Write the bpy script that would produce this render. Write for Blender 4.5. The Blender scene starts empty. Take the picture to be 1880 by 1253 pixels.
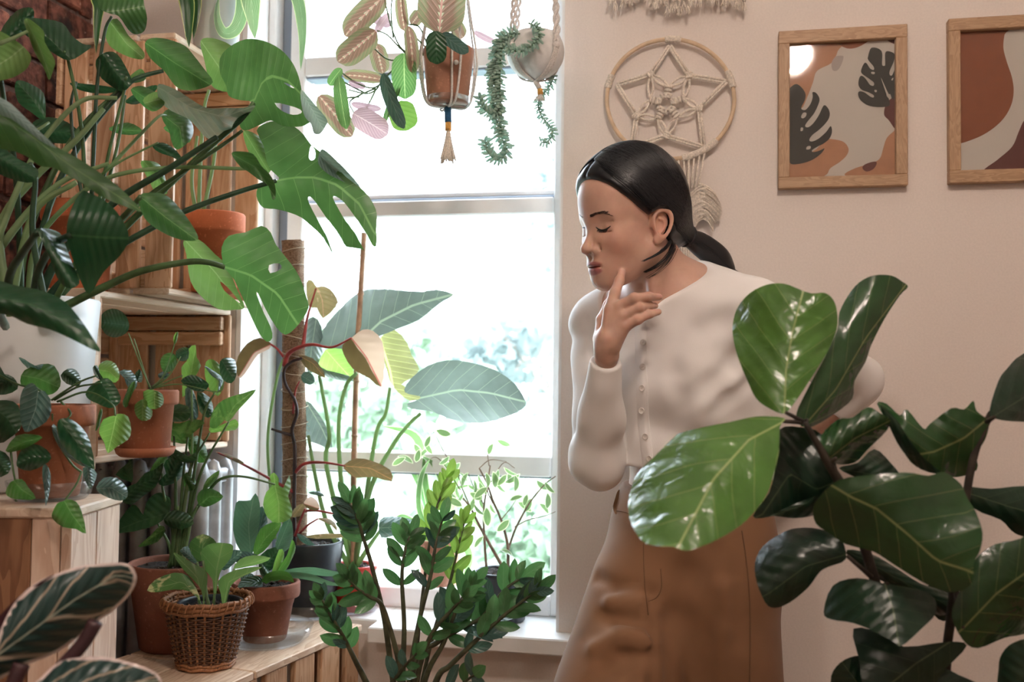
import bpy, bmesh, math, random
import numpy as np
from mathutils import Vector, Matrix, noise
from mathutils.geometry import delaunay_2d_cdt
random.seed(7); np.random.seed(7)
R = math.radians
SC = bpy.context.scene
COL = SC.collection

# ------------------------------------------------------------------ camera
FPX = 1828.0                     # focal length in pixels of the 1880 x 1253 frame
CAMPOS = Vector((0.0, -2.0, 1.2))
CAMROT = Matrix.Rotation(R(12.0), 3, 'Z') @ Matrix.Rotation(R(92.3), 3, 'X') @ Matrix.Rotation(R(0.7), 3, 'Z')
cd = bpy.data.cameras.new('camera'); cam = bpy.data.objects.new('camera', cd); COL.objects.link(cam)
cd.sensor_width = 36.0; cd.lens = FPX / 1880.0 * 36.0; cd.clip_start = 0.02
cam.matrix_world = Matrix.Translation(CAMPOS) @ CAMROT.to_4x4()
cd.dof.use_dof = True; cd.dof.focus_distance = 1.65; cd.dof.aperture_fstop = 4.5
SC.camera = cam

# ------------------------------------------------------------------ world, light, exposure
w = bpy.data.worlds.new('daylight'); SC.world = w; w.use_nodes = True
bg = w.node_tree.nodes['Background']; bg.inputs[0].default_value = (0.80, 0.90, 1.0, 1); bg.inputs[1].default_value = 6.5
SC.view_settings.view_transform = 'Standard'; SC.view_settings.look = 'None'
SC.view_settings.gamma = 1.0; SC.view_settings.use_curve_mapping = False
SC.view_settings.exposure = 1.45
LAMP_POS = Vector((0.225, -1.5, 2.325)); LAMP_W = 98.0; LAMP_COL = (1.0, 0.83, 0.71)
FILL_LAMP_POS = Vector((-0.75, -3.0, 2.35)); FILL_LAMP_W = 80.0  # unseen second lamp, added to fill the left side with light

# window portal: guides sampling of the daylight through the opening
pl = bpy.data.lights.new('window_portal', 'AREA'); pl.shape = 'RECTANGLE'; pl.size = 0.80; pl.size_y = 1.75
pl.cycles.is_portal = True
po = bpy.data.objects.new('window_portal', pl); COL.objects.link(po)
po.location = (-0.68, 0.24, 1.5); po.rotation_euler = (R(-90), 0, 0)

# ------------------------------------------------------------------ helpers
def P(px, py, d):
    """point at pixel (px, py) of the photograph, d metres in front of the camera"""
    return CAMPOS + CAMROT @ Vector(((px - 940.0) / FPX * d, -(py - 626.5) / FPX * d, -d))
def onY(px, py, Y):
    r = P(px, py, 1.0) - CAMPOS; return CAMPOS + r * ((Y - CAMPOS.y) / r.y)
def onX(px, py, X):
    r = P(px, py, 1.0) - CAMPOS; return CAMPOS + r * ((X - CAMPOS.x) / r.x)
def onZ(px, py, Z):
    r = P(px, py, 1.0) - CAMPOS; return CAMPOS + r * ((Z - CAMPOS.z) / r.z)
def depth_of(p):
    return -(CAMROT.transposed() @ (Vector(p) - CAMPOS)).z
def wloc(o):
    v = Vector((0, 0, 0))
    while o is not None:
        v += o.location; o = o.parent
    return v
def mesh(name, V, F, mat, parent=None, uv=None, uv2=None, smooth=True, attrs=None):
    off = wloc(parent)
    me = bpy.data.meshes.new(name)
    V = np.asarray([tuple(v) for v in V], dtype=np.float64) - np.array(off)
    me.from_pydata(V.tolist(), [], [list(map(int, f)) for f in F])
    for nm, data in (('UVMap', uv), ('edge', uv2)):
        if data is not None:
            L = me.uv_layers.new(name=nm)
            li = np.empty(len(me.loops), dtype=np.int32); me.loops.foreach_get('vertex_index', li)
            L.data.foreach_set('uv', np.asarray(data, dtype=np.float32)[li].ravel())
    if attrs:
        for k, a in attrs.items():
            at = me.attributes.new(k, 'FLOAT', 'POINT'); at.data.foreach_set('value', np.asarray(a, dtype=np.float32))
    if smooth: me.polygons.foreach_set('use_smooth', [True] * len(me.polygons))
    me.materials.append(mat); me.update()
    o = bpy.data.objects.new(name, me); COL.objects.link(o)
    if parent is not None: o.parent = parent
    return o
def tag(o, label=None, cat=None, group=None, kind=None):
    if label: o['label'] = label
    if cat: o['category'] = cat
    if group: o['group'] = group
    if kind: o['kind'] = kind
    return o
def thing(name, label, cat, loc, group=None):
    o = bpy.data.objects.new(name, None); COL.objects.link(o); o.location = loc
    o.empty_display_size = 0.05
    return tag(o, label, cat, group)

BOXF = [(0, 3, 2, 1), (4, 5, 6, 7), (0, 1, 5, 4), (1, 2, 6, 5), (2, 3, 7, 6), (3, 0, 4, 7)]
def boxv(x0, x1, y0, y1, z0, z1, M=None):
    V = [Vector(v) for v in ((x0, y0, z0), (x1, y0, z0), (x1, y1, z0), (x0, y1, z0), (x0, y0, z1), (x1, y0, z1), (x1, y1, z1), (x0, y1, z1))]
    return [M @ v for v in V] if M else V
def join(parts):
    V, F = [], []
    for v, f in parts:
        n = len(V); V += list(v); F += [tuple(i + n for i in q) for q in f]
    return V, F
def bevbox(x0, x1, y0, y1, z0, z1, b=0.002, M=None):
    """chamfered box"""
    V, F = [], []
    X, Y, Z = (x0, x1), (y0, y1), (z0, z1)
    idx = {}
    for i in (0, 1):
        for j in (0, 1):
            for k in (0, 1):
                sx, sy, sz = (1 if i == 0 else -1), (1 if j == 0 else -1), (1 if k == 0 else -1)
                for a in range(3):
                    p = Vector((X[i], Y[j], Z[k]))
                    if a != 0: p.x += sx * b
                    if a != 1: p.y += sy * b
                    if a != 2: p.z += sz * b
                    idx[i, j, k, a] = len(V); V.append(M @ p if M else p)
    for i in (0, 1):
        f = [idx[i, 0, 0, 0], idx[i, 1, 0, 0], idx[i, 1, 1, 0], idx[i, 0, 1, 0]]; F.append(f[::-1] if i == 0 else f)
        f = [idx[0, i, 0, 1], idx[0, i, 1, 1], idx[1, i, 1, 1], idx[1, i, 0, 1]]; F.append(f[::-1] if i == 0 else f)
        f = [idx[0, 0, i, 2], idx[1, 0, i, 2], idx[1, 1, i, 2], idx[0, 1, i, 2]]; F.append(f[::-1] if i == 0 else f)
    for j in (0, 1):
        for k in (0, 1):
            F.append([idx[0, j, k, 1], idx[1, j, k, 1], idx[1, j, k, 2], idx[0, j, k, 2]])
            F.append([idx[j, 0, k, 0], idx[j, 1, k, 0], idx[j, 1, k, 2], idx[j, 0, k, 2]])
            F.append([idx[j, k, 0, 0], idx[j, k, 1, 0], idx[j, k, 1, 1], idx[j, k, 0, 1]])
            for i in (0, 1):
                F.append([idx[i, j, k, 0], idx[i, j, k, 1], idx[i, j, k, 2]])
    return V, F
def cr(pts, n=6, closed=False):
    """Catmull-Rom through points (any dimension)"""
    A = [np.array(p, dtype=float) for p in pts]; out = []
    m = len(A)
    rng = range(m) if closed else range(m - 1)
    for i in rng:
        p0 = A[i - 1] if (closed or i > 0) else 2 * A[0] - A[1]
        p1 = A[i]; p2 = A[(i + 1) % m]
        p3 = A[(i + 2) % m] if (closed or i + 2 < m) else 2 * A[-1] - A[-2]
        for k in range(n):
            t = k / n
            out.append(0.5 * (2 * p1 + (p2 - p0) * t + (2 * p0 - 5 * p1 + 4 * p2 - p3) * t * t + (3 * p1 - p0 - 3 * p2 + p3) * t ** 3))
    if not closed: out.append(A[-1])
    return out
def tubev(pts, rad, sides=8, n=5, caps=True, closed=False):
    pts = [Vector(p) for p in pts]
    if n > 1:
        pr = [tuple(p) + ((rad[i] if hasattr(rad, '__len__') else rad),) for i, p in enumerate(pts)]
        sm = cr(pr, n, closed); pts = [Vector(s[:3]) for s in sm]; rr = [max(1e-4, float(s[3])) for s in sm]
    else:
        rr = list(rad) if hasattr(rad, '__len__') else [rad] * len(pts)
    m = len(pts); V, F = [], []
    t0 = (pts[1] - pts[0]).normalized()
    u = t0.orthogonal().normalized()
    for i in range(m):
        if closed: t = (pts[(i + 1) % m] - pts[i - 1])
        else: t = pts[min(i + 1, m - 1)] - pts[max(i - 1, 0)]
        if t.length < 1e-9: t = t0
        t = t.normalized(); u = (u - t * u.dot(t))
        u = u.normalized() if u.length > 1e-6 else t.orthogonal().normalized()
        v = t.cross(u)
        for k in range(sides):
            a = 2 * math.pi * k / sides
            V.append(pts[i] + (u * math.cos(a) + v * math.sin(a)) * rr[i])
    for i in range(m if closed else m - 1):
        j = (i + 1) % m
        for k in range(sides):
            F.append((i * sides + k, i * sides + (k + 1) % sides, j * sides + (k + 1) % sides, j * sides + k))
    if caps and not closed:
        F.append(tuple(range(sides - 1, -1, -1))); F.append(tuple((m - 1) * sides + k for k in range(sides)))
    return V, F
def tube(name, pts, rad, mat, parent=None, sides=8, n=5, closed=False):
    V, F = tubev(pts, rad, sides, n, True, closed); return mesh(name, V, F, mat, parent)
def lathev(prof, c, seg=40, sx=1, sy=1, M=None):
    """prof: list of (r, z); c: base centre"""
    V, F = [], []
    for (r, z) in prof:
        for k in range(seg):
            a = 2 * math.pi * k / seg
            p = Vector((r * math.cos(a) * sx, r * math.sin(a) * sy, z))
            if M: p = M @ p
            V.append(Vector(c) + p)
    m = len(prof)
    for i in range(m - 1):
        for k in range(seg):
            F.append((i * seg + k, i * seg + (k + 1) % seg, (i + 1) * seg + (k + 1) % seg, (i + 1) * seg + k))
    return V, F
def lathe(name, prof, c, mat, parent=None, seg=40, M=None):
    V, F = lathev(prof, c, seg, 1, 1, M)
    n = len(prof)
    if prof[0][0] > 1e-4: F.append(tuple(range(seg - 1, -1, -1)))
    if prof[-1][0] > 1e-4: F.append(tuple((n - 1) * seg + k for k in range(seg)))
    return mesh(name, V, F, mat, parent)
def ballv(c, r, seg=10, rings=6, M=None):
    r = r if hasattr(r, '__len__') else (r, r, r)
    V, F = [], []
    for i in range(rings + 1):
        th = math.pi * i / rings
        for k in range(seg):
            a = 2 * math.pi * k / seg
            p = Vector((r[0] * math.sin(th) * math.cos(a), r[1] * math.sin(th) * math.sin(a), r[2] * math.cos(th)))
            V.append(Vector(c) + (M @ p if M else p))
    for i in range(rings):
        for k in range(seg):
            F.append((i * seg + k, (i + 1) * seg + k, (i + 1) * seg + (k + 1) % seg, i * seg + (k + 1) % seg))
    return V, F

# ------------------------------------------------------------------ node helpers
class E:
    """tiny expression wrapper around shader math nodes"""
    def __init__(s, nt, sock): s.nt, s.k = nt, sock
    def m(s, op, b=None, c=None):
        n = s.nt.nodes.new('ShaderNodeMath'); n.operation = op
        for i, x in enumerate((s, b, c)):
            if x is None: continue
            if isinstance(x, E): s.nt.links.new(x.k, n.inputs[i])
            else: n.inputs[i].default_value = x
        return E(s.nt, n.outputs[0])
    def __add__(s, b): return s.m('ADD', b)
    def __sub__(s, b): return s.m('SUBTRACT', b)
    def __mul__(s, b): return s.m('MULTIPLY', b)
    def abs(s): return s.m('ABSOLUTE')
    def frac(s): return s.m('FRACT')
    def sstep(s, lo, hi, out0=0.0, out1=1.0):
        n = s.nt.nodes.new('ShaderNodeMapRange'); n.interpolation_type = 'SMOOTHSTEP'
        s.nt.links.new(s.k, n.inputs[0])
        for i, v in enumerate((lo, hi, out0, out1)): n.inputs[1 + i].default_value = v
        return E(s.nt, n.outputs[0])
def newmat(name):
    m = bpy.data.materials.new(name); m.use_nodes = True
    nt = m.node_tree; b = nt.nodes['Principled BSDF']
    return m, nt, b
def C4(c): return tuple(c) + (1.0,) if len(c) == 3 else tuple(c)
def srgb(r, g, b):
    f = lambda v: (v / 255 / 12.92) if v / 255 <= 0.04045 else ((v / 255 + 0.055) / 1.055) ** 2.4
    return (f(r), f(g), f(b))
def mixc(nt, fac, a, b, mode='MIX'):
    n = nt.nodes.new('ShaderNodeMix'); n.data_type = 'RGBA'; n.blend_type = mode
    for i, x in ((0, fac), (6, a), (7, b)):
        if isinstance(x, E): nt.links.new(x.k, n.inputs[i])
        elif hasattr(x, 'is_output'): nt.links.new(x, n.inputs[i])
        else: n.inputs[i].default_value = x if i == 0 else C4(x)
    return n.outputs[2]
def texnoise(nt, scale, detail=3, vec=None, rough=0.55, dist=0.0):
    n = nt.nodes.new('ShaderNodeTexNoise'); n.inputs['Scale'].default_value = scale; n.inputs['Detail'].default_value = detail
    n.inputs['Roughness'].default_value = rough; n.inputs['Distortion'].default_value = dist
    if vec is not None: nt.links.new(vec, n.inputs['Vector'])
    return E(nt, n.outputs[0])
def objco(nt, scale=(1, 1, 1), kind='Object'):
    tc = nt.nodes.new('ShaderNodeTexCoord'); mp = nt.nodes.new('ShaderNodeMapping')
    mp.inputs['Scale'].default_value = scale; nt.links.new(tc.outputs[kind], mp.inputs[0]); return mp.outputs[0]
def bump(nt, b, h, strength=0.3, dist=0.002):
    n = nt.nodes.new('ShaderNodeBump'); n.inputs['Strength'].default_value = strength; n.inputs['Distance'].default_value = dist
    nt.links.new(h.k if isinstance(h, E) else h, n.inputs['Height']); nt.links.new(n.outputs[0], b.inputs['Normal']); return n
def objrand(nt):
    return E(nt, nt.nodes.new('ShaderNodeObjectInfo').outputs['Random'])
def simple(name, col, rough=0.6, noise_s=0, amt=0.15, bumps=0.0, bdist=0.002, spec=0.5, sheen=0.0, metal=0.0, rnd=0.0, sss=0.0):
    m, nt, b = newmat(name)
    b.inputs['Roughness'].default_value = rough; b.inputs['Specular IOR Level'].default_value = spec; b.inputs['Metallic'].default_value = metal
    b.inputs['Base Color'].default_value = C4(col)
    if sheen: b.inputs['Sheen Weight'].default_value = sheen
    if sss:
        b.inputs['Subsurface Weight'].default_value = sss; b.inputs['Subsurface Radius'].default_value = (0.012, 0.005, 0.003); b.inputs['Subsurface Scale'].default_value = 0.5
    c = None
    if noise_s:
        f = texnoise(nt, noise_s, 5, objco(nt))
        c = mixc(nt, f.sstep(0.3, 0.7), [x * (1 - amt) for x in col], [min(1, x * (1 + amt)) for x in col])
        if bumps: bump(nt, b, f, bumps, bdist)
    if rnd:
        g = objrand(nt).sstep(0, 1, 1 - rnd, 1 + rnd)
        n = nt.nodes.new('ShaderNodeVectorMath'); n.operation = 'SCALE'
        if c is None: n.inputs[0].default_value = col
        else: nt.links.new(c, n.inputs[0])
        nt.links.new(g.k, n.inputs['Scale']); c = n.outputs[0]
    if c is not None: nt.links.new(c, b.inputs['Base Color'])
    return m
def woodmat(name, light, dark, axis='Z', scale=1.0, rough=0.55, rnd=0.12):
    m, nt, b = newmat(name); b.inputs['Roughness'].default_value = rough
    s = {'X': (2, 14, 14), 'Y': (14, 2, 14), 'Z': (14, 14, 2)}[axis]
    tc = nt.nodes.new('ShaderNodeTexCoord'); oi = nt.nodes.new('ShaderNodeObjectInfo')
    va = nt.nodes.new('ShaderNodeVectorMath'); va.operation = 'ADD'
    sc = nt.nodes.new('ShaderNodeVectorMath'); sc.operation = 'SCALE'; sc.inputs[0].default_value = (7.3, 3.1, 5.7)
    nt.links.new(oi.outputs['Random'], sc.inputs['Scale']); nt.links.new(tc.outputs['Object'], va.inputs[0]); nt.links.new(sc.outputs[0], va.inputs[1])
    mp = nt.nodes.new('ShaderNodeMapping'); mp.inputs['Scale'].default_value = [k * scale for k in s]; nt.links.new(va.outputs[0], mp.inputs[0])
    n1 = texnoise(nt, 1.6, 3, mp.outputs[0], 0.5, 0.4)
    rings = (n1 * 9.0).frac().sstep(0.0, 0.9)
    fine = texnoise(nt, 22, 3, mp.outputs[0])
    f = (rings * 0.55 + fine * 0.5).sstep(0.15, 0.95)
    c = mixc(nt, f, dark, light)
    g = E(nt, oi.outputs['Random']).sstep(0, 1, 1 - rnd, 1 + rnd)
    n = nt.nodes.new('ShaderNodeVectorMath'); n.operation = 'SCALE'; nt.links.new(c, n.inputs[0]); nt.links.new(g.k, n.inputs['Scale'])
    nt.links.new(n.outputs[0], b.inputs['Base Color']); bump(nt, b, f, 0.15, 0.0006)
    return m
def clearmat(name, tint=(0.93, 0.96, 1.0), gloss=0.12, rough=0.08):
    m, nt, b = newmat(name); out = nt.nodes['Material Output']
    tr = nt.nodes.new('ShaderNodeBsdfTransparent'); tr.inputs[0].default_value = C4(tint)
    gl = nt.nodes.new('ShaderNodeBsdfGlossy'); gl.inputs['Roughness'].default_value = rough
    fr = nt.nodes.new('ShaderNodeLayerWeight'); fr.inputs[0].default_value = 0.35
    mx = nt.nodes.new('ShaderNodeMixShader')
    f = E(nt, fr.outputs['Fresnel']) * 0.35 + gloss * 0.12
    nt.links.new(f.k, mx.inputs[0]); nt.links.new(tr.outputs[0], mx.inputs[1]); nt.links.new(gl.outputs[0], mx.inputs[2])
    nt.links.new(mx.outputs[0], out.inputs[0]); nt.nodes.remove(b)
    return m
# ================================================================== the room
M_WALL = simple('wall_paint', (0.77, 0.695, 0.645), 0.8, 260, 0.03, 0.12, 0.0008)
M_WALLW = simple('white_reveal_paint', (0.86, 0.86, 0.86), 0.6, 30, 0.03)
M_WHITE = simple('white_gloss_paint', (0.88, 0.88, 0.88), 0.4, 18, 0.03)
M_TRACK = simple('grey_sash_track', (0.25, 0.30, 0.38), 0.5)
M_PANE = clearmat('window_glass', (0.98, 0.99, 1.0), 0.06, 0.02)
M_MORTAR = simple('dark_mortar', (0.16, 0.10, 0.085), 0.95, 60, 0.5, 0.6, 0.004)
M_FLOOR = woodmat('floor_boards', (0.32, 0.20, 0.12), (0.20, 0.11, 0.06), 'Y')
M_CEIL = simple('ceiling_paint', (0.78, 0.76, 0.73), 0.9)
m, nt, b = newmat('old_brick'); b.inputs['Roughness'].default_value = 0.9
oc = objco(nt); n1 = texnoise(nt, 45, 6, oc); n2 = texnoise(nt, 9, 3, oc)
c = mixc(nt, n1.sstep(0.35, 0.7), (0.10, 0.035, 0.026), (0.36, 0.135, 0.09))
c = mixc(nt, n2.sstep(0.56, 0.68), c, (0.03, 0.022, 0.022))
c = mixc(nt, texnoise(nt, 70, 3, oc).sstep(0.66, 0.74), c, (0.45, 0.27, 0.21))
rr = objrand(nt).sstep(0, 1, 0.7, 1.3); sv = nt.nodes.new('ShaderNodeVectorMath'); sv.operation = 'SCALE'
nt.links.new(c, sv.inputs[0]); nt.links.new(rr.k, sv.inputs['Scale']); nt.links.new(sv.outputs[0], b.inputs['Base Color'])
bump(nt, b, n1, 0.9, 0.006); M_BRICK = m

LX, RX, FY, CZ, TH = -1.42, 2.2, -4.2, 2.7, 0.22
XL = onY(432, 650, 0).x; XR = onY(1031, 650, 0).x
ZS = onY(950, 1163, -0.03).z; ZT = 2.30
def struct(name, parts, mat, smooth=False, kind='structure'):
    V, F = join(parts) if isinstance(parts, list) else parts
    return tag(mesh(name, V, F, mat, None, smooth=smooth), kind=kind)
bx = lambda *a: (boxv(*a), BOXF)
WB = struct('wall_back', [bx(LX, XL, 0, TH, 0, CZ), bx(XR, RX, 0, TH, 0, CZ), bx(XL, XR, 0, TH, 0, ZS - 0.03), bx(XL, XR, 0, TH, ZT, CZ)], M_WALL)
WL = struct('wall_left', [bx(LX - 0.12, LX, FY, TH, 0, CZ)], M_MORTAR)
struct('wall_right', [bx(RX, RX + 0.1, FY, TH, 0, CZ)], M_WALL)
struct('wall_front', [bx(LX, RX, FY - 0.1, FY, 0, CZ)], M_WALL)
struct('floor', [bx(LX - 0.1, RX + 0.1, FY - 0.1, TH, -0.1, 0)], M_FLOOR)
struct('ceiling', [bx(LX - 0.1, RX + 0.1, FY - 0.1, TH, CZ, CZ + 0.1)], M_CEIL)
struct('baseboard_back', [bx(LX, RX, -0.015, 0, 0, 0.11)], M_WHITE)
# bricks of the left wall, as far as the photograph can see them
bz = 0.58; row = 0
while bz < 2.25:
    y = -1.25 + (0.11 if row % 2 else 0)
    while y < -0.02:
        y1 = min(y + 0.208, -0.006)
        if y1 - y > 0.03:
            j = lambda s=0.0025: random.uniform(-s, s)
            V, F = bevbox(LX - 0.01, LX + 0.012 + j(0.004), y + j(), y1 + j(), bz + j(), bz + 0.064 + j(), 0.004)
            V = [v + Vector((j(0.0016), j(0.0016), j(0.0016))) for v in V]
            mesh('brick', V, F, M_BRICK, WL, smooth=False)
        y += 0.219
    bz += 0.0755; row += 1
# white reveal of the window and sill
RV = struct('trim_1', [bx(XL - 0.001, XL + 0.012, 0.0, TH, ZS, ZT), bx(XR - 0.006, XR + 0.001, 0.001, TH, ZS, ZT), bx(XL, XR, 0.001, TH, ZT - 0.012, ZT + 0.001)], M_WALLW)
SX1 = onY(1052, 1180, -0.06).x
SX0 = onZ(692, 1140, ZS).x
struct('trim_2', [bevbox(SX0, SX1, -0.062, TH, ZS - 0.032, ZS, 0.003), bevbox(XL, SX0, 0.001, TH, ZS - 0.032, ZS, 0.003)], M_WHITE)
# sash window
WN = tag(bpy.data.objects.new('window_1', None), kind='structure'); COL.objects.link(WN); WN.location = ((XL + XR) / 2, 0.15, ZS)
WN['label'] = 'white painted sash window full of bright daylight behind the plants'
def wbox(name, x0, x1, y0, y1, z0, z1, mat=M_WHITE):
    V, F = bevbox(x0, x1, y0, y1, z0, z1, 0.003); return mesh(name, V, F, mat, WN, smooth=False)
zz = lambda px, py, Y=0.13: onY(px, py, Y).z
xx = lambda px, Y=0.13: onY(px, 500, Y).x
xa, xb, xc, xd = xx(484), xx(508), xx(528), xx(556)
wbox('frame_stile', XL + 0.012, xb, 0.10, 0.20, ZS, ZT)
wbox('sash_track', xb, xc, 0.135, 0.20, ZS, ZT, M_TRACK)
wbox('sash_stile', xc, xd, 0.12, 0.17, ZS, ZT)
wbox('sash_stile', XR - 0.04, XR - 0.006, 0.12, 0.17, ZS, ZT)
z1a, z1b = zz(800, 130), zz(800, 94)
z2a, z2b, z2c, z2d = zz(850, 396), zz(850, 367), zz(850, 361), zz(850, 350)
z3a, z3b = zz(880, 872), zz(880, 834)
wbox('transom_rail', xd, XR - 0.04, 0.12, 0.18, z1a, z1b)
wbox('weather_strip', xd, XR - 0.04, 0.125, 0.175, z1a - 0.005, z1a, M_TRACK)
wbox('meeting_rail', xd, XR - 0.04, 0.12, 0.16, z2a, z2b)
wbox('weather_strip', xd, XR - 0.04, 0.135, 0.165, z2b, z2c, M_TRACK)
wbox('meeting_rail', xd, XR - 0.04, 0.145, 0.185, z2c, z2d)
wbox('lower_rail', xd, XR - 0.04, 0.115, 0.17, z3a, z3b)
wbox('weather_strip', xd, XR - 0.04, 0.125, 0.165, z3a - 0.004, z3a, M_TRACK)
wbox('bottom_rail', xd, XR - 0.04, 0.12, 0.17, ZS, ZS + 0.045)
for (za, zb, yy) in ((ZS + 0.045, z3a - 0.004, 0.145), (z3b, z2a, 0.145), (z2d, z1a - 0.005, 0.165), (z1b, ZT - 0.012, 0.15)):
    wbox('pane', xd - 0.002, XR - 0.038, yy, yy + 0.004, za - 0.002, zb + 0.002, M_PANE)
# ------------------------------------------------------------------ outside
M_GRASS = simple('lawn', (0.22, 0.26, 0.20), 0.9, 3, 0.4)
M_BARK = simple('tree_bark', (0.34, 0.30, 0.27), 0.9, 20, 0.4)
struct('garden_ground', [bx(-30, 30, 0.5, 45, -1.6, -1.5)], M_GRASS)
def outleaf(name, c):
    m, nt, b = newmat(name); b.inputs['Base Color'].default_value = C4(c); b.inputs['Roughness'].default_value = 0.5
    tr = nt.nodes.new('ShaderNodeBsdfTranslucent'); tr.inputs[0].default_value = C4([min(1, x * 1.6) for x in c])
    mx = nt.nodes.new('ShaderNodeMixShader'); mx.inputs[0].default_value = 0.45; o = nt.nodes['Material Output']
    nt.links.new(b.outputs[0], mx.inputs[1]); nt.links.new(tr.outputs[0], mx.inputs[2]); nt.links.new(mx.outputs[0], o.inputs[0]); return m
M_OUT = [outleaf('garden_leaf_pale', (0.24, 0.285, 0.25)), outleaf('garden_leaf_fresh', (0.20, 0.27, 0.19)), outleaf('garden_leaf_cool', (0.21, 0.25, 0.245))]
def garden_tree(x, y, z, rx, rz, n, mi, label):
    rs = np.random.RandomState(int(abs(x * 100) + y * 10))
    t = thing('garden_tree', label, 'tree', (x, y, -1.5), 'trees outside the window')
    cl = [(rs.normal(0, 0.42, 3) * np.array([rx, rx, rz]), rs.uniform(0.18, 0.42)) for _ in range(14)]
    V, F = [], []
    for i in range(n):
        c, s = cl[rs.randint(len(cl))]
        p = Vector((x, y, z)) + Vector(c) + Vector(rs.normal(0, s, 3)) * rx * 0.6
        a = Vector(rs.normal(0, 1, 3)).normalized(); bb = a.orthogonal().normalized() * (0.024 + 0.003 * y); a = a * (0.045 + 0.006 * y)
        k = len(V); V += [p - a, p + bb, p + a, p - bb]; F.append((k, k + 1, k + 2, k + 3))
    tag(mesh('crown', V, F, M_OUT[mi], t, smooth=False), kind='stuff')
    br = [tubev([(x, y, -1.5), (x + rs.uniform(-.2, .2), y, (z - 1.5) / 2), (x, y, z)], [0.09, 0.07, 0.04], 7, 4)]
    for c, s in cl[:7]:
        br.append(tubev([(x, y, z - rz * 0.6), Vector((x, y, z)) + Vector(c) * 0.5, Vector((x, y, z)) + Vector(c)], [0.04, 0.025, 0.01], 5, 4))
    V, F = join(br); mesh('trunk', V, F, M_BARK, t)
garden_tree(-2.2, 3.4, 1.1, 0.75, 0.8, 1500, 1, 'young green tree outside the window at lower left')
garden_tree(0.1, 4.4, 1.5, 0.8, 0.9, 1500, 0, 'pale tree outside the window seen at the right above the lower rail')
garden_tree(-0.9, 6.6, 2.9, 1.0, 1.1, 1500, 2, 'taller tree with hazy leaves outside the upper sash')
garden_tree(-0.7, 2.4, 0.4, 0.5, 0.5, 1000, 1, 'low bushy tree outside the bottom pane, nearest the glass')
garden_tree(-4.2, 6.4, 1.9, 1.1, 1.3, 1500, 0, 'far pale tree outside, left of the others')
garden_tree(-1.9, 9.5, 1.8, 1.5, 1.5, 1800, 2, 'distant broad hazy tree outside between the young trees')
garden_tree(1.6, 9.0, 2.0, 1.3, 1.4, 1500, 0, 'distant pale tree outside, right of the others')
# ------------------------------------------------------------------ room lamp above the photographer, and an added fill lamp behind
m, nt, b = newmat('lamp_globe'); b.inputs['Emission Color'].default_value = C4(LAMP_COL); b.inputs['Emission Strength'].default_value = 14.0; M_GLOBE = m
M_BRASS = simple('lamp_brass', (0.5, 0.36, 0.16), 0.3, metal=1.0)
def pendant(p, watt, label):
    t = thing('pendant_lamp', label, 'lamp', (p.x, p.y, CZ))
    mesh('globe', *ballv(p, 0.055, 24, 14), M_GLOBE, t)
    lathe('lamp_socket', [(0.0, 0.085), (0.026, 0.085), (0.028, 0.05)], p, M_BRASS, t, 20)
    tube('lamp_cord', [p + Vector((0, 0, 0.085)), (p.x, p.y, CZ - 0.02)], 0.003, M_BRASS, t, 6, 1)
    lathe('ceiling_rose', [(0.05, -0.03), (0.05, 0.0)], (p.x, p.y, CZ), M_BRASS, t, 24)
    L = bpy.data.lights.new('lamp_light', 'POINT'); L.energy = watt; L.color = LAMP_COL; L.shadow_soft_size = 0.058
    o = bpy.data.objects.new('lamp_light', L); COL.objects.link(o); o.location = p
    o.parent = t; o.location = p - t.location
pendant(LAMP_POS, LAMP_W, 'warm globe pendant lamp hanging above the photographer')
pendant(FILL_LAMP_POS, FILL_LAMP_W, 'unseen globe pendant lamp added as warm fill at the back of the room')
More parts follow.
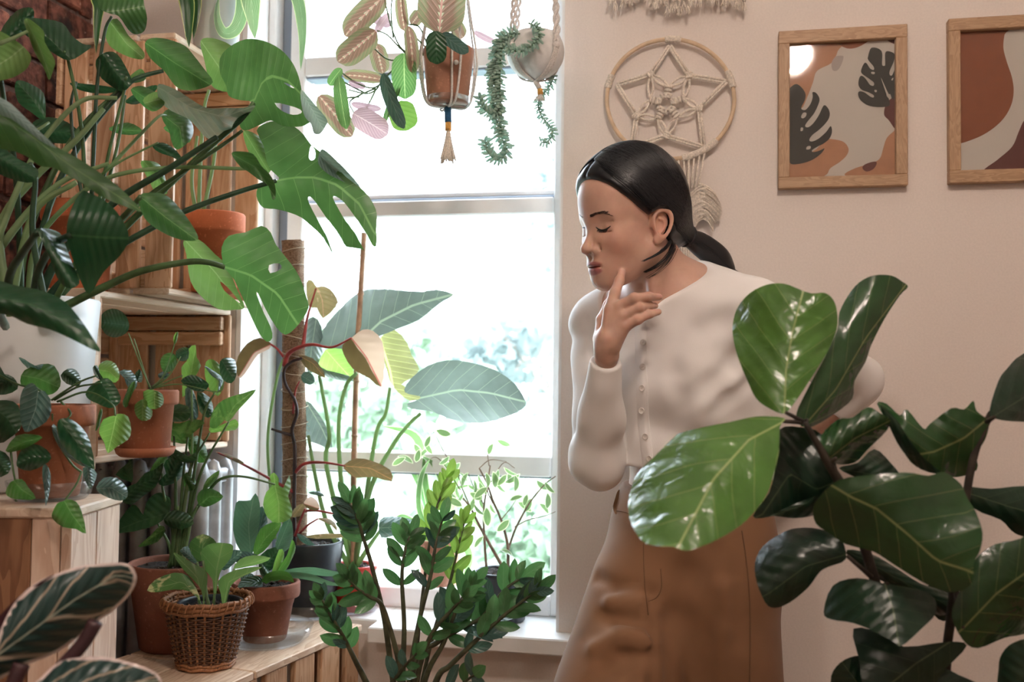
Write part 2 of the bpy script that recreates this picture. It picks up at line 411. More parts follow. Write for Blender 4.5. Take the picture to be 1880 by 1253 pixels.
# ================================================================== leaves, stems, pots
def leafmat(name, col, vein=None, nv=7, vw=0.10, slope=0.9, rough=0.32, trans=0.35, tcol=None, mid=0.035, mott=None, margin=None, pattern=None, quilt=0.5, var=0.22, spec=0.5, coat=0.0, slant=0.35, ql=0.8, qn=0.6):
    """leaf surface: U = -1..1 across, V = 0..1 along the midrib; 'edge' map = distance to the margin"""
    m, nt, b = newmat(name)
    uvn = nt.nodes.new('ShaderNodeUVMap'); uvn.uv_map = 'UVMap'; sp = nt.nodes.new('ShaderNodeSeparateXYZ'); nt.links.new(uvn.outputs[0], sp.inputs[0])
    U, Vv = E(nt, sp.outputs[0]), E(nt, sp.outputs[1]); a = U.abs()
    en = nt.nodes.new('ShaderNodeUVMap'); en.uv_map = 'edge'; se = nt.nodes.new('ShaderNodeSeparateXYZ'); nt.links.new(en.outputs[0], se.inputs[0]); ED = E(nt, se.outputs[0])
    co = objco(nt); nz = texnoise(nt, 14, 3, co); nzf = texnoise(nt, 90, 3, co)
    ph = (Vv * float(nv) - a * float(nv) * slant * slope + nz * 0.25).frac()
    tri = (ph - 0.5).abs() * 2.0                     # 1 on the vein, 0 between
    lat = tri.sstep(1.0 - vw, 1.0)
    mr = a.sstep(mid * 0.4, mid, 1.0, 0.0)
    vm = lat.m('MAXIMUM', mr)
    base = mixc(nt, nz.sstep(0.3, 0.7), [x * 0.85 for x in col], [min(1, x * 1.15) for x in col])
    if mott:
        mc, sc, lo = mott[:3]
        mn = texnoise(nt, sc, 4, co, 0.6, 0.6)
        base = mixc(nt, mn.sstep(lo, lo + 0.07), base, mc)
    if pattern == 'maranta':      # pale feathered centre, red veins, brownish fields
        nz2 = texnoise(nt, 60, 2, co)
        field = (a + nz2 * 0.25)
        base = mixc(nt, field.sstep(0.62, 0.85), (0.27, 0.17, 0.125), (0.27, 0.30, 0.17))
        centre = ((ph - 0.5).abs() * 0.30 + a).sstep(0.11, 0.16, 1.0, 0.0)
        base = mixc(nt, centre, base, (0.60, 0.66, 0.47))
        vein = vein or (0.75, 0.42, 0.40)
    if pattern == 'calathea':     # cream and dark green painted bands, pale pink margin
        n3 = texnoise(nt, 5.0, 2, co, 0.5, 0.3)
        bands = ((Vv * 2.3 - a * 1.5 + n3 * 2.4 + U * 0.35).frac() - 0.5).abs() * 2.0
        fine_ = ((Vv * 17.0 - a * 8.0 + n3 * 0.8).frac() - 0.5).abs() * 2.0
        base = mixc(nt, (bands + fine_ * 0.12).sstep(0.90, 1.0), (0.014, 0.045, 0.042), (0.46, 0.37, 0.29))
        base = mixc(nt, fine_.sstep(0.7, 1.0) * 0.35, base, (0.06, 0.11, 0.09))
        base = mixc(nt, mr, base, (0.42, 0.46, 0.38))
    if pattern == 'halfmoon':     # one half of the blade pale pink
        base = mixc(nt, (U + nz * 0.35).sstep(-0.02 + 0.175, 0.03 + 0.175), (0.84, 0.66, 0.60), base)
    if vein: base = mixc(nt, vm * (1.0 if pattern != 'calathea' else 0.0), base, vein)
    if margin:
        mcol, mw = margin
        base = mixc(nt, (ED + (nz - 0.5) * 0.12).sstep(mw * 0.7, mw, 1.0, 0.0), base, mcol)
    g = objrand(nt).sstep(0, 1, 1 - var, 1 + var)
    sv = nt.nodes.new('ShaderNodeVectorMath'); sv.operation = 'SCALE'; nt.links.new(base, sv.inputs[0]); nt.links.new(g.k, sv.inputs['Scale']); base = sv.outputs[0]
    nt.links.new(base, b.inputs['Base Color'])
    b.inputs['Roughness'].default_value = rough; b.inputs['Specular IOR Level'].default_value = spec; b.inputs['Coat Weight'].default_value = coat; b.inputs['Coat Roughness'].default_value = 0.15
    hgt = tri.sstep(0.0, 1.0) * (-ql) + nzf * 0.12 + (nz * 0.6 if qn < 1 else texnoise(nt, 34, 2, co, 0.5, 0.8) * qn)
    if quilt: bump(nt, b, hgt, quilt, 0.004)
    if trans:
        tr = nt.nodes.new('ShaderNodeBsdfTranslucent')
        tint = mixc(nt, 1.0, base, tcol or (1.35, 1.45, 0.95), 'MULTIPLY'); nt.links.new(tint, tr.inputs[0])
        mx = nt.nodes.new('ShaderNodeMixShader'); mx.inputs[0].default_value = trans; o = nt.nodes['Material Output']
        nt.links.new(b.outputs[0], mx.inputs[1]); nt.links.new(tr.outputs[0], mx.inputs[2]); nt.links.new(mx.outputs[0], o.inputs[0])
    return m

SHAPES = {
    'ovate':   ([0, .06, .2, .38, .6, .8, .93, 1], [.12, .48, .88, 1, .82, .45, .16, 0]),
    'elliptic':([0, .08, .25, .5, .75, .92, 1], [.08, .42, .84, 1, .84, .42, 0]),
    'cordate': ([0, .08, .22, .4, .6, .8, .93, 1], [.62, .86, 1, .97, .76, .42, .16, 0]),
    'round':   ([0, .07, .2, .45, .7, .88, .96, 1], [.45, .74, .95, 1, .92, .66, .38, .05]),
    'obovate': ([0, .1, .3, .5, .7, .85, .95, 1], [.10, .20, .42, .75, 1, .93, .6, .08]),
    'lance':   ([0, .1, .3, .55, .8, .95, 1], [.12, .55, .95, 1, .6, .18, 0]),
    'strap':   ([0, .1, .35, .7, .92, 1], [.55, .8, 1, .85, .35, 0]),
    'oblong':  ([0, .06, .2, .5, .8, .94, 1], [.2, .6, .93, 1, .92, .6, .1]),
}
def hfun(shape, t):
    X, Y = SHAPES[shape]
    # smooth (cosine eased monotone) interpolation
    for i in range(len(X) - 1):
        if t <= X[i + 1] + 1e-9:
            u = (t - X[i]) / (X[i + 1] - X[i])
            y0 = Y[i - 1] if i else Y[0]; y3 = Y[i + 2] if i + 2 < len(Y) else Y[-1]
            m1 = 0.5 * (Y[i + 1] - y0); m2 = 0.5 * (y3 - Y[i])
            if i == 0: m1 = (Y[1] - Y[0]) * 1.2
            if i + 2 >= len(Y): m2 = (Y[-1] - Y[i]) * 1.2
            u2, u3 = u * u, u ** 3
            return max(0.0, (2 * u3 - 3 * u2 + 1) * Y[i] + (u3 - 2 * u2 + u) * m1 + (-2 * u3 + 3 * u2) * Y[i + 1] + (u3 - u2) * m2)
    return 0.0
def pleaf(parent, mat, B, T, w=0.5, shape='ovate', roll=0, bend=0.08, fold=0.12, lobe=0.0, droop=0.0, curl=0.0, rows=12, cols=8, name='leaf', wave=0.0, label=None):
    """leaf blade from B to T (world points); w = width / length; roll = turn about its own axis away from facing the camera (degrees)"""
    B, T = Vector(B), Vector(T); ax = T - B; L = ax.length; A = ax.normalized()
    v = (CAMPOS - (B + T) / 2).normalized(); S = A.cross(v)
    S = S.normalized() if S.length > 1e-4 else A.orthogonal().normalized()
    S = Matrix.Rotation(R(roll), 3, A) @ S; N = S.cross(A)
    V, UV, U2, F = [], [], [], []
    W = w * L / 2; k0 = random.uniform(0, 6)
    for i in range(rows + 1):
        t = i / rows; h = hfun(shape, t)
        for j in range(cols + 1):
            s = -1 + 2 * j / cols
            al = t - lobe * abs(s) ** 1.6 * (1 - t) ** 2
            p = B + A * (al * L) + S * (s * h * W * (1 - 0.25 * fold))
            up = bend * L * math.sin(math.pi * min(1, max(0, al))) + fold * abs(s) * h * W * 1.0 - curl * L * t * t + wave * L * math.sin(t * 14 + k0 + (2 if s > 0 else 0)) * s * s
            p = p + N * up
            p.z -= droop * L * t * t
            V.append(p); UV.append((s, t)); U2.append(((1 - abs(s)) * h + 0.02, 0))
    for i in range(rows):
        for j in range(cols):
            q = i * (cols + 1) + j; F.append((q, q + 1, q + cols + 2, q + cols + 1))
    o = mesh(name, V, F, mat, parent, UV, U2)
    if label: o['label'] = label
    return o
def px_leaf(parent, mat, b, t, **k):
    return pleaf(parent, mat, P(*b), P(*t), **k)
def inpoly(x, y, poly):
    c = False; j = len(poly) - 1
    for i in range(len(poly)):
        xi, yi = poly[i]; xj, yj = poly[j]
        if (yi > y) != (yj > y) and x < (xj - xi) * (y - yi) / (yj - yi) + xi: c = not c
        j = i
    return c
def tleaf(parent, mat, out, d0, mid, dt=0.0, ds=0.0, cs=0.0, ct=0.0, holes=(), name='leaf', sm=3, grid=13, rip=0.0, label=None, curlw=None):
    """leaf with an individual outline (pixels of the photograph); its surface is a curved sheet in space:
    depth = d0 + dt*t + ds*s + cs*s^2 + ct*t^2  (metres; t along, s across)"""
    O = [tuple(p) for p in cr(out, sm, True)]; H = [[tuple(p) for p in cr(h, 2, True)] for h in holes]
    M = [Vector(p) for p in mid]; b, t = M[0], M[-1]; ax = t - b; L = ax.length; A = ax / L; Np = Vector((-A.y, A.x))
    mt = [((p - b).dot(A) / L) for p in M]; ms = [(p - b).dot(Np) for p in M]
    def ts(x, y):
        q = Vector((x, y)) - b; tt = q.dot(A) / L; return tt, q.dot(Np) - float(np.interp(tt, mt, ms))
    W = max(abs(ts(*p)[1]) for p in O) + 1e-6
    xs = [p[0] for p in O]; ys = [p[1] for p in O]; g = max(max(xs) - min(xs), max(ys) - min(ys)) / grid
    pts = [Vector(p) for p in O]; edges = [(i, (i + 1) % len(O)) for i in range(len(O))]
    for h in H:
        n = len(pts); pts += [Vector(p) for p in h]; edges += [(n + i, n + (i + 1) % len(h)) for i in range(len(h))]
    arrO = np.array(O); allb = np.array([tuple(p) for p in pts])
    y = min(ys) + g / 2; rowi = 0
    while y < max(ys):
        x = min(xs) + (g / 2 if rowi % 2 else 0)
        while x < max(xs):
            if inpoly(x, y, O) and not any(inpoly(x, y, h) for h in H) and np.min(np.hypot(allb[:, 0] - x, allb[:, 1] - y)) > g * 0.3: pts.append(Vector((x, y)))
            x += g
        y += g; rowi += 1
    vo, eo, fo, _, _, _ = delaunay_2d_cdt(pts, edges, [], 1, 1e-5)
    cen = lambda f: (sum(vo[i].x for i in f) / len(f), sum(vo[i].y for i in f) / len(f))
    fo = [f for f in fo if inpoly(*cen(f), O) and not any(inpoly(*cen(f), h) for h in H)]
    V, UV, U2 = [], [], []
    for p in vo:
        tt, s = ts(p.x, p.y); s /= W
        d = d0 + dt * tt + ds * s + cs * s * s + ct * tt * tt + rip * math.sin(tt * 11 + 3 * s) * s
        V.append(P(p.x, p.y, d)); UV.append((s, tt)); U2.append((float(np.min(np.hypot(arrO[:, 0] - p.x, arrO[:, 1] - p.y))) / W, 0))
    o = mesh(name, V, fo, mat, parent, UV, U2)
    if label: o['label'] = label
    return o
def pts3(lst, d0, d1=None):
    """pixel polyline -> world points, depth running from d0 to d1"""
    d1 = d0 if d1 is None else d1; n = len(lst) - 1
    return [P(x, y, d0 + (d1 - d0) * i / max(1, n)) for i, (x, y) in enumerate(lst)]
def stem(parent, mat, lst, d0, d1, r0, r1=None, name='stem', sides=7, n=5):
    r1 = r0 if r1 is None else r1; k = len(lst)
    return tube(name, pts3(lst, d0, d1), [r0 + (r1 - r0) * i / (k - 1) for i in range(k)], mat, parent, sides, n)

# ---- pots
def terracotta(name, col):
    m, nt, b = newmat(name); b.inputs['Roughness'].default_value = 0.85; oc = objco(nt)
    n1 = texnoise(nt, 12, 5, oc); n2 = texnoise(nt, 160, 3, oc)
    c = mixc(nt, n1.sstep(0.3, 0.72), [x * 0.78 for x in col], [min(1, x * 1.18) for x in col])
    c = mixc(nt, n2.sstep(0.58, 0.75), c, [min(1, x * 1.3 + 0.03) for x in col])
    nt.links.new(c, b.inputs['Base Color']); bump(nt, b, n2, 0.25, 0.0006); return m
M_TERRA = terracotta('terracotta', (0.36, 0.125, 0.06)); M_TERRA2 = terracotta('terracotta_brown', (0.24, 0.085, 0.05)); M_TERRA3 = terracotta('terracotta_pale', (0.42, 0.20, 0.13))
M_ORANGE = terracotta('terracotta_orange', (0.50, 0.135, 0.05))
M_SOIL = simple('potting_soil', (0.022, 0.015, 0.011), 0.95, 160, 0.8, 1.0, 0.006)
M_PERL = simple('soil_crumb', (0.06, 0.045, 0.035), 0.9, 30, 0.5)
M_PERLW = simple('soil_perlite', (0.55, 0.52, 0.48), 0.9)
M_CLEAR = clearmat('clear_plastic', (0.965, 0.975, 0.985), 0.35, 0.10)
M_BLACKP = simple('black_plastic', (0.016, 0.022, 0.03), 0.38, 40, 0.2)
M_REDP = simple('red_plastic', (0.50, 0.035, 0.02), 0.4, 20, 0.15)
M_GREYP = simple('grey_plastic', (0.10, 0.13, 0.17), 0.4)
M_WHITEC = simple('white_ceramic', (0.66, 0.69, 0.70), 0.45, 5, 0.06)
def pot(parent, c, r1, r0, h, mat, rim=0.22, rimw=0.006, soil=0.9, seg=44, name='pot', ribs=0):
    """tapered pot: r1 rim radius, r0 base radius, h height, rim = collar height / h"""
    c = Vector(c); zr = h * (1 - rim); rm = r0 + (r1 - rimw - r0) * (1 - rim) if rim else r1
    tk = 0.006
    prof = [(0.0, 0.0), (r0 - 0.003, 0.0), (r0, 0.003)]
    if ribs:
        for i in range(1, ribs):
            z = h * i / ribs * (1 - rim); prof.append((r0 + (rm - r0) * i / ribs + (0.0012 if i % 2 else 0), z))
    if rim:
        prof += [(rm, zr), (r1 - 0.001, zr + 0.002), (r1, zr + 0.006), (r1, h - 0.003), (r1 - 0.002, h)]
    else:
        prof += [(r1, h - 0.003), (r1 - 0.002, h)]
    zi = h * soil
    prof += [(r1 - tk, h), (r1 - tk - 0.002, h - 0.004), ((r1 - tk) * 0.97, zi - 0.01), ((r1 - tk) * 0.9, zi - 0.03), (0.0, zi - 0.03)]
    o = lathe(name, prof, c, mat, parent, seg)
    # lumpy soil with crumbs
    rs = (r1 - tk) * 0.985; V, F = [], []; rings = 7; sg = 26
    V.append(c + Vector((0, 0, zi)))
    for i in range(1, rings + 1):
        for k in range(sg):
            a = 2 * math.pi * k / sg; rr = rs * i / rings
            V.append(c + Vector((rr * math.cos(a), rr * math.sin(a), zi + (random.uniform(-0.004, 0.004) if i < rings else -0.002))))
    for k in range(sg):
        F.append((0, 1 + k, 1 + (k + 1) % sg))
        for i in range(rings - 1):
            q = 1 + i * sg; F.append((q + k, q + sg + k, q + sg + (k + 1) % sg, q + (k + 1) % sg))
    so = mesh('soil', V, F, M_SOIL, parent)
    cr_ = []
    for i in range(45):
        a = random.uniform(0, 6.283); rr = rs * 0.93 * math.sqrt(random.random()); s = random.uniform(0.0015, 0.004)
        cr_.append(ballv(c + Vector((rr * math.cos(a), rr * math.sin(a), zi + 0.002)), (s, s * random.uniform(.6, 1.2), s * .7), 6, 4))
    V, F = join(cr_); tag(mesh('soil_crumbs', V, F, M_PERL, so), kind='stuff')
    return o
def saucer(c, r, h, mat, label, name='saucer', flare=0.012):
    t = lathe(name, [(0.0, 0.0), (r - flare, 0.0), (r - flare * 0.4, h * 0.3), (r, h), (r - 0.002, h), (r - flare - 0.001, 0.0035), (0.0, 0.0025)], Vector((0, 0, 0)), mat, None, 48)
    t.location = c; tag(t, label, 'saucer'); return t
def potpos(px, py, d): return P(px, py, d)
# ================================================================== crates, bench, radiator
M_PINE = woodmat('pine_upright', (0.66, 0.43, 0.27), (0.50, 0.28, 0.155), 'Z')
M_PINEX = woodmat('pine_lengthwise', (0.64, 0.42, 0.26), (0.48, 0.27, 0.15), 'X')
M_PINEY = woodmat('pine_along', (0.66, 0.46, 0.30), (0.50, 0.30, 0.18), 'Y')
M_PALE = woodmat('pale_planed_pine', (0.78, 0.63, 0.49), (0.68, 0.51, 0.37), 'Y')
M_BROWNW = woodmat('brown_box_wood', (0.30, 0.15, 0.075), (0.18, 0.08, 0.04), 'Z', 0.8)
M_LIGHTW = woodmat('box_side_wood', (0.68, 0.53, 0.42), (0.54, 0.37, 0.27), 'Z', 0.8)
M_SCREW = simple('dark_screw', (0.05, 0.045, 0.04), 0.4, metal=0.8)
HC = CAMPOS.z
def plank(name, parent, x0, x1, y0, y1, z0, z1, mat, b=0.0025):
    V, F = bevbox(x0, x1, y0, y1, z0, z1, b); return mesh(name, V, F, mat, parent, smooth=False)
# --- middle crate: opening faces the window side (+X)
bx0, bx1, by0, by1, bz0, bz1 = -1.325, -1.045, -0.505, -0.012, onX(180, 852, -1.045).z, onX(178, 532, -1.045).z
CB = thing('wooden_crate', 'pine slat crate under the taller crate, holding a round-leaved plant in terracotta', 'crate', ((bx0 + bx1) / 2, (by0 + by1) / 2, bz0))
def crate(t, x0, x1, y0, y1, z0, z1, nb, nslat, rails_top=True):
    tk = 0.012
    # floor and top boards
    n = 3; w_ = (x1 - x0) / n
    for i in range(n):
        a = x0 + i * w_
        plank('floor_board', t, a + 0.003, a + w_ - 0.003, y0, y1, z0, z0 + tk, M_PALE)
        plank('top_board', t, a + 0.003, a + w_ - 0.003, y0, y1, z1 - tk, z1, M_PALE)
    # back boards along the brick wall (horizontal)
    h = (z1 - z0 - 2 * tk) / nb
    for i in range(nb):
        plank('back_board', t, x0 - tk, x0, y0, y1, z0 + tk + i * h + 0.004, z0 + tk + (i + 1) * h - 0.004, M_PINEY)
    # near and far ends: upright slats with rails and corner posts
    for ye, sgn in ((y0, 1), (y1, -1)):
        ya, yb = (ye, ye + 0.011) if sgn > 0 else (ye - 0.011, ye)
        ws = (x1 - x0) / nslat
        for i in range(nslat):
            plank('slat', t, x0 + i * ws + ws * 0.10, x0 + (i + 1) * ws - (ws * 0.10 if i < nslat - 1 else 0.0), ya, yb, z0 + tk, z1 - tk, M_PINE)
        yc = yb if sgn > 0 else ya - 0.018
        plank('corner_post', t, x0, x0 + 0.02, yc, yc + 0.018, z0 + tk, z1 - tk, M_PINE)
        for zr in ((z1 - tk - 0.034, z1 - tk - 0.004), (z1 - tk - 0.066, z1 - tk - 0.037), (z0 + tk + 0.002, z0 + tk + 0.03)):
            plank('rail', t, x0 + 0.021, x1 - 0.012, yc, yc + 0.018, zr[0], zr[1], M_PINEX)
# the near end is closed by one pale upright board whose edge faces the window
crate(CB, bx0, bx1, by0 + 0.02, by1, bz0, bz1, 3, 3)
plank('end_board', CB, bx0 - 0.012, bx1 + 0.004, by0, by0 + 0.02, bz0 - 0.01, bz1 + 0.002, M_PALE)
# --- tall crate standing on it
ax0, ax1, ay0, ay1, az0 = -1.225, onY(478, 300, -0.012).x, -0.36, -0.012, bz1 + 0.003
az1 = onY(470, 160, -0.012).z
CA = thing('wooden_crate', 'tall pine slat crate on end behind the split-leaf plant, with an orange terracotta pot', 'crate', ((ax0 + ax1) / 2, (ay0 + ay1) / 2, az0))
crate(CA, ax0, ax1, ay0, ay1, az0, az1, 4, 4)
# --- brown box in front at the left (turned a little, square to the viewer)
MC = Matrix.Translation((CAMPOS.x, CAMPOS.y, 0)) @ Matrix.Rotation(R(12.0), 4, 'Z')     # right / forward frame of the viewer on the floor
ez1 = HC - 0.181; ex0, ex1, ey0, ey1 = -0.90, -0.597, 1.365, 1.535
BE = thing('wooden_box', 'brown wooden box with pale boards carrying the heart-leaf plant at the left edge', 'box', MC @ Vector(((ex0 + ex1) / 2, (ey0 + ey1) / 2, 0)))
def cplank(name, parent, x0, x1, y0, y1, z0, z1, mat, b=0.0015):
    V, F = bevbox(x0, x1, y0, y1, z0, z1, b, MC); return mesh(name, V, F, mat, parent, smooth=False)
cplank('lid', BE, ex0, ex1 + 0.003, ey0 - 0.003, ey1 + 0.003, ez1 - 0.014, ez1, M_PALE, 0.0025)
for x0, x1, mt in ((ex0, -0.80, M_BROWNW), (-0.799, -0.70, M_BROWNW), (-0.699, -0.652, M_BROWNW), (-0.651, -0.6125, M_LIGHTW)):
    cplank('front_board', BE, x0, x1, ey0, ey0 + 0.012, 0.0, ez1 - 0.0145, mt)
    cplank('back_board', BE, x0, x1, ey1 - 0.012, ey1, 0.0, ez1 - 0.0145, mt)
wd = (ey1 - ey0) / 2
for i in range(2):
    cplank('side_board', BE, ex1 - 0.014, ex1, ey0 + i * wd + 0.0006, ey0 + (i + 1) * wd - 0.0006, 0.0, ez1 - 0.0145, M_LIGHTW)
for px, py in ((56, 957), (40, 1010)):
    q = P(px, py, ey0 * 0.998); mesh('screw', *ballv(q, (0.0035, 0.0025, 0.0035), 10, 6), M_SCREW, BE)
# second box behind it, below the white pot
BF = thing('wooden_box', 'plain wooden box hidden behind the brown box, under the white pot', 'box', MC @ Vector((-0.857, 1.6, 0)))
cplank('lid', BF, -0.93, -0.785, 1.545, 1.655, ez1 - 0.014, ez1, M_PALE)
for x0, x1 in ((-0.929, -0.86), (-0.858, -0.786)):
    cplank('front_board', BF, x0, x1, 1.546, 1.558, 0.0, ez1 - 0.0145, M_BROWNW); cplank('back_board', BF, x0, x1, 1.642, 1.654, 0.0, ez1 - 0.0145, M_BROWNW)
cplank('side_board', BF, -0.798, -0.786, 1.559, 1.641, 0.0, ez1 - 0.0145, M_LIGHTW)
# --- bench crate running from the sill towards the camera
BZ = ZS + 0.002
p1 = onZ(688, 1137, BZ); p2 = onZ(432, 1250, BZ)
dirb = (p2 - p1).normalized(); nb_ = Vector((0, 0, 1)).cross(dirb); nb_ = -nb_ if nb_.x > 0 else nb_   # towards the left wall
BN = thing('wooden_bench_crate', 'low pine crate bench under the potted plants beside the sill', 'bench', p1 + dirb * 0.4 + nb_ * 0.14 - Vector((0, 0, BZ)))
start = p1 + dirb * 0.052
MB = Matrix(((dirb.x, nb_.x, 0, start.x), (dirb.y, nb_.y, 0, start.y), (0, 0, 1, 0), (0, 0, 0, 1)))
M_BENCH = woodmat('bench_top_pine', (0.74, 0.58, 0.44), (0.58, 0.40, 0.27), 'Y')
LB, WBn = 0.56, 0.272
def bplank(name, u0, u1, v0, v1, z0, z1, mat, b=0.002):
    V, F = bevbox(u0, u1, v0, v1, z0, z1, b, MB); F = [f[::-1] for f in F]; return mesh(name, V, F, mat, BN, smooth=False)
bplank('top_board', 0.0, 0.36, 0.0, 0.14, BZ - 0.014, BZ, M_BENCH); bplank('top_board', 0.0, 0.36, 0.144, WBn, BZ - 0.014, BZ, M_BENCH)
bplank('top_board', 0.364, LB, 0.0, 0.14, BZ - 0.014, BZ, M_BENCH); bplank('top_board', 0.364, LB, 0.144, WBn, BZ - 0.014, BZ, M_BENCH)
bplank('end_panel', 0.002, 0.02, 0.02, WBn - 0.02, 0.0, BZ - 0.0145, M_PINE)
bplank('end_panel', LB - 0.02, LB - 0.002, 0.02, WBn - 0.02, 0.0, BZ - 0.0145, M_PINE)
u = 0.004
for i in range(6):
    w_ = 0.066 if i else 0.05
    for v0 in (0.004, WBn - 0.016):
        bplank('slat', u, u + w_, v0, v0 + 0.012, 0.0, BZ - 0.0145, M_PINE)
    u += w_ + 0.024
bplank('inner_divider', 0.03, LB - 0.03, 0.10, 0.108, 0.02, BZ - 0.02, M_WHITE)
# --- cast iron radiator in the corner beneath the crates
M_IRON = simple('grey_radiator_paint', (0.52, 0.53, 0.55), 0.35, 25, 0.2, 0.2, 0.001, metal=0.15)
RD = thing('radiator', 'old grey column radiator in the corner under the crate', 'radiator', (-1.2, -0.10, 0.0))
rz1 = bz0 - 0.02; x = -1.36
while x < -1.02:
    for yy in (-0.14, -0.09, -0.04):
        V, F = lathev([(0.0, 0.06), (0.016, 0.075), (0.018, 0.11), (0.017, rz1 - 0.05), (0.018, rz1 - 0.03), (0.010, rz1 - 0.006), (0.0, rz1)], (x, yy, 0), 14)
        mesh('column', V, F, M_IRON, RD)
    for za, zb in ((rz1 - 0.05, rz1 - 0.02), (0.085, 0.12)): mesh('section_link', *bevbox(x - 0.012, x + 0.012, -0.155, -0.025, za, zb, 0.004), M_IRON, RD)
    x += 0.046
for x in (-1.35, -1.06): mesh('foot', *bevbox(x, x + 0.015, -0.15, -0.03, 0.0, 0.09, 0.003), M_IRON, RD, smooth=False)
# ================================================================== big split-leaf plant in the white pot
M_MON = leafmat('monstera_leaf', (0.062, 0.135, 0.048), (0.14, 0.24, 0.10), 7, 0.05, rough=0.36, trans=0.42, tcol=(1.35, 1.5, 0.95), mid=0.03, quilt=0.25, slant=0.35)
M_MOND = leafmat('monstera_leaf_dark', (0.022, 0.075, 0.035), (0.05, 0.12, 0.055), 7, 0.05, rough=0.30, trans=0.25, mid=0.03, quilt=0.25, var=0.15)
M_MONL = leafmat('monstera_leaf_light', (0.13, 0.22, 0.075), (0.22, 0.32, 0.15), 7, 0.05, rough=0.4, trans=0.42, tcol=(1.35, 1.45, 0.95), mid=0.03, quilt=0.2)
M_MONB = leafmat('monstera_leaf_painted_sheen', (0.22, 0.30, 0.31), (0.32, 0.40, 0.42), 9, 0.12, rough=0.2, trans=0.35, coat=0.5, mid=0.03, quilt=0.4)  # pale blue base colour paints in the sheen of the window
M_STEM = simple('green_stalk', (0.075, 0.15, 0.055), 0.4, 30, 0.3)
M_STEMD = simple('dark_green_stalk', (0.03, 0.075, 0.04), 0.4, 30, 0.3)
M_STEML = outleaf('pale_green_stalk', (0.24, 0.33, 0.17))
wd_ = 1.60
wp = onZ(32, 900, ez1 + 0.001); wp = P(32, 927, wd_); wp.z = ez1 + 0.001
MO = thing('potted_monstera', 'large split-leaf monstera with long stalks in a white pot on the brown box', 'plant', wp)
hW = P(32, 547, wd_).z - wp.z
pot(MO, wp, 132 / FPX * wd_, 108 / FPX * wd_, hW, M_WHITEC, rim=0.0, soil=0.92, ribs=0)
T = lambda mat, out, d0, mid, **k: tleaf(MO, mat, out, d0, mid, **k)
S = lambda lst, d0, d1, r0, r1=None, mat=M_STEM: stem(MO, mat, lst, d0, d1, r0, r1, 'leaf_stalk')
# --- the four large leaves in front of the window
T(M_MON, [(462,188),(440,184),(420,176),(415,157),(404,134),(404,107),(420,87),(451,72),(484,75),(514,90),(534,111),(546,134),(553,161),(556,190),(575,215),(560,230),(541,233),(518,231),(497,221),(474,231),(450,240),(440,229),(450,212)], 1.52,
  [(466,188),(481,151),(497,139),(527,147),(560,180)], dt=-0.02, cs=0.06, ds=0.02, rip=0.006,
  holes=[[(504,189),(528,193),(551,201),(553,208),(538,211),(518,204)], [(521,152),(530,154),(541,162),(533,160)]])
T(M_MONB, [(552,165),(568,180),(585,200),(601,221),(598,232),(588,246),(576,245),(571,228),(560,215),(554,195)], 1.50, [(553,168),(575,205),(592,236)], dt=-0.03, cs=-0.02)
T(M_MON, [(471,240),(484,228),(508,222),(538,231),(558,248),(571,266),(590,280),(610,298),(635,325),(662,345),(678,362),(690,385),(692,402),(691,424),(691,452),(683,450),(675,433),(653,400),(632,372),(617,361),(611,363),(622,385),(634,405),(651,427),(669,461),(664,457),(636,453),(628,440),(615,420),(599,400),(580,372),(569,361),(565,366),(573,385),(585,407),(601,437),(611,467),(594,437),(571,415),(554,400),(530,390),(505,384),(484,382),(473,368),(471,352),(480,338),(507,332),(512,326),(497,312),(489,295),(484,268)], 1.55,
  [(507,332),(540,326),(580,326),(620,340),(660,375),(688,430)], dt=-0.03, cs=0.07, ds=-0.015, sm=2, grid=16,
  holes=[[(571,268),(578,275),(579,290),(572,295),(567,290),(568,278)]])
T(M_MONB, [(588,277),(596,276),(615,292),(640,318),(662,345),(640,338),(618,328),(600,318),(584,300)], 1.545, [(588,285),(615,312),(660,344)], dt=0.0, cs=-0.03)
T(M_MON, [(407,454),(420,433),(450,427),(480,415),(497,427),(507,450),(534,484),(551,511),(562,544),(567,564),(557,584),(541,604),(524,615),(507,601),(487,567),(474,539),(471,541),(484,574),(497,601),(500,621),(490,628),(477,614),(464,588),(447,551),(430,514),(413,493),(408,477)], 1.50,
  [(411,490),(460,505),(510,540),(548,598)], dt=0.0, cs=0.05, ds=0.03, sm=2, grid=15, holes=[[(494,487),(513,484),(516,494),(496,502)]])
T(M_MONL, [(337,443),(365,440),(395,467),(417,489),(436,534),(449,564),(432,569),(402,568),(372,547),(350,517),(342,467)], 1.58, [(345,447),(395,500),(440,560)], cs=0.04, holes=[[(404,517),(419,529),(441,556),(432,551),(412,534)]])
T(M_MONL, [(368,75),(390,70),(425,84),(440,110),(432,165),(400,165),(385,150),(375,110)], 1.60, [(372,80),(400,120),(425,160)], cs=0.03)
# --- folded leaf, its shine from the window painted as pale colour
T(M_MONB, [(292,154),(322,164),(349,181),(379,198),(412,198),(446,198),(469,194),(449,218),(422,238),(399,255),(379,253),(362,235),(345,218),(315,204),(295,188),(289,171)], 1.45, [(291,160),(350,198),(410,215),(466,195)], dt=-0.02, cs=0.05, ds=0.12)
T(M_MOND, [(449,205),(469,192),(462,204),(440,228),(425,238),(432,222)], 1.455, [(468,194),(430,234)], cs=0.01)
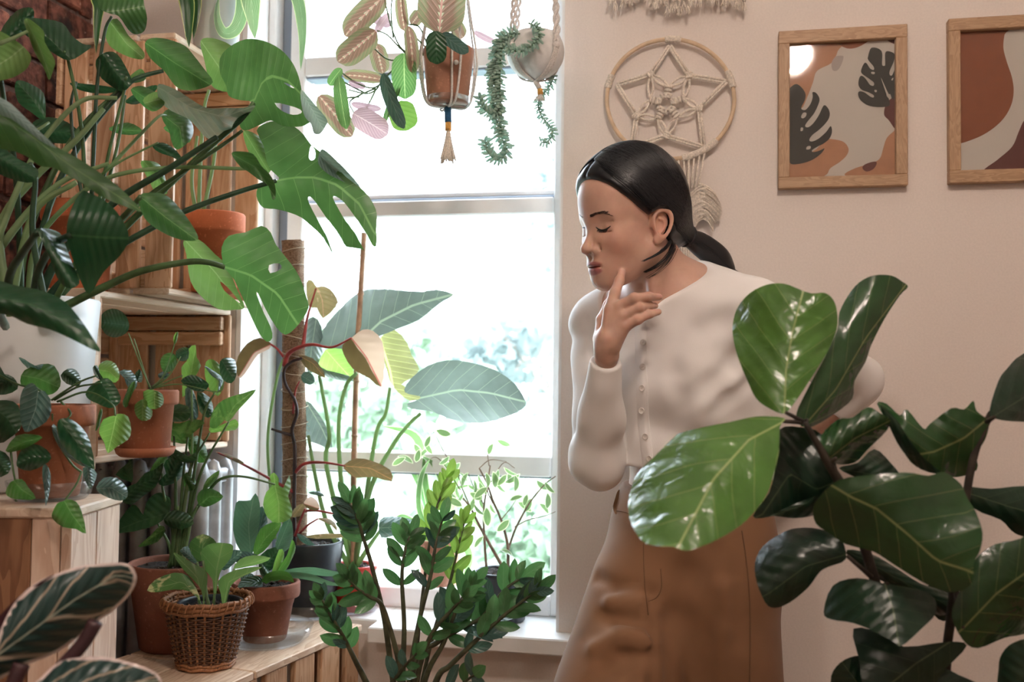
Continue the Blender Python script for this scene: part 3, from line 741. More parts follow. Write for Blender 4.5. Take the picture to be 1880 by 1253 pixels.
# --- upper and left leaves
T(M_MON, [(266,80),(278,70),(308,72),(339,84),(355,101),(375,127),(391,151),(369,163),(342,166),(322,158),(302,131),(285,116),(272,101)], 1.55, [(272,82),(320,115),(385,155)], cs=0.05, ds=0.02)
T(M_MON, [(181,-10),(183,15),(201,25),(218,30),(235,54),(248,63),(265,57),(270,34),(265,10),(258,-12),(220,-25)], 1.5, [(196,22),(228,18),(262,12)], cs=0.04, dt=0.02)
T(M_MONL, [(194,47),(215,34),(235,64),(248,77),(265,97),(261,109),(235,104),(204,87),(194,67)], 1.54, [(205,44),(232,80),(262,105)], cs=0.04)
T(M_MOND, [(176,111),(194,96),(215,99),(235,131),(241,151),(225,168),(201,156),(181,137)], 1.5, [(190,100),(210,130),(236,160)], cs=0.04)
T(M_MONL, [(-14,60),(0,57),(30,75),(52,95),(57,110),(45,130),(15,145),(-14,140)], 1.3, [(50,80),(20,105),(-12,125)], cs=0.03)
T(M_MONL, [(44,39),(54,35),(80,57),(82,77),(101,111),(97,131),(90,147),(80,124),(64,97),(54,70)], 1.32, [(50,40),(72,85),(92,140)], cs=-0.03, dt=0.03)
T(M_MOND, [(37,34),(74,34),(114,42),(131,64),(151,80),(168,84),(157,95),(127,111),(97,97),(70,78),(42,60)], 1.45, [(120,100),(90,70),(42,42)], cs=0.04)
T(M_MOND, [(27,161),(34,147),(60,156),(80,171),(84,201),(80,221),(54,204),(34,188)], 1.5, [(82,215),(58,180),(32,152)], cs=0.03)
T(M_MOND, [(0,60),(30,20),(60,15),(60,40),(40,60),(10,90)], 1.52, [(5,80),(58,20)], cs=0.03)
T(M_MON, [(-12,172),(0,182),(20,196),(50,224),(80,253),(101,268),(150,295),(208,335),(241,365),(260,389),(228,379),(188,362),(154,339),(117,318),(97,308),(74,305),(50,288),(27,278),(-12,262)], 1.18, [(-10,205),(60,252),(130,305),(260,388)], dt=0.02, cs=0.06, ds=-0.02)
T(M_MONB, [(-12,160),(0,178),(20,190),(50,219),(82,250),(104,272),(80,262),(50,240),(20,218),(-12,205)], 1.165, [(-10,180),(50,230),(104,271)], cs=0.02, dt=0.02)
T(M_MON, [(255,360),(285,354),(310,362),(340,395),(362,430),(360,442),(330,440),(295,425),(265,400)], 1.36, [(258,362),(305,400),(360,440)], cs=0.04)
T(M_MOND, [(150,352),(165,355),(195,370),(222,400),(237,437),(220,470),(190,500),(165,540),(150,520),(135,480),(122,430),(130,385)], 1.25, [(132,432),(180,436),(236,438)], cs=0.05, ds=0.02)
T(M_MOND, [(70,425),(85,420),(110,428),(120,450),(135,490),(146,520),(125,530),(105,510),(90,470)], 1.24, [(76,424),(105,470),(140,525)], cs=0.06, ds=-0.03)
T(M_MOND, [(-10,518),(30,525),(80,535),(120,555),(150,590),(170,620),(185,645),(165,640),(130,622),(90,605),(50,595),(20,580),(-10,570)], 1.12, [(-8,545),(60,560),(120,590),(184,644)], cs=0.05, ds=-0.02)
T(M_MON, [(297,215),(310,200),(335,208),(352,225),(355,245),(345,262),(325,275),(315,260),(310,240)], 1.6, [(300,212),(330,235),(335,272)], cs=0.03)
T(M_MON, [(425,282),(440,278),(465,283),(480,305),(495,320),(505,340),(506,362),(500,366),(493,342),(475,330),(455,315),(440,305)], 1.48, [(428,284),(470,308),(503,360)], cs=-0.03, dt=-0.02)
T(M_MONL, [(258,300),(270,295),(290,300),(300,315),(307,345),(305,357),(285,352),(275,335)], 1.55, [(265,298),(290,325),(304,355)], cs=0.03)
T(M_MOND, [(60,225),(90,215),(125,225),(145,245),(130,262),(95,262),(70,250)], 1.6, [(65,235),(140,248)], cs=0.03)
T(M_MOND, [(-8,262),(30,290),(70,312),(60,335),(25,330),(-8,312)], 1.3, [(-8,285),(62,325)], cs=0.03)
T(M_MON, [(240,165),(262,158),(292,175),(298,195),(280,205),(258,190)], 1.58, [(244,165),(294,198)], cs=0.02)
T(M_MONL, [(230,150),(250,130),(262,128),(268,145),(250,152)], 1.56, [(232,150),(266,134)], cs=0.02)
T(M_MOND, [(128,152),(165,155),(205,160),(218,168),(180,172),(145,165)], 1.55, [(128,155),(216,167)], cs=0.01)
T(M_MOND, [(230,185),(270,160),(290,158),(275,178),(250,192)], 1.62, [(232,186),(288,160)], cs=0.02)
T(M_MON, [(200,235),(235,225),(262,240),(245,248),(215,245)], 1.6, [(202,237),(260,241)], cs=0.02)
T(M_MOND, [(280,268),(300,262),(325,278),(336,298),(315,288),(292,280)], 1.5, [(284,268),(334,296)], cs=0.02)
T(M_MONL, [(262,185),(280,170),(298,172),(302,192),(282,203)], 1.5, [(264,190),(300,180)], cs=0.02)
T(M_MONL, [(448,240),(475,250),(490,280),(498,312),(480,320),(462,290),(450,262)], 1.62, [(450,244),(492,314)], cs=0.02)
T(M_MON, [(300,235),(325,225),(350,235),(348,262),(322,250)], 1.66, [(302,236),(348,250)], cs=0.02)
# --- stalks: they rise from the white pot and fan out
root = (70, 565)
S([(70,575),(120,512),(240,440),(340,388),(440,352),(508,332)], 1.56, 1.55, 0.0065, 0.0035, M_STEMD)
S([(80,575),(150,500),(260,388),(380,275),(440,222),(466,188)], 1.57, 1.52, 0.0065, 0.0035, M_STEM)
S([(60,575),(110,470),(210,372),(310,310),(398,252)], 1.56, 1.46, 0.0075, 0.004, M_STEMD)
S([(95,575),(190,528),(260,498),(340,482),(380,482),(413,491)], 1.5, 1.50, 0.0065, 0.004, M_STEM)
S([(105,575),(200,525),(280,492),(345,480)], 1.54, 1.58, 0.004, 0.003, M_STEMD)
S([(50,570),(60,470),(100,400),(190,330),(310,308),(440,310),(470,308)], 1.5, 1.5, 0.0045, 0.0025, M_STEML)
S([(30,570),(55,420),(130,260),(215,170),(262,135)], 1.5, 1.56, 0.006, 0.003, M_STEM)
S([(45,570),(90,380),(150,260),(230,160),(262,140),(300,130)], 1.52, 1.55, 0.0055, 0.003, M_STEMD)
S([(20,570),(40,460),(70,380),(140,335)], 1.45, 1.45, 0.006, 0.004, M_STEML)
S([(-5,440),(40,330),(85,250),(150,185),(215,180)], 1.4, 1.5, 0.005, 0.003, M_STEML)
S([(20,580),(0,420),(60,330),(135,262),(190,200)], 1.42, 1.5, 0.0065, 0.004, M_STEML)
S([(85,570),(60,430),(65,330),(55,300)], 1.4, 1.35, 0.005, 0.003, M_STEMD)
S([(160,430),(150,240),(125,110),(118,95)], 1.52, 1.45, 0.0035, 0.002, M_STEM)
S([(165,430),(172,280),(178,160),(192,60),(205,30)], 1.52, 1.5, 0.0035, 0.002, M_STEMD)
S([(170,430),(200,280),(225,180),(232,140)], 1.53, 1.5, 0.003, 0.002, M_STEM)
S([(175,420),(215,270),(230,175)], 1.54, 1.55, 0.003, 0.002, M_STEM)
S([(165,430),(140,300),(130,200),(140,150)], 1.5, 1.5, 0.003, 0.002, M_STEMD)
S([(180,330),(250,255),(290,215),(305,212)], 1.52, 1.6, 0.003, 0.002, M_STEML)
S([(170,335),(215,300),(290,262)], 1.52, 1.5, 0.0025, 0.0015, M_STEML)
S([(0,80),(25,70),(50,58)], 1.28, 1.31, 0.003, 0.0022, M_STEML)
S([(-8,88),(10,200),(30,330),(40,560)], 1.3, 1.5, 0.003, 0.005, M_STEMD)
S([(190,440),(260,370),(330,320),(415,262),(445,240)], 1.52, 1.5, 0.004, 0.0025, M_STEM)
S([(70,425),(45,460),(20,500),(10,560)], 1.24, 1.4, 0.0045, 0.006, M_STEMD)
S([(130,432),(100,450),(70,500),(60,570)], 1.25, 1.45, 0.0045, 0.006, M_STEMD)
S([(258,362),(225,400),(150,470),(90,570)], 1.36, 1.5, 0.004, 0.005, M_STEM)
S([(-20,545),(-10,560),(10,600)], 1.12, 1.4, 0.004, 0.006, M_STEMD)
S([(0,455),(60,380),(120,330),(200,300)], 1.44, 1.5, 0.006, 0.003, M_STEML)
S([(10,300),(40,260),(90,225)], 1.42, 1.5, 0.004, 0.002, M_STEML)
# ================================================================== fiddle-leaf fig at the right
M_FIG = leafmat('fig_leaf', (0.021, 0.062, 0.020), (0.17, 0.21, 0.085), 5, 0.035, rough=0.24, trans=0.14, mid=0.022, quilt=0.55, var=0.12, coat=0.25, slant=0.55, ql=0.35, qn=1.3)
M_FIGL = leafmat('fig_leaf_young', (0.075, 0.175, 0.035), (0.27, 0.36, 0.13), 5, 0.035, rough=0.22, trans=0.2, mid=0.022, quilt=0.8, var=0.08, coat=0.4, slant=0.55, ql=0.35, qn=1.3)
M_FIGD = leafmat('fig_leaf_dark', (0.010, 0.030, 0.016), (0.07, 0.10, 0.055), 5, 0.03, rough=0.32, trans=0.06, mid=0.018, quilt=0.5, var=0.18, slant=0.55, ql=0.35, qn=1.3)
M_TRUNK = simple('fig_bark', (0.035, 0.026, 0.018), 0.85, 40, 0.4, 0.5, 0.003)
FD = 1.12
fp = P(1690, 1253, FD + 0.06); fp.z = 0.0
FG = thing('fiddle_leaf_fig', 'dark glossy fiddle-leaf fig in the right foreground before the wall', 'plant', fp)
pot(FG, fp, 0.17, 0.13, 0.30, M_WHITEC, rim=0.15)
tr_ = [fp + Vector((0, 0, 0.26)), fp + Vector((0.01, 0.01, 0.5))] + pts3([(1655, 1253), (1610, 1080), (1560, 925), (1520, 850), (1478, 776)], FD + 0.05, FD)
tube('trunk', tr_, [0.014, 0.011, 0.007, 0.006, 0.006, 0.005, 0.003], M_TRUNK, FG, 10, 5)
tube('branch', [fp + Vector((0.01, 0.01, 0.5))] + pts3([(1735, 1253), (1745, 1140), (1762, 1000), (1785, 850), (1815, 768), (1830, 752)], FD + 0.06, FD + 0.03), [0.011, 0.006, 0.0055, 0.005, 0.0045, 0.004, 0.003], M_TRUNK, FG, 8, 5)
T = lambda mat, out, d0, mid, **k: tleaf(FG, mat, out, d0, mid, grid=17, **k)
T(M_FIGL, [(1345,598),(1353,567),(1376,539),(1408,523),(1439,521),(1467,531),(1490,539),(1514,538),(1530,551),(1537,574),(1536,606),(1518,649),(1486,700),(1459,740),(1443,758),(1431,759),(1408,748),(1388,732),(1374,704),(1355,657),(1347,626)], FD, [(1440,757),(1443,680),(1455,610),(1475,533)], dt=0.05, cs=0.05, ds=-0.02, rip=0.008)
T(M_FIG, [(1667,527),(1652,543),(1624,586),(1600,633),(1589,665),(1569,700),(1565,732),(1534,759),(1494,783),(1471,783),(1462,760),(1482,716),(1518,649),(1537,606),(1541,574),(1557,543),(1577,519),(1604,506),(1636,506),(1656,517)], FD + 0.03, [(1480,778),(1535,715),(1590,620),(1660,527)], dt=0.08, cs=0.06, ds=0.05, rip=0.006)
T(M_FIGL, [(1432,785),(1430,830),(1421,870),(1410,905),(1390,935),(1360,965),(1320,990),(1290,1003),(1260,1012),(1235,1005),(1205,1003),(1180,995),(1160,965),(1153,930),(1158,900),(1170,870),(1200,840),(1230,810),(1250,795),(1290,785),(1340,775),(1390,765),(1440,768)], FD - 0.01, [(1438,775),(1375,808),(1310,880),(1245,1005)], dt=-0.14, cs=0.06, ds=0.05, rip=0.008)
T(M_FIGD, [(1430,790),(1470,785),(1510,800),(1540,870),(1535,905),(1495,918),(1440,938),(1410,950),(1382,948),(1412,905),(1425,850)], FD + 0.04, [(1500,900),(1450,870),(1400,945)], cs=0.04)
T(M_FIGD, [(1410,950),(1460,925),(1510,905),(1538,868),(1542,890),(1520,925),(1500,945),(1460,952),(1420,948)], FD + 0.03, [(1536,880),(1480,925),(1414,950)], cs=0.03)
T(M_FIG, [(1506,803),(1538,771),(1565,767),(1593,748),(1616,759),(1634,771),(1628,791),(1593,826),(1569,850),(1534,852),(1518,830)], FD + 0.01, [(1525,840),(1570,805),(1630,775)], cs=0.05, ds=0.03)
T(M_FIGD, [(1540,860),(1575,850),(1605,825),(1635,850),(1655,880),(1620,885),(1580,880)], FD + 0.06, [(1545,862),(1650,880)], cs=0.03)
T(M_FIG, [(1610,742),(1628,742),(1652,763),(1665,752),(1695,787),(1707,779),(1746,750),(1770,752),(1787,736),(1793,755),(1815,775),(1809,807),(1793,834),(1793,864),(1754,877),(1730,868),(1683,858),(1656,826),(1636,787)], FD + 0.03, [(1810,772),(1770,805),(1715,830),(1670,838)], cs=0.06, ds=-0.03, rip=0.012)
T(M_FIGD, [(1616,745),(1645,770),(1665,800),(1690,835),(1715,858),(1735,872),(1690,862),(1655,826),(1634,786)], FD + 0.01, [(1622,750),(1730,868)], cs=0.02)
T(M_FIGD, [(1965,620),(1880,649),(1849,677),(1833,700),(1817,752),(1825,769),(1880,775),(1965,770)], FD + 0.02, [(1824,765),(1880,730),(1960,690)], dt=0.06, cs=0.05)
T(M_FIG, [(1493,934),(1505,913),(1540,882),(1602,872),(1664,868),(1705,874),(1733,867),(1764,889),(1775,913),(1792,941),(1804,979),(1799,1013),(1788,1034),(1785,1069),(1764,1086),(1733,1086),(1692,1069),(1636,1034),(1602,1013),(1553,1000),(1526,982),(1498,962)], FD - 0.02, [(1560,912),(1610,935),(1665,980),(1720,1030),(1783,1050)], dt=-0.04, cs=0.06, ds=0.03, rip=0.008)
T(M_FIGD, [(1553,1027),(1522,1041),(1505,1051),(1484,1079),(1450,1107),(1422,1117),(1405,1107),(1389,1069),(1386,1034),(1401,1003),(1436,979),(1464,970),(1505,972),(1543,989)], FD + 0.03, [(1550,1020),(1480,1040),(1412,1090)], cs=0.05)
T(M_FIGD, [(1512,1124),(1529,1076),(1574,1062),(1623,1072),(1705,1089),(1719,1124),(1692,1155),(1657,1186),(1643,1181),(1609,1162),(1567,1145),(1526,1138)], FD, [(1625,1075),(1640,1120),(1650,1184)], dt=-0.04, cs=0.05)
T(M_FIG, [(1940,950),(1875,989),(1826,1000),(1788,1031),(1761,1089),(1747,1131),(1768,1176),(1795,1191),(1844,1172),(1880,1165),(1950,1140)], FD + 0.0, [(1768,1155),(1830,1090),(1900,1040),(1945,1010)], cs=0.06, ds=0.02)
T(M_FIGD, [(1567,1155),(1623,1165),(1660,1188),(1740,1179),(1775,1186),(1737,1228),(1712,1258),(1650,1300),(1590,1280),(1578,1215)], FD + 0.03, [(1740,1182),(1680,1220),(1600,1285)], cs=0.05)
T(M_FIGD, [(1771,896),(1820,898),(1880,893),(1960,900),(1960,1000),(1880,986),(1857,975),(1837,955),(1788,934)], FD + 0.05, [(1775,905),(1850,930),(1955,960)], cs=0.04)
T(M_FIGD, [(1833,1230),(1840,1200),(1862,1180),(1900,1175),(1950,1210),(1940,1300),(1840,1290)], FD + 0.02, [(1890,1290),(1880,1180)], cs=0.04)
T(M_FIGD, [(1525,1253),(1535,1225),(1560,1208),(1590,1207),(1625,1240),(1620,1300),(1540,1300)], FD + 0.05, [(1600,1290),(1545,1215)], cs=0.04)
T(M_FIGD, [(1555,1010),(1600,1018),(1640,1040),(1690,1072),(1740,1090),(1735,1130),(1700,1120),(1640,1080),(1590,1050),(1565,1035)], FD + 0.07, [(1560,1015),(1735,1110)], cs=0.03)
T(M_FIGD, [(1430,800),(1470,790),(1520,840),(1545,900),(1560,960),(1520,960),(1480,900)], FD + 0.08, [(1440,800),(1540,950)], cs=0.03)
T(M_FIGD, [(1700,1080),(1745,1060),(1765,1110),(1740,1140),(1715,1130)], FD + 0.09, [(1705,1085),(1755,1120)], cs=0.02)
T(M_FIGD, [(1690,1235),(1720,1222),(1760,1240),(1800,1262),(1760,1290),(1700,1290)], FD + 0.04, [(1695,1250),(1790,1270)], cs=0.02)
for lst in ([(1520,850),(1535,842)], [(1560,925),(1556,912)], [(1600,1060),(1556,1022)], [(1610,1080),(1630,1072)], [(1755,1090),(1768,1155)], [(1478,776),(1441,757)], [(1478,776),(1438,774)], [(1478,776),(1482,772)], [(1812,775),(1826,766)]):
    stem(FG, M_TRUNK, lst, FD + 0.02, FD, 0.003, 0.0022, 'leaf_stalk', 6, 2)
# ================================================================== smaller plants
def ribbon(parent, mat, pts, w, roll=0, fold=0.2, shape='strap', n=6, cols=4, name='leaf'):
    """strap leaf following a spine of world points; w = full width in metres"""
    sp_ = [Vector(p) for p in cr([tuple(p) for p in pts], n)]; m = len(sp_); V, UV, U2, F = [], [], [], []
    prev = None
    for i, p in enumerate(sp_):
        t = i / (m - 1); tg = (sp_[min(i + 1, m - 1)] - sp_[max(i - 1, 0)]).normalized()
        sd = tg.cross(CAMPOS - p)
        sd = sd.normalized() if sd.length > 1e-6 else tg.orthogonal().normalized()
        sd = Matrix.Rotation(R(roll), 3, tg) @ sd
        if prev is not None and sd.dot(prev) < 0: sd = -sd
        prev = sd; nn = sd.cross(tg); h = hfun(shape, t)
        for j in range(cols + 1):
            s = -1 + 2 * j / cols; V.append(p + sd * (s * h * w / 2) + nn * (fold * abs(s) * h * w / 2)); UV.append((s, t)); U2.append((1 - abs(s), 0))
    for i in range(m - 1):
        for j in range(cols):
            q = i * (cols + 1) + j; F.append((q, q + 1, q + cols + 2, q + cols + 1))
    return mesh(name, V, F, mat, parent, UV, U2)
def hp(pos, npx): return npx / FPX * depth_of(pos)
def leaves(parent, mat, items, d, cs=0.03, sm=2, grid=9):
    for it in items:
        out, mid = it[0], it[1]; k = dict(it[2]) if len(it) > 2 else {}
        mt = k.pop('mat', mat); dd = d + k.pop('dd', 0.0); k.setdefault('cs', cs)
        tleaf(parent, mt, out, dd, mid, sm=sm, grid=grid, **k)
M_GREEN = leafmat('green_leaf', (0.07, 0.17, 0.045), (0.13, 0.25, 0.09), 6, 0.08, rough=0.35, trans=0.4, quilt=0.3)
M_DARKG = leafmat('dark_green_leaf', (0.022, 0.070, 0.032), (0.05, 0.11, 0.06), 6, 0.08, rough=0.28, trans=0.2, quilt=0.3)
M_LIME = leafmat('light_green_leaf', (0.16, 0.29, 0.075), (0.26, 0.38, 0.14), 6, 0.08, rough=0.38, trans=0.45, quilt=0.3)
M_SHEEN = leafmat('leaf_painted_blue_sheen', (0.085, 0.16, 0.15), (0.20, 0.28, 0.28), 6, 0.12, rough=0.25, trans=0.2, quilt=0.4)  # bluish daylight sheen put into the leaf colour itself
# ---------------------------------------------------------------- heart-leaf plant on the brown box
q = P(92, 918, 1.455); q.z = ez1 + 0.001
PH = thing('potted_philodendron', 'trailing heart-leaf philodendron in terracotta at the left edge on the brown box', 'plant', q + Vector((0, 0, 0.004)))
saucer(q, hp(q, 76), hp(q, 34), M_CLEAR, 'clear plastic saucer under the heart-leaf plant on the brown box')
qq = q + Vector((0, 0, 0.004)); dq = depth_of(q)
pot(PH, qq, hp(q, 74), hp(q, 50), hp(q, 168), M_TERRA, rim=0.24, soil=0.93)
leaves(PH, M_DARKG, [
 ([(37,700),(45,680),(75,669),(100,672),(112,700),(105,718),(88,726),(70,718),(45,712)], [(40,690),(70,695),(110,712)], dict(mat=M_GREEN)),
 ([(36,740),(42,715),(58,703),(68,712),(70,720),(82,718),(92,735),(94,755),(85,775),(60,790),(45,793),(38,770)], [(70,716),(66,750),(50,792)], dict(mat=M_SHEEN, dd=-0.12, ds=0.02)),
 ([(111,690),(125,677),(140,680),(148,695),(145,710),(122,705)], [(118,684),(132,694),(146,708)], dict(mat=M_DARKG)),
 ([(170,676),(178,671),(186,685),(188,699),(176,693)], [(174,673),(187,698)], {}),
 ([(181,672),(195,662),(212,668),(220,690),(212,703),(195,698),(185,690)], [(184,680),(202,683),(216,698)], dict(mat=M_LIME)),
 ([(157,725),(165,710),(190,695),(205,700),(222,730),(215,745),(200,750),(180,742),(165,735)], [(186,703),(198,722),(208,748)], dict(dd=-0.02)),
 ([(182,790),(190,770),(211,763),(220,760),(235,765),(241,790),(235,808),(215,820),(198,833),(192,815),(184,800)], [(213,765),(208,790),(198,831)], dict(mat=M_LIME)),
 ([(105,785),(108,772),(118,768),(132,771),(150,785),(165,810),(174,862),(150,850),(125,835),(112,815)], [(112,775),(138,808),(172,860)], dict(dd=-0.12)),
 ([(95,783),(103,782),(112,815),(140,845),(168,858),(150,856),(122,838),(102,810)], [(97,785),(125,835),(165,858)], dict(mat=M_SHEEN, dd=-0.13)),
 ([(10,828),(30,800),(60,798),(78,804),(50,822),(25,830)], [(76,804),(45,812),(12,827)], dict(mat=M_GREEN, dd=-0.1)),
 ([(30,850),(40,825),(60,815),(85,825),(94,842),(80,855),(55,865),(35,860)], [(90,840),(60,840),(32,852)], dict(dd=-0.1)),
 ([(78,858),(85,853),(93,870),(92,900),(84,930),(82,905),(78,880)], [(85,855),(85,890),(84,928)], dict(mat=M_SHEEN, dd=-0.13)),
 ([(10,905),(20,885),(40,880),(52,895),(66,916),(40,918),(20,915)], [(26,884),(40,900),(64,915)], dict(dd=-0.13, mat=M_GREEN)),
 ([(95,945),(105,925),(116,921),(124,917),(140,922),(150,940),(158,980),(140,972),(115,968),(98,955)], [(118,920),(132,945),(157,978)], dict(dd=-0.12, mat=M_GREEN)),
 ([(152,860),(165,858),(178,870),(172,890),(165,898),(155,880)], [(160,858),(165,896)], dict(mat=M_SHEEN, dd=-0.11)),
 ([(177,895),(190,878),(215,878),(232,895),(234,912),(222,920),(200,915),(182,905)], [(180,898),(205,896),(232,914)], dict(mat=M_SHEEN, dd=-0.06)),
 ([(-10,660),(10,690),(30,700),(32,715),(10,725),(-10,718)], [(-8,680),(30,712)], {}),
 ([(-10,745),(12,735),(34,745),(40,780),(25,800),(-10,815)], [(-8,750),(15,770),(30,795)], dict(dd=-0.08)),
 ([(-10,830),(10,832),(20,850),(15,870),(-10,875)], [(-8,838),(12,868)], dict(dd=-0.1)),
 ([(34,657),(45,660),(65,672),(80,668),(70,682),(50,676)], [(35,658),(76,676)], dict(mat=M_SHEEN)),
 ([(175,792),(181,760),(187,750),(188,760),(183,782)], [(186,752),(176,790)], dict(mat=M_GREEN)),
 ([(-10,690),(15,688),(30,700),(20,712),(-10,712)], [(-8,698),(28,703)], dict(mat=M_DARKG)),
], dq - 0.01)
for lst in ([(95,735),(120,718),(150,700),(178,690)], [(100,735),(140,712),(170,706),(186,703)], [(92,735),(80,722),(60,708)], [(105,738),(160,720),(205,742),(212,764)], [(88,735),(70,730),(68,716)], [(110,736),(130,760),(114,776)], [(20,830),(24,862),(28,884)], [(150,866),(140,890),(120,918)], [(28,918),(40,932),(70,941),(94,941)], [(0,690),(30,705),(60,715),(90,738)], [(150,868),(130,850),(100,800),(96,760)]):
    stem(PH, M_STEM, lst, dq - 0.03, dq - 0.05, 0.0016, 0.0013, 'vine', 6, 5)
# ---------------------------------------------------------------- round-leaved plant inside the middle crate
q = onZ(266, 838, bz0 + 0.0125); dq = depth_of(q)
saucer(q, hp(q, 54), hp(q, 17), M_TERRA, 'terracotta saucer inside the middle crate', flare=0.010)
PI = thing('potted_pilea', 'round-leaved plant in terracotta inside the middle crate', 'plant', q + Vector((0, 0, 0.004)))
pot(PI, q + Vector((0, 0, 0.004)), hp(q, 57), hp(q, 43), hp(q, 118), M_TERRA, rim=0.24)
leaves(PI, M_DARKG, [
 ([(182,590),(190,574),(206,567),(225,573),(236,590),(236,606),(224,617),(207,620),(192,612)], [(222,596),(205,594),(184,592)], {}),
 ([(294,666),(300,652),(315,648),(324,656),(324,670),(314,682),(300,683)], [(322,652),(308,668),(296,682)], dict(mat=M_GREEN)),
 ([(318,622),(322,612),(327,610),(326,622),(321,634)], [(325,611),(320,633)], dict(mat=M_LIME)),
 ([(323,645),(335,638),(346,640),(346,658),(335,664),(324,658)], [(345,645),(325,655)], {}),
 ([(332,700),(345,690),(360,690),(380,702),(383,710),(372,720),(350,715)], [(380,706),(334,702)], {}),
 ([(262,720),(280,716),(298,724),(300,742),(285,752),(268,745)], [(283,718),(284,750)], dict(mat=M_LIME, dd=-0.07)),
 ([(247,745),(258,735),(268,735),(280,755),(276,770),(260,773),(249,762)], [(262,735),(262,770)], dict(mat=M_LIME, dd=-0.065)),
 ([(404,664),(415,657),(432,662),(434,690),(425,704),(412,700),(404,685)], [(407,662),(430,698)], {}),
 ([(290,688),(300,682),(310,686),(305,696),(294,696)], [(292,690),(308,690)], dict(mat=M_SHEEN)),
 ([(246,690),(256,678),(262,690),(260,702),(250,700)], [(248,700),(256,680)], {}),
 ([(218,682),(240,680),(252,700),(248,715),(235,712),(228,695)], [(220,684),(248,712)], dict(mat=M_SHEEN, dd=-0.04)),
 ([(225,735),(236,710),(248,700),(246,720),(236,745),(228,748)], [(246,702),(228,746)], dict(mat=M_GREEN, dd=-0.06)),
], dq - 0.005)
for lst in ([(276,712),(262,680),(236,612)], [(278,712),(300,690),(318,640),(320,632)], [(280,712),(295,698),(305,684)], [(274,712),(258,660),(246,622)], [(282,712),(310,690),(332,655)], [(280,714),(250,726),(240,733)], [(280,714),(310,700),(335,690)], [(276,714),(270,722),(280,720)], [(284,712),(330,706),(400,720),(412,700)]):
    stem(PI, M_STEML, lst, dq, dq - 0.02, 0.0013, 0.001, 'leaf_stalk', 6, 5)
# ---------------------------------------------------------------- pots on the crates behind the monstera
q = P(392, 540, 1.93); q.z = az0 + 0.0135; dq = depth_of(q)
TP = thing('terracotta_pot', 'orange terracotta pot standing in the tall crate near the window', 'pot', q)
pot(TP, q, hp(q, 54), hp(q, 40), P(392, 392, dq).z - q.z, M_ORANGE, rim=0.26)
q = P(150, 470, 1.78); q.z = bz1 + 0.014
M_GLASSL = clearmat('bottle_glass', (0.9, 0.93, 0.95), 0.3, 0.05)
q = Vector((-1.122, -0.433, bz1 + 0.001)); dq = depth_of(q)
TP2 = thing('terracotta_pot', 'wide terracotta pot half hidden behind the monstera stalks in front of the tall crate', 'pot', q)
pot(TP2, q, 0.066, 0.048, P(146, 374, dq).z - q.z, M_ORANGE, rim=0.22)
# cane and slim stems rising from the orange pot
for i, lst in enumerate(([(365,392),(368,300),(375,200),(384,165)], [(372,394),(392,300),(398,230)], [(360,392),(352,330),(362,250)])):
    stem(TP, M_STEML, lst, 1.93, 1.93, 0.004, 0.003, 'stem', 7, 4)
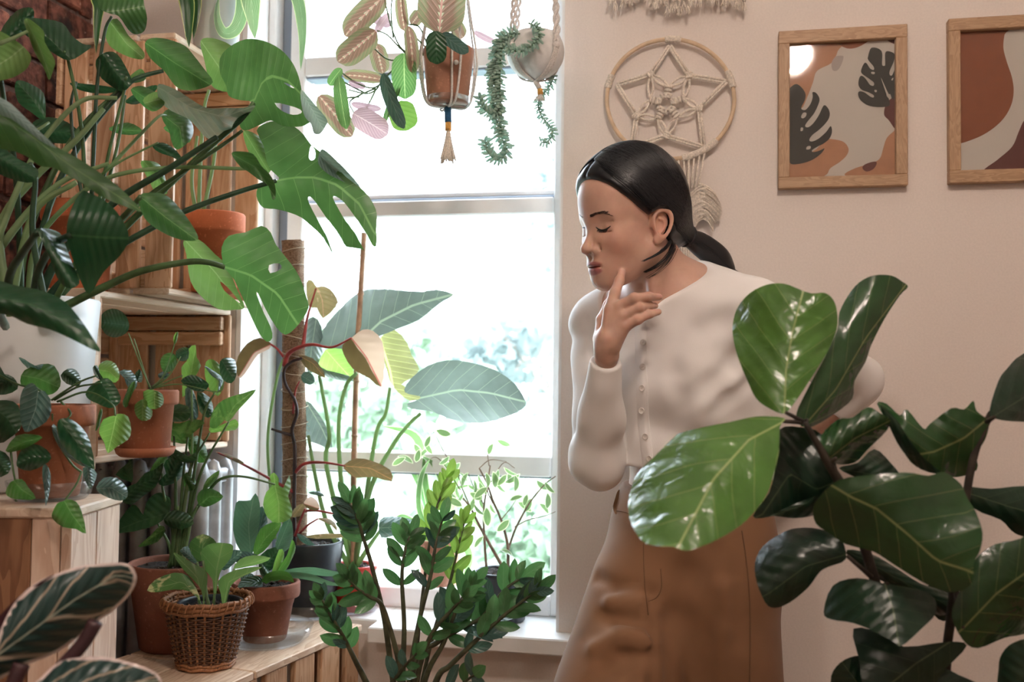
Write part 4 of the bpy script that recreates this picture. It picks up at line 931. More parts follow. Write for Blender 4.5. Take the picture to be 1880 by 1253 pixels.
# ---------------------------------------------------------------- arrowhead plant in terracotta on the bench
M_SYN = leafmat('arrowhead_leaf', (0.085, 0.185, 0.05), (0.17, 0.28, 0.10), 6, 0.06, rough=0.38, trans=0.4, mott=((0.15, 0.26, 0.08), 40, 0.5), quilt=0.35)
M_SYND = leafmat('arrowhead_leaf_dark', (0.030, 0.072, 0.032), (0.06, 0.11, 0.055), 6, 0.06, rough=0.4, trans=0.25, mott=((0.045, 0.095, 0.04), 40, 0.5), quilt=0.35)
q = onZ(318, 1187, BZ + 0.001); dq = depth_of(q)
SY = thing('potted_syngonium', 'tall arrowhead plant in a brown-red terracotta pot behind the basket', 'plant', q)
pot(SY, q, hp(q, 83), hp(q, 60), P(318, 1032, dq).z - q.z, M_TERRA2, rim=0.0, soil=0.93)
leaves(SY, M_SYN, [
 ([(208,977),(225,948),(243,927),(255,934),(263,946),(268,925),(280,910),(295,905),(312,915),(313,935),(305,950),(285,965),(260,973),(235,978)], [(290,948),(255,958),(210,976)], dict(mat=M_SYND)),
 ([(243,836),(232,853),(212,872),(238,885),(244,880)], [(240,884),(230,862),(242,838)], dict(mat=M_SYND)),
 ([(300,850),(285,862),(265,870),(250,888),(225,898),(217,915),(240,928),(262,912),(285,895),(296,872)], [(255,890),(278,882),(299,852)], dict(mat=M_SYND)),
 ([(470,716),(448,722),(420,730),(400,742),(388,762),(385,784),(398,786),(412,772),(420,775),(436,755),(455,735)], [(416,773),(430,745),(468,717)], dict(dd=0.02)),
 ([(420,775),(432,770),(438,780),(432,790),(410,792),(388,795),(384,786),(400,783)], [(388,792),(436,776)], dict(dd=0.03, mat=M_LIME)),
 ([(359,634),(346,641),(343,663),(333,675),(335,704),(335,730),(347,716),(357,694),(369,672),(361,656)], [(340,725),(350,690),(359,638)], dict(dd=0.05, mat=M_LIME)),
 ([(378,665),(390,660),(405,672),(412,695),(408,715),(400,728),(385,715),(376,690)], [(386,662),(398,690),(402,726)], dict(dd=0.05, mat=M_LIME)),
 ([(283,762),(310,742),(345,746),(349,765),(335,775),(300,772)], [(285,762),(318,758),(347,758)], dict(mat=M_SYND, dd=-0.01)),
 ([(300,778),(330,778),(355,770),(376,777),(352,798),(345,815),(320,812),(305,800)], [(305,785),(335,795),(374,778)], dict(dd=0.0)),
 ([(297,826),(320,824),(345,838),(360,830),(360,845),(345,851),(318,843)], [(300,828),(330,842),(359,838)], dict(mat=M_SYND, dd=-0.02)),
 ([(362,912),(370,900),(390,898),(410,912),(395,925),(375,932),(364,925)], [(366,928),(385,912),(408,912)], dict(mat=M_GREEN, dd=-0.02)),
 ([(372,900),(380,880),(403,864),(396,885),(380,898)], [(374,899),(402,866)], dict(dd=0.0)),
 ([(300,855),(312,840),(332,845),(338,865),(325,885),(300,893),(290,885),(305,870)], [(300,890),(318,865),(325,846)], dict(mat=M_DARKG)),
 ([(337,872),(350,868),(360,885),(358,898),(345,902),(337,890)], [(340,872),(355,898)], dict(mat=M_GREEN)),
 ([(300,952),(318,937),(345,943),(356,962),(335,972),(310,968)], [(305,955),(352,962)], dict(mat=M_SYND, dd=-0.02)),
 ([(253,1004),(275,985),(295,965),(304,975),(290,995),(268,1003)], [(302,972),(255,1003)], dict(mat=M_SYN, dd=-0.02)),
 ([(345,812),(362,800),(378,820),(380,845),(365,850),(350,835)], [(348,812),(375,845)], dict(mat=M_GREEN, dd=0.02)),
 ([(275,865),(290,842),(303,832),(308,842),(296,858),(285,870)], [(278,866),(306,836)], dict(mat=M_SYN, dd=0.02)),
 ([(483,927),(489,904),(499,893),(495,876),(503,868),(512,880),(511,890),(520,896),(531,873),(534,896),(529,912),(537,938),(531,954),(510,961),(491,951)], [(505,893),(512,925),(512,959)], dict(mat=M_LIME, dd=0.05)),
 ([(340,715),(352,712),(362,740),(364,765),(352,775),(342,750)], [(346,714),(356,772)], dict(mat=M_SHEEN, dd=0.03)),
 ([(362,720),(385,730),(392,755),(382,768),(366,755)], [(364,722),(386,764)], dict(mat=M_DARKG, dd=0.05)),
 ([(375,672),(390,680),(405,690),(410,700),(405,712),(398,726),(402,700),(390,692)], [(376,674),(404,700),(399,724)], dict(mat=M_SHEEN, dd=0.0)),
], dq - 0.01)
for lst in ([(320,1040),(330,960),(336,880),(345,800)], [(325,1040),(345,950),(358,860),(375,760),(395,720)], [(315,1040),(322,960),(322,870),(318,775)], [(330,1040),(350,940),(372,860),(420,775)], [(322,1040),(340,920),(352,840),(352,700)], [(335,1040),(350,960),(362,930)], [(318,1040),(310,1000),(290,962)], [(312,1042),(318,980),(300,905),(298,870)], [(328,1040),(348,960),(385,900),(410,878),(450,876),(505,890)], [(326,1040),(338,930),(350,860),(385,795)], [(310,1045),(322,990),(327,930)], [(333,1040),(342,985),(352,955)]):
    stem(SY, random.choice([M_STEM, M_STEML]), lst, dq, dq + (0.0 if lst[-1][0] < 440 else 0.03), 0.0042, 0.0018, 'stem', 8, 6)
# ---------------------------------------------------------------- woven basket with peperomia
M_PEP = leafmat('peperomia_leaf', (0.13, 0.25, 0.085), (0.22, 0.33, 0.14), 4, 0.06, rough=0.35, trans=0.3, mid=0.05, quilt=0.15)
M_PEPV = leafmat('peperomia_leaf_variegated', (0.08, 0.17, 0.055), (0.2, 0.28, 0.13), 4, 0.05, rough=0.35, trans=0.25, mott=((0.48, 0.46, 0.25), 26, 0.55), quilt=0.15)
q = onZ(378, 1222, BZ + 0.001); dq = depth_of(q); hB = P(385, 1098, dq).z - q.z
BK = thing('peperomia_basket', 'peperomia in a woven brown wicker basket on the bench front', 'plant', q)
M_WICK = woodmat('wicker_dark', (0.17, 0.075, 0.035), (0.06, 0.025, 0.014), 'Z', 3); M_WICK2 = woodmat('wicker_stake', (0.36, 0.16, 0.065), (0.22, 0.09, 0.035), 'Z', 3)
rb0, rb1 = hp(q, 47), hp(q, 75); NS = 28
rad_at = lambda z: rb0 + (rb1 - rb0) * (z / hB) ** 0.85
for i in range(NS):
    a = 2 * math.pi * i / NS
    pts = [q + Vector((rad_at(z) * math.cos(a), rad_at(z) * math.sin(a), z)) for z in np.linspace(0.002, hB - 0.004, 5)]
    tube('stake', pts, 0.0022, M_WICK2, BK, 6, 3)
NW = 24
for k in range(NW):
    z = 0.006 + (hB - 0.03) * k / (NW - 1); pts = []
    for j in range(NS * 2):
        a = 2 * math.pi * j / (NS * 2)
        off = (0.0030 if (j // 2 + k) % 2 else -0.0026) if j % 2 == 0 else 0.0
        r = rad_at(z) + off; pts.append(q + Vector((r * math.cos(a), r * math.sin(a), z)))
    tube('weaver', pts, 0.0016, M_WICK, BK, 5, 2, True)
for z, r_ in ((hB - 0.016, 0.0036), (hB - 0.009, 0.0036), (hB - 0.002, 0.0042), (0.004, 0.0036), (0.010, 0.003)):
    pts = [q + Vector(((rad_at(z) + 0.0015) * math.cos(a), (rad_at(z) + 0.0015) * math.sin(a), z + 0.0012 * math.sin(a * 9))) for a in np.linspace(0, 2 * math.pi, 49)[:-1]]
    tube('rim_band', pts, r_, M_WICK2, BK, 6, 1, True)
for i in range(36):
    a = 2 * math.pi * i / 36 + 0.05; c_ = q + Vector((rad_at(hB) * math.cos(a), rad_at(hB) * math.sin(a), hB - 0.006)); e = Vector((math.cos(a), math.sin(a), 0)); tg = Vector((-math.sin(a), math.cos(a), 0))
    tube('rim_lashing', [c_ + e * 0.006 + tg * -0.003 - Vector((0, 0, 0.006)), c_ + e * 0.0075, c_ + e * 0.003 + tg * 0.003 + Vector((0, 0, 0.0085)), c_ - e * 0.005 + tg * 0.004], 0.0016, M_WICK2, BK, 5, 3)
lathe('basket_floor', [(0.0, 0.0), (rb0, 0.0), (rb0, 0.004), (0.0, 0.004)], q, M_WICK, BK, 28)
pot(BK, q + Vector((0.006, 0, 0.006)), rb1 * 0.80, rb0 * 0.86, hB - 0.012, M_BLACKP, rim=0.0, soil=0.90, name='inner_pot')
leaves(BK, M_PEP, [
 ([(347,1005),(352,992),(372,981),(392,990),(397,1003),(382,1025),(362,1032),(348,1022)], [(372,1030),(372,1005),(374,983)], dict(mat=M_PEPV, dd=0.02)),
 ([(369,1022),(372,1008),(390,998),(415,998),(428,1003),(424,1025),(408,1045),(400,1065),(397,1092),(392,1092),(390,1065),(375,1045)], [(395,1090),(398,1045),(408,1000)], dict(dd=-0.01)),
 ([(318,1016),(330,1020),(360,1038),(378,1048),(381,1068),(377,1090),(374,1112),(370,1085),(355,1065),(335,1045)], [(374,1110),(362,1060),(319,1017)], dict(mat=M_PEP, dd=-0.03)),
 ([(270,1085),(285,1065),(320,1052),(345,1058),(360,1080),(368,1104),(350,1087),(320,1083),(290,1088)], [(366,1102),(335,1068),(271,1085)], dict(mat=M_PEPV, dd=-0.03)),
 ([(400,1068),(420,1052),(450,1043),(481,1042),(462,1052),(440,1062),(425,1075),(418,1090),(413,1112),(408,1110),(405,1090)], [(411,1110),(420,1068),(478,1043)], dict(dd=-0.04)),
 ([(428,1045),(440,1028),(465,1020),(497,1025),(480,1035),(450,1042)], [(430,1044),(495,1025)], dict(dd=-0.01)),
 ([(330,1012),(345,1003),(352,1018),(364,1035),(348,1030)], [(362,1033),(334,1010)], dict(mat=M_SHEEN, dd=0.0)),
 ([(400,1040),(415,1020),(430,1010),(445,1015),(430,1035),(412,1048)], [(404,1045),(442,1015)], dict(mat=M_SHEEN, dd=0.02)),
], dq - 0.01, cs=0.015)
for lst in ([(382,1118),(378,1080),(373,1030)], [(392,1116),(394,1090)], [(375,1120),(374,1105)], [(370,1118),(364,1100)], [(408,1120),(411,1108)], [(412,1116),(420,1080),(430,1045)], [(386,1118),(372,1070),(362,1033)]):
    stem(BK, M_STEML, lst, dq - 0.01, dq - 0.02, 0.0026, 0.002, 'leaf_stalk', 7, 4)
# ---------------------------------------------------------------- bird's nest fern in terracotta with clear saucer
M_FERN = leafmat('nest_fern_leaf', (0.09, 0.215, 0.05), (0.16, 0.28, 0.10), 12, 0.05, rough=0.3, trans=0.4, quilt=0.25)
M_FERNB = leafmat('nest_fern_leaf_cool', (0.10, 0.20, 0.15), (0.17, 0.27, 0.22), 12, 0.05, rough=0.28, trans=0.3, quilt=0.25)
q = onZ(486, 1178, BZ + 0.001); dq = depth_of(q)
saucer(q, hp(q, 88), hp(q, 30), M_CLEAR, 'clear plastic saucer under the terracotta pot of strap leaves', flare=0.02)
FE = thing('potted_nest_fern', 'bird nest fern with broad strap leaves in a terracotta pot beside the basket', 'plant', q + Vector((0, 0, 0.004)))
pot(FE, q + Vector((0, 0, 0.004)), hp(q, 62), hp(q, 39), P(484, 1072, dq).z - q.z, M_TERRA2, rim=0.27)
leaves(FE, M_FERN, [
 ([(428,962),(433,924),(445,920),(460,919),(469,906),(477,925),(477,959),(470,993),(463,1017),(441,1012),(430,985)], [(460,1016),(456,965),(466,910)], dict(mat=M_FERNB, dd=0.03)),
 ([(474,940),(482,930),(490,950),(490,968),(478,990),(470,1005),(474,970)], [(470,1003),(485,935)], dict(mat=M_SHEEN, dd=0.05)),
 ([(517,962),(499,960),(478,972),(467,999),(466,1020),(483,1014),(502,991)], [(468,1018),(488,988),(515,963)], dict(dd=0.01)),
 ([(536,991),(543,1006),(537,1025),(523,1051),(507,1063),(502,1055),(512,1040),(527,1020)], [(506,1060),(528,1030),(538,995)], dict(dd=-0.03)),
 ([(512,1010),(522,1015),(518,1035),(505,1060),(498,1055)], [(502,1058),(518,1013)], dict(mat=M_LIME, dd=-0.03)),
 ([(520,960),(533,953),(538,975),(536,1000),(520,1015),(505,1010),(510,985)], [(508,1012),(530,958)], dict(mat=M_FERNB, dd=0.03)),
 ([(478,1020),(505,1005),(515,1020),(505,1040),(488,1050)], [(484,1045),(510,1010)], dict(mat=M_DARKG, dd=0.0)),
 ([(441,1060),(455,1052),(468,1058),(462,1070),(448,1075)], [(443,1064),(466,1062)], dict(mat=M_SHEEN, dd=-0.04)),
 ([(425,1020),(440,1012),(470,1018),(478,1030),(455,1035),(430,1032)], [(476,1028),(428,1024)], dict(mat=M_SHEEN, dd=0.0)),
 ([(475,1035),(488,1040),(500,1062),(490,1068),(478,1055)], [(495,1066),(478,1038)], dict(mat=M_DARKG, dd=-0.02)),
], dq - 0.01, cs=0.02)
ribbon(FE, M_FERNB, pts3([(505,1062),(530,1052),(570,1048),(605,1052),(645,1056)], dq - 0.02, dq - 0.10), 0.019, 40)
ribbon(FE, M_FERNB, pts3([(500,1066),(530,1056),(570,1060),(600,1070),(634,1076)], dq - 0.03, dq - 0.12), 0.013, 30)
ribbon(FE, M_FERN, pts3([(485,1070),(495,1060),(515,1056),(530,1060),(540,1070)], dq - 0.04, dq - 0.08), 0.018, 20)
ribbon(FE, M_DARKG, pts3([(482,1072),(470,1068),(450,1072),(436,1080)], dq - 0.04, dq - 0.09), 0.02, 20)
# ---------------------------------------------------------------- pink princess on a coir pole in the black pot
q = onZ(566, 1128, BZ + 0.001); dq = depth_of(q)
saucer(q, hp(q, 66), hp(q, 26), M_CLEAR, 'clear plastic saucer under the tall black pot', flare=0.012)
PP = thing('potted_pink_philodendron', 'pink variegated philodendron climbing a coir pole in a black pot', 'plant', q + Vector((0, 0, 0.004)))
pot(PP, q + Vector((0, 0, 0.004)), hp(q, 62), hp(q, 48), P(560, 997, dq).z - q.z, M_BLACKP, rim=0.0, soil=0.92)
m, nt, b = newmat('coir_fibre'); b.inputs['Roughness'].default_value = 0.95; oc = objco(nt, (1, 1, 2.2))
n1 = texnoise(nt, 130, 5, oc, 0.7, 2.0); c = mixc(nt, n1.sstep(0.35, 0.65), (0.20, 0.115, 0.065), (0.54, 0.36, 0.23)); nt.links.new(c, b.inputs['Base Color']); bump(nt, b, n1, 1.0, 0.006); M_COIR = m
M_TWINE = simple('pale_twine', (0.62, 0.54, 0.42), 0.9)
pd = dq + 0.02
pole = pts3([(541, 1010), (541, 900), (539, 640), (538, 442)], pd, pd)
pole2 = []; rp = 20 / FPX * pd
V, F = tubev(pole, [rp * 1.12, rp * 1.12, rp * 1.0, rp], 20, 14); V = [v + Vector((random.uniform(-1, 1), random.uniform(-1, 1), random.uniform(-1, 1))) * 0.0012 for v in V]
po_ = mesh('coir_pole', V, F, M_COIR, PP)
for y in range(460, 1000, 32):
    c_ = P(541 - (y < 700) * 2, y, pd); rr = rp * (1.0 + 0.14 * (y > 690)) + 0.0012
    tube('twine', [c_ + Vector((rr * math.cos(a), rr * math.sin(a), 0.006 * math.sin(a + y))) for a in np.linspace(0, 2 * math.pi, 17)[:-1]], 0.0009, M_TWINE, po_, 5, 2, True)
fz = []
rs = np.random.RandomState(3)
for i in range(420):
    y = rs.uniform(445, 1000); a = rs.uniform(0, 6.28); c_ = P(540, y, pd) + Vector((math.cos(a), math.sin(a), 0)) * rp * 0.98
    dv = Vector((math.cos(a) * 0.5, math.sin(a) * 0.5, 0)) + Vector(rs.normal(0, 0.6, 3)); dv = dv.normalized() * rs.uniform(0.005, 0.012)
    fz.append(tubev([c_, c_ + dv * 0.5 + Vector((0, 0, rs.uniform(-.002, .002))), c_ + dv], 0.0003, 3, 1))
V, F = join(fz); tag(mesh('loose_fibres', V, F, M_COIR, po_), kind='stuff')
M_PPB = leafmat('pink_philodendron_leaf', (0.17, 0.125, 0.06), (0.62, 0.22, 0.20), 5, 0.0001, rough=0.3, trans=0.25, tcol=(1.2, 1.15, 0.9), mid=0.045, pattern='halfmoon', quilt=0.2)
M_PPO = leafmat('bronze_philodendron_leaf', (0.26, 0.22, 0.12), (0.50, 0.30, 0.22), 6, 0.06, rough=0.3, trans=0.3, tcol=(1.2, 1.15, 0.85), mott=((0.62, 0.45, 0.36), 30, 0.6), quilt=0.2)
M_PPD = leafmat('dark_bronze_leaf', (0.13, 0.085, 0.05), (0.35, 0.16, 0.10), 6, 0.06, rough=0.3, trans=0.4, quilt=0.2)
M_REDS = simple('red_stalk', (0.36, 0.05, 0.05), 0.4, 40, 0.35); M_BLKS = simple('dark_purple_stem', (0.035, 0.02, 0.022), 0.45, 40, 0.3)
leaves(PP, M_PPB, [
 ([(433,680),(437,655),(454,631),(477,621),(497,630),(494,641),(474,651),(460,671),(442,695)], [(495,634),(466,648),(440,690)], dict(dd=-0.05)),
 ([(629,634),(646,620),(665,606),(685,608),(702,628),(706,668),(700,711),(678,695),(648,678),(631,651)], [(645,621),(672,655),(699,708)], dict(dd=-0.08)),
 ([(562,520),(572,515),(582,527),(590,525),(605,530),(619,548),(617,563),(593,585),(582,566),(566,562)], [(582,528),(592,552),(594,583)], dict(mat=M_PPO, dd=0.0)),
 ([(549,653),(574,658),(591,677),(597,694),(578,686),(561,675)], [(551,654),(575,668),(595,692)], dict(mat=M_PPD, dd=-0.04)),
 ([(553,690),(562,682),(574,688),(578,700),(570,707),(556,702)], [(556,692),(574,702)], dict(mat=M_SHEEN, dd=-0.05)),
 ([(631,854),(655,842),(684,847),(716,863),(719,885),(687,876),(655,878),(637,867)], [(632,856),(680,860),(717,880)], dict(mat=M_PPD, dd=-0.06)),
 ([(394,830),(410,832),(428,838),(448,850),(440,852),(425,845)], [(396,831),(446,851)], dict(mat=M_PPO, dd=-0.06)),
 ([(535,950),(540,935),(555,925),(560,935),(550,948)], [(537,950),(556,927)], dict(mat=M_PPO, dd=-0.06)),
 ([(558,922),(570,912),(582,920),(587,935),(575,938),(562,932)], [(560,926),(584,934)], dict(mat=M_PPB, dd=-0.06)),
 ([(582,953),(600,952),(615,960),(619,977),(608,965)], [(584,953),(617,974)], dict(mat=M_PPO, dd=-0.06)),
 ([(545,980),(560,985),(575,998),(581,1004),(565,1002),(550,992)], [(547,982),(580,1003)], dict(mat=M_SHEEN, dd=-0.07)),
 ([(565,905),(585,902),(596,912),(580,910)], [(566,905),(595,911)], dict(mat=M_SHEEN, dd=-0.04)),
 ([(560,985),(600,980),(650,982),(625,988),(580,990)], [(562,986),(648,983)], dict(mat=M_PPO, dd=-0.08)),
], pd, cs=0.015)
G = lambda lst, mat, r0, r1, nm='stem', da=-0.03, db=-0.04: stem(PP, mat, lst, pd + da, pd + db, r0, r1, nm, 8, 6)
G([(541,1005),(540,930),(541,870),(541,820),(536,790),(545,760),(541,735),(524,705),(522,680),(535,665),(555,658)], M_BLKS, 0.0042, 0.003)
G([(522,672),(530,650),(550,638),(575,633),(610,638),(645,621)], M_REDS, 0.0055, 0.002, 'leaf_stalk', -0.03, -0.08)
G([(556,640),(560,610),(565,580),(580,530)], M_REDS, 0.0045, 0.0018, 'leaf_stalk', -0.03, 0.0)
G([(520,655),(508,640),(496,632)], M_REDS, 0.003, 0.002, 'leaf_stalk', -0.03, -0.05)
G([(538,760),(542,720),(550,700)], M_REDS, 0.0028, 0.0015, 'leaf_stalk')
G([(540,800),(520,795),(498,788)], M_BLKS, 0.0035, 0.0025, 'leaf_stalk')
G([(540,870),(560,852),(595,850),(634,856)], M_REDS, 0.0045, 0.002, 'leaf_stalk', -0.03, -0.06)
G([(540,905),(500,882),(440,850),(400,832)], M_REDS, 0.004, 0.0016, 'leaf_stalk', -0.03, -0.06)
G([(542,985),(550,960),(560,935)], M_REDS, 0.0035, 0.002, 'leaf_stalk', -0.04, -0.06)
G([(545,985),(565,965),(584,953)], M_REDS, 0.003, 0.0015, 'leaf_stalk', -0.04, -0.06)
G([(550,940),(580,938),(620,945),(655,946)], M_REDS, 0.003, 0.0016, 'leaf_stalk', -0.04, -0.05)
# ---------------------------------------------------------------- alocasia in the red pot with bamboo cane
M_ALO = leafmat('alocasia_leaf', (0.125, 0.155, 0.145), (0.25, 0.31, 0.24), 7, 0.06, rough=0.3, trans=0.36, tcol=(1.05, 1.1, 0.95), mid=0.04, quilt=0.35, var=0.12)
M_ALOB = leafmat('alocasia_leaf_olive', (0.17, 0.16, 0.09), (0.42, 0.42, 0.22), 7, 0.08, rough=0.35, trans=0.5, mid=0.05, quilt=0.35, var=0.1)
q = onZ(648, 1121, BZ + 0.001); dq = depth_of(q)
saucer(q, hp(q, 48), hp(q, 20), M_CLEAR, 'clear plastic saucer under the red pot by the sill', flare=0.008)
AL = thing('potted_alocasia', 'big-leaved alocasia with bamboo cane in a red pot before the window', 'plant', q + Vector((0, 0, 0.004)))
pot(AL, q + Vector((0, 0, 0.004)), hp(q, 43), hp(q, 37), P(645, 1040, dq).z - q.z, M_REDP, rim=0.14, rimw=0.003, soil=0.93)
ad = dq - 0.03
M_CANE = simple('bamboo_cane', (0.52, 0.34, 0.22), 0.5, 30, 0.25)
V, F = tubev(pts3([(648,1050),(650,850),(656,650),(669,428)], dq, dq - 0.02), [0.0068, 0.0066, 0.0062, 0.0058], 9, 10); cane = mesh('bamboo_cane', V, F, M_CANE, AL)
for (x, y) in ((651,800),(655,700),(662,540),(667,470)):
    tube('cane_node', [P(x, y + 2, dq - 0.012), P(x, y - 2, dq - 0.012)], 0.0074, M_CANE, cane, 9, 1)
leaves(AL, M_ALO, [
 ([(586,632),(591,608),(614,578),(641,551),(665,534),(702,531),(742,534),(775,536),(802,532),(834,541),(815,552),(795,567),(769,588),(732,603),(695,618),(660,625),(640,640),(615,640),(597,640)], [(655,632),(700,590),(760,560),(832,541)], dict(ds=-0.05, dt=-0.03, cs=0.05)),
 ([(698,621),(725,606),(748,631),(755,651),(770,678),(755,695),(737,706),(760,718),(776,728),(755,737),(732,722),(716,700),(706,665)], [(703,640),(716,680),(722,715)], dict(mat=M_ALOB, dd=0.03, cs=0.03)),
 ([(742,716),(755,695),(785,672),(820,662),(860,665),(910,680),(945,705),(962,730),(965,745),(945,760),(910,772),(880,778),(850,775),(820,768),(790,755),(757,752),(747,742),(768,734),(771,728),(750,724)], [(768,732),(840,716),(900,722),(963,738)], dict(ds=0.06, dt=-0.04, cs=0.03, dd=-0.01)),
 ([(560,600),(575,582),(590,600),(592,650),(572,685),(560,668)], [(580,590),(572,640),(568,680)], dict(mat=M_ALO, dd=0.03)),
 ([(584,672),(598,642),(630,640),(646,665),(647,697),(620,692),(590,682)], [(600,645),(620,668),(645,695)], dict(mat=M_LIME, dd=0.04)),
 ([(585,672),(600,680),(640,690),(650,700),(620,698),(592,688)], [(586,676),(648,698)], dict(mat=M_ALO, dd=0.02)),
 ([(560,735),(585,760),(602,790),(610,822),(580,815),(560,800)], [(562,738),(590,785),(606,820)], dict(mat=M_ALO, dd=0.02)),
 ([(695,965),(705,950),(735,950),(765,958),(785,975),(788,983),(750,980),(720,985),(700,988)], [(698,970),(740,968),(787,982)], dict(mat=M_SHEEN, dd=-0.08)),
], ad, cs=0.03, grid=14)
for lst in ([(650,1040),(628,900),(622,780),(635,710),(655,685)], [(648,1040),(665,960),(690,800),(708,760),(716,712)], [(652,1040),(680,900),(720,820),(750,780),(772,760)], [(646,1040),(600,860),(605,800),(592,720),(586,690)], [(640,1040),(600,900),(506,960),(490,830),(505,720)][:1] + [(600,960),(580,880),(566,800)], [(655,1040),(680,1000),(698,975)]):
    stem(AL, M_STEML, lst, dq, ad, 0.006, 0.0036, 'leaf_stalk', 8, 6)
stem(AL, M_STEML, [(505,990),(497,900),(492,800),(510,690),(530,640)], dq - 0.02, dq, 0.004, 0.003, 'leaf_stalk', 8, 6)
# ---------------------------------------------------------------- glossy plant with paired leaflets (foreground, centre)
M_ZZ = leafmat('zz_leaflet', (0.065, 0.165, 0.07), (0.11, 0.21, 0.11), 5, 0.04, rough=0.25, trans=0.32, quilt=0.12, var=0.3, coat=0.3)
M_ZZB = leafmat('zz_leaflet_cool', (0.05, 0.11, 0.095), (0.10, 0.18, 0.15), 5, 0.06, rough=0.2, trans=0.15, quilt=0.2, var=0.25, coat=0.3)
M_ZZL = leafmat('zz_leaflet_young', (0.22, 0.36, 0.085), (0.30, 0.44, 0.14), 5, 0.04, rough=0.3, trans=0.5, quilt=0.1, var=0.12)
M_ZZS = simple('zz_stalk', (0.07, 0.075, 0.04), 0.45, 60, 0.45)
zd = 1.52
zp = P(752, 1400, zd)
ZZ = thing('potted_zz_plant', 'glossy plant with arching stalks of paired leaflets in front of the sill', 'plant', (zp.x, zp.y, zp.z - 0.16))
pot(ZZ, (zp.x, zp.y, zp.z - 0.16), 0.095, 0.07, 0.17, M_TERRA3, rim=0.2)
stz = zp.z - 0.162
ST = thing('plant_stool', 'round wooden stool under the glossy paired-leaf plant, below the frame', 'stool', (zp.x, zp.y, 0))
lathe('seat', [(0.0, stz - 0.025), (0.115, stz - 0.025), (0.12, stz - 0.015), (0.118, stz), (0.0, stz)], (zp.x, zp.y, 0), M_PALE, ST, 36)
for k in range(4):
    a = 0.6 + k * math.pi / 2; tube('leg', [(zp.x + 0.07 * math.cos(a), zp.y + 0.07 * math.sin(a), stz - 0.026), (zp.x + 0.11 * math.cos(a), zp.y + 0.11 * math.sin(a), 0.0)], [0.012, 0.009], M_PALE, ST, 8, 1)
def zzstalk(lst, d0, d1, n, ln, t0=0.3, mat=None, r=0.0055, tip=True, spread=46, wleaf=0.44):
    """one arching stalk with leaflets in two ranks; ln = leaflet length in pixels"""
    pp = [Vector(p) for p in cr([tuple(p) for p in pts3(lst, d0, d1)], 10)]
    tube('stalk', pts3(lst, d0, d1), [r - (r - 0.0016) * i / (len(lst) - 1) for i in range(len(lst))], M_ZZS, ZZ, 8, 6)
    L = ln / FPX * d1
    for i in range(n):
        t = t0 + (1 - t0) * i / (n - 1) * 0.97; k = int(t * (len(pp) - 1)); p = pp[k]; tg = (pp[min(k + 2, len(pp) - 1)] - pp[max(k - 2, 0)]).normalized()
        view = (CAMPOS - p).normalized(); sd = tg.cross(view).normalized()
        for sgn in (-1, 1):
            a = R(spread + random.uniform(-12, 12)) * (1 - 0.25 * i / n)
            out_of = random.uniform(-0.35, 0.45)
            dv = (tg * math.cos(a) + sd * sgn * math.sin(a) + view * out_of * 0.6).normalized()
            l = L * random.uniform(0.85, 1.12) * (0.85 + 0.3 * math.sin(math.pi * min(1, (i + 1.5) / n)))
            mt = mat or random.choice([M_ZZ, M_ZZ, M_ZZ, M_ZZB])
            b = p + tg * random.uniform(-0.004, 0.004)
            pleaf(ZZ, mt, b, b + dv * l, w=wleaf * random.uniform(0.9, 1.15), shape='elliptic', roll=random.uniform(-45, 45), bend=random.uniform(-0.03, 0.08), fold=0.22, rows=9, cols=6, name='leaflet')
    if tip: pleaf(ZZ, mat or M_ZZ, pp[-1], pp[-1] + (pp[-1] - pp[-4]).normalized() * L, w=wleaf, shape='elliptic', roll=random.uniform(-30, 30), rows=9, cols=6, name='leaflet')
zzstalk([(752,1400),(735,1253),(729,1203),(703,1116),(680,1097),(654,1080),(640,1064)], zd, zd - 0.06, 6, 46, 0.60)
zzstalk([(748,1400),(722,1253),(706,1140),(684,1045),(668,991),(657,955),(642,925)], zd, zd - 0.03, 8, 47, 0.66)
zzstalk([(742,1400),(672,1253),(654,1217),(631,1171),(608,1133),(592,1102)], zd, zd - 0.08, 7, 45, 0.52, spread=34)
zzstalk([(756,1400),(800,1253),(826,1223),(867,1183),(919,1136),(960,1104),(985,1084)], zd, zd - 0.05, 8, 50, 0.48, spread=36)
zzstalk([(754,1400),(768,1215),(800,1182),(850,1152),(885,1134),(925,1085),(957,1062)], zd, zd - 0.02, 8, 54, 0.42)
zzstalk([(750,1400),(752,1253),(770,1140),(790,1060),(800,1000),(812,955)], zd, zd + 0.03, 7, 44, 0.55)
zzstalk([(752,1400),(775,1253),(800,1150),(826,1070),(842,1000),(852,962)], zd + 0.03, zd + 0.12, 6, 40, 0.60, M_ZZL, 0.004, spread=30)
zzstalk([(750,1400),(760,1253),(775,1100),(795,960),(820,880)], zd + 0.05, zd + 0.16, 6, 42, 0.68, M_ZZL, 0.004, spread=28)
zzstalk([(748,1400),(740,1253),(742,1150),(738,1060),(744,1010),(752,985)], zd + 0.02, zd + 0.06, 6, 44, 0.58)
zzstalk([(758,1400),(790,1290),(840,1262),(870,1240)], zd, zd - 0.12, 3, 55, 0.55)
zzstalk([(754,1400),(780,1250),(815,1180),(842,1110),(868,1075)], zd, zd - 0.02, 6, 46, 0.55)
zzstalk([(750,1400),(700,1300),(735,1235),(765,1200)], zd, zd - 0.1, 3, 46, 0.6)
zzstalk([(752,1400),(765,1253),(790,1170),(830,1120),(850,1100)], zd - 0.02, zd - 0.06, 5, 46, 0.5)
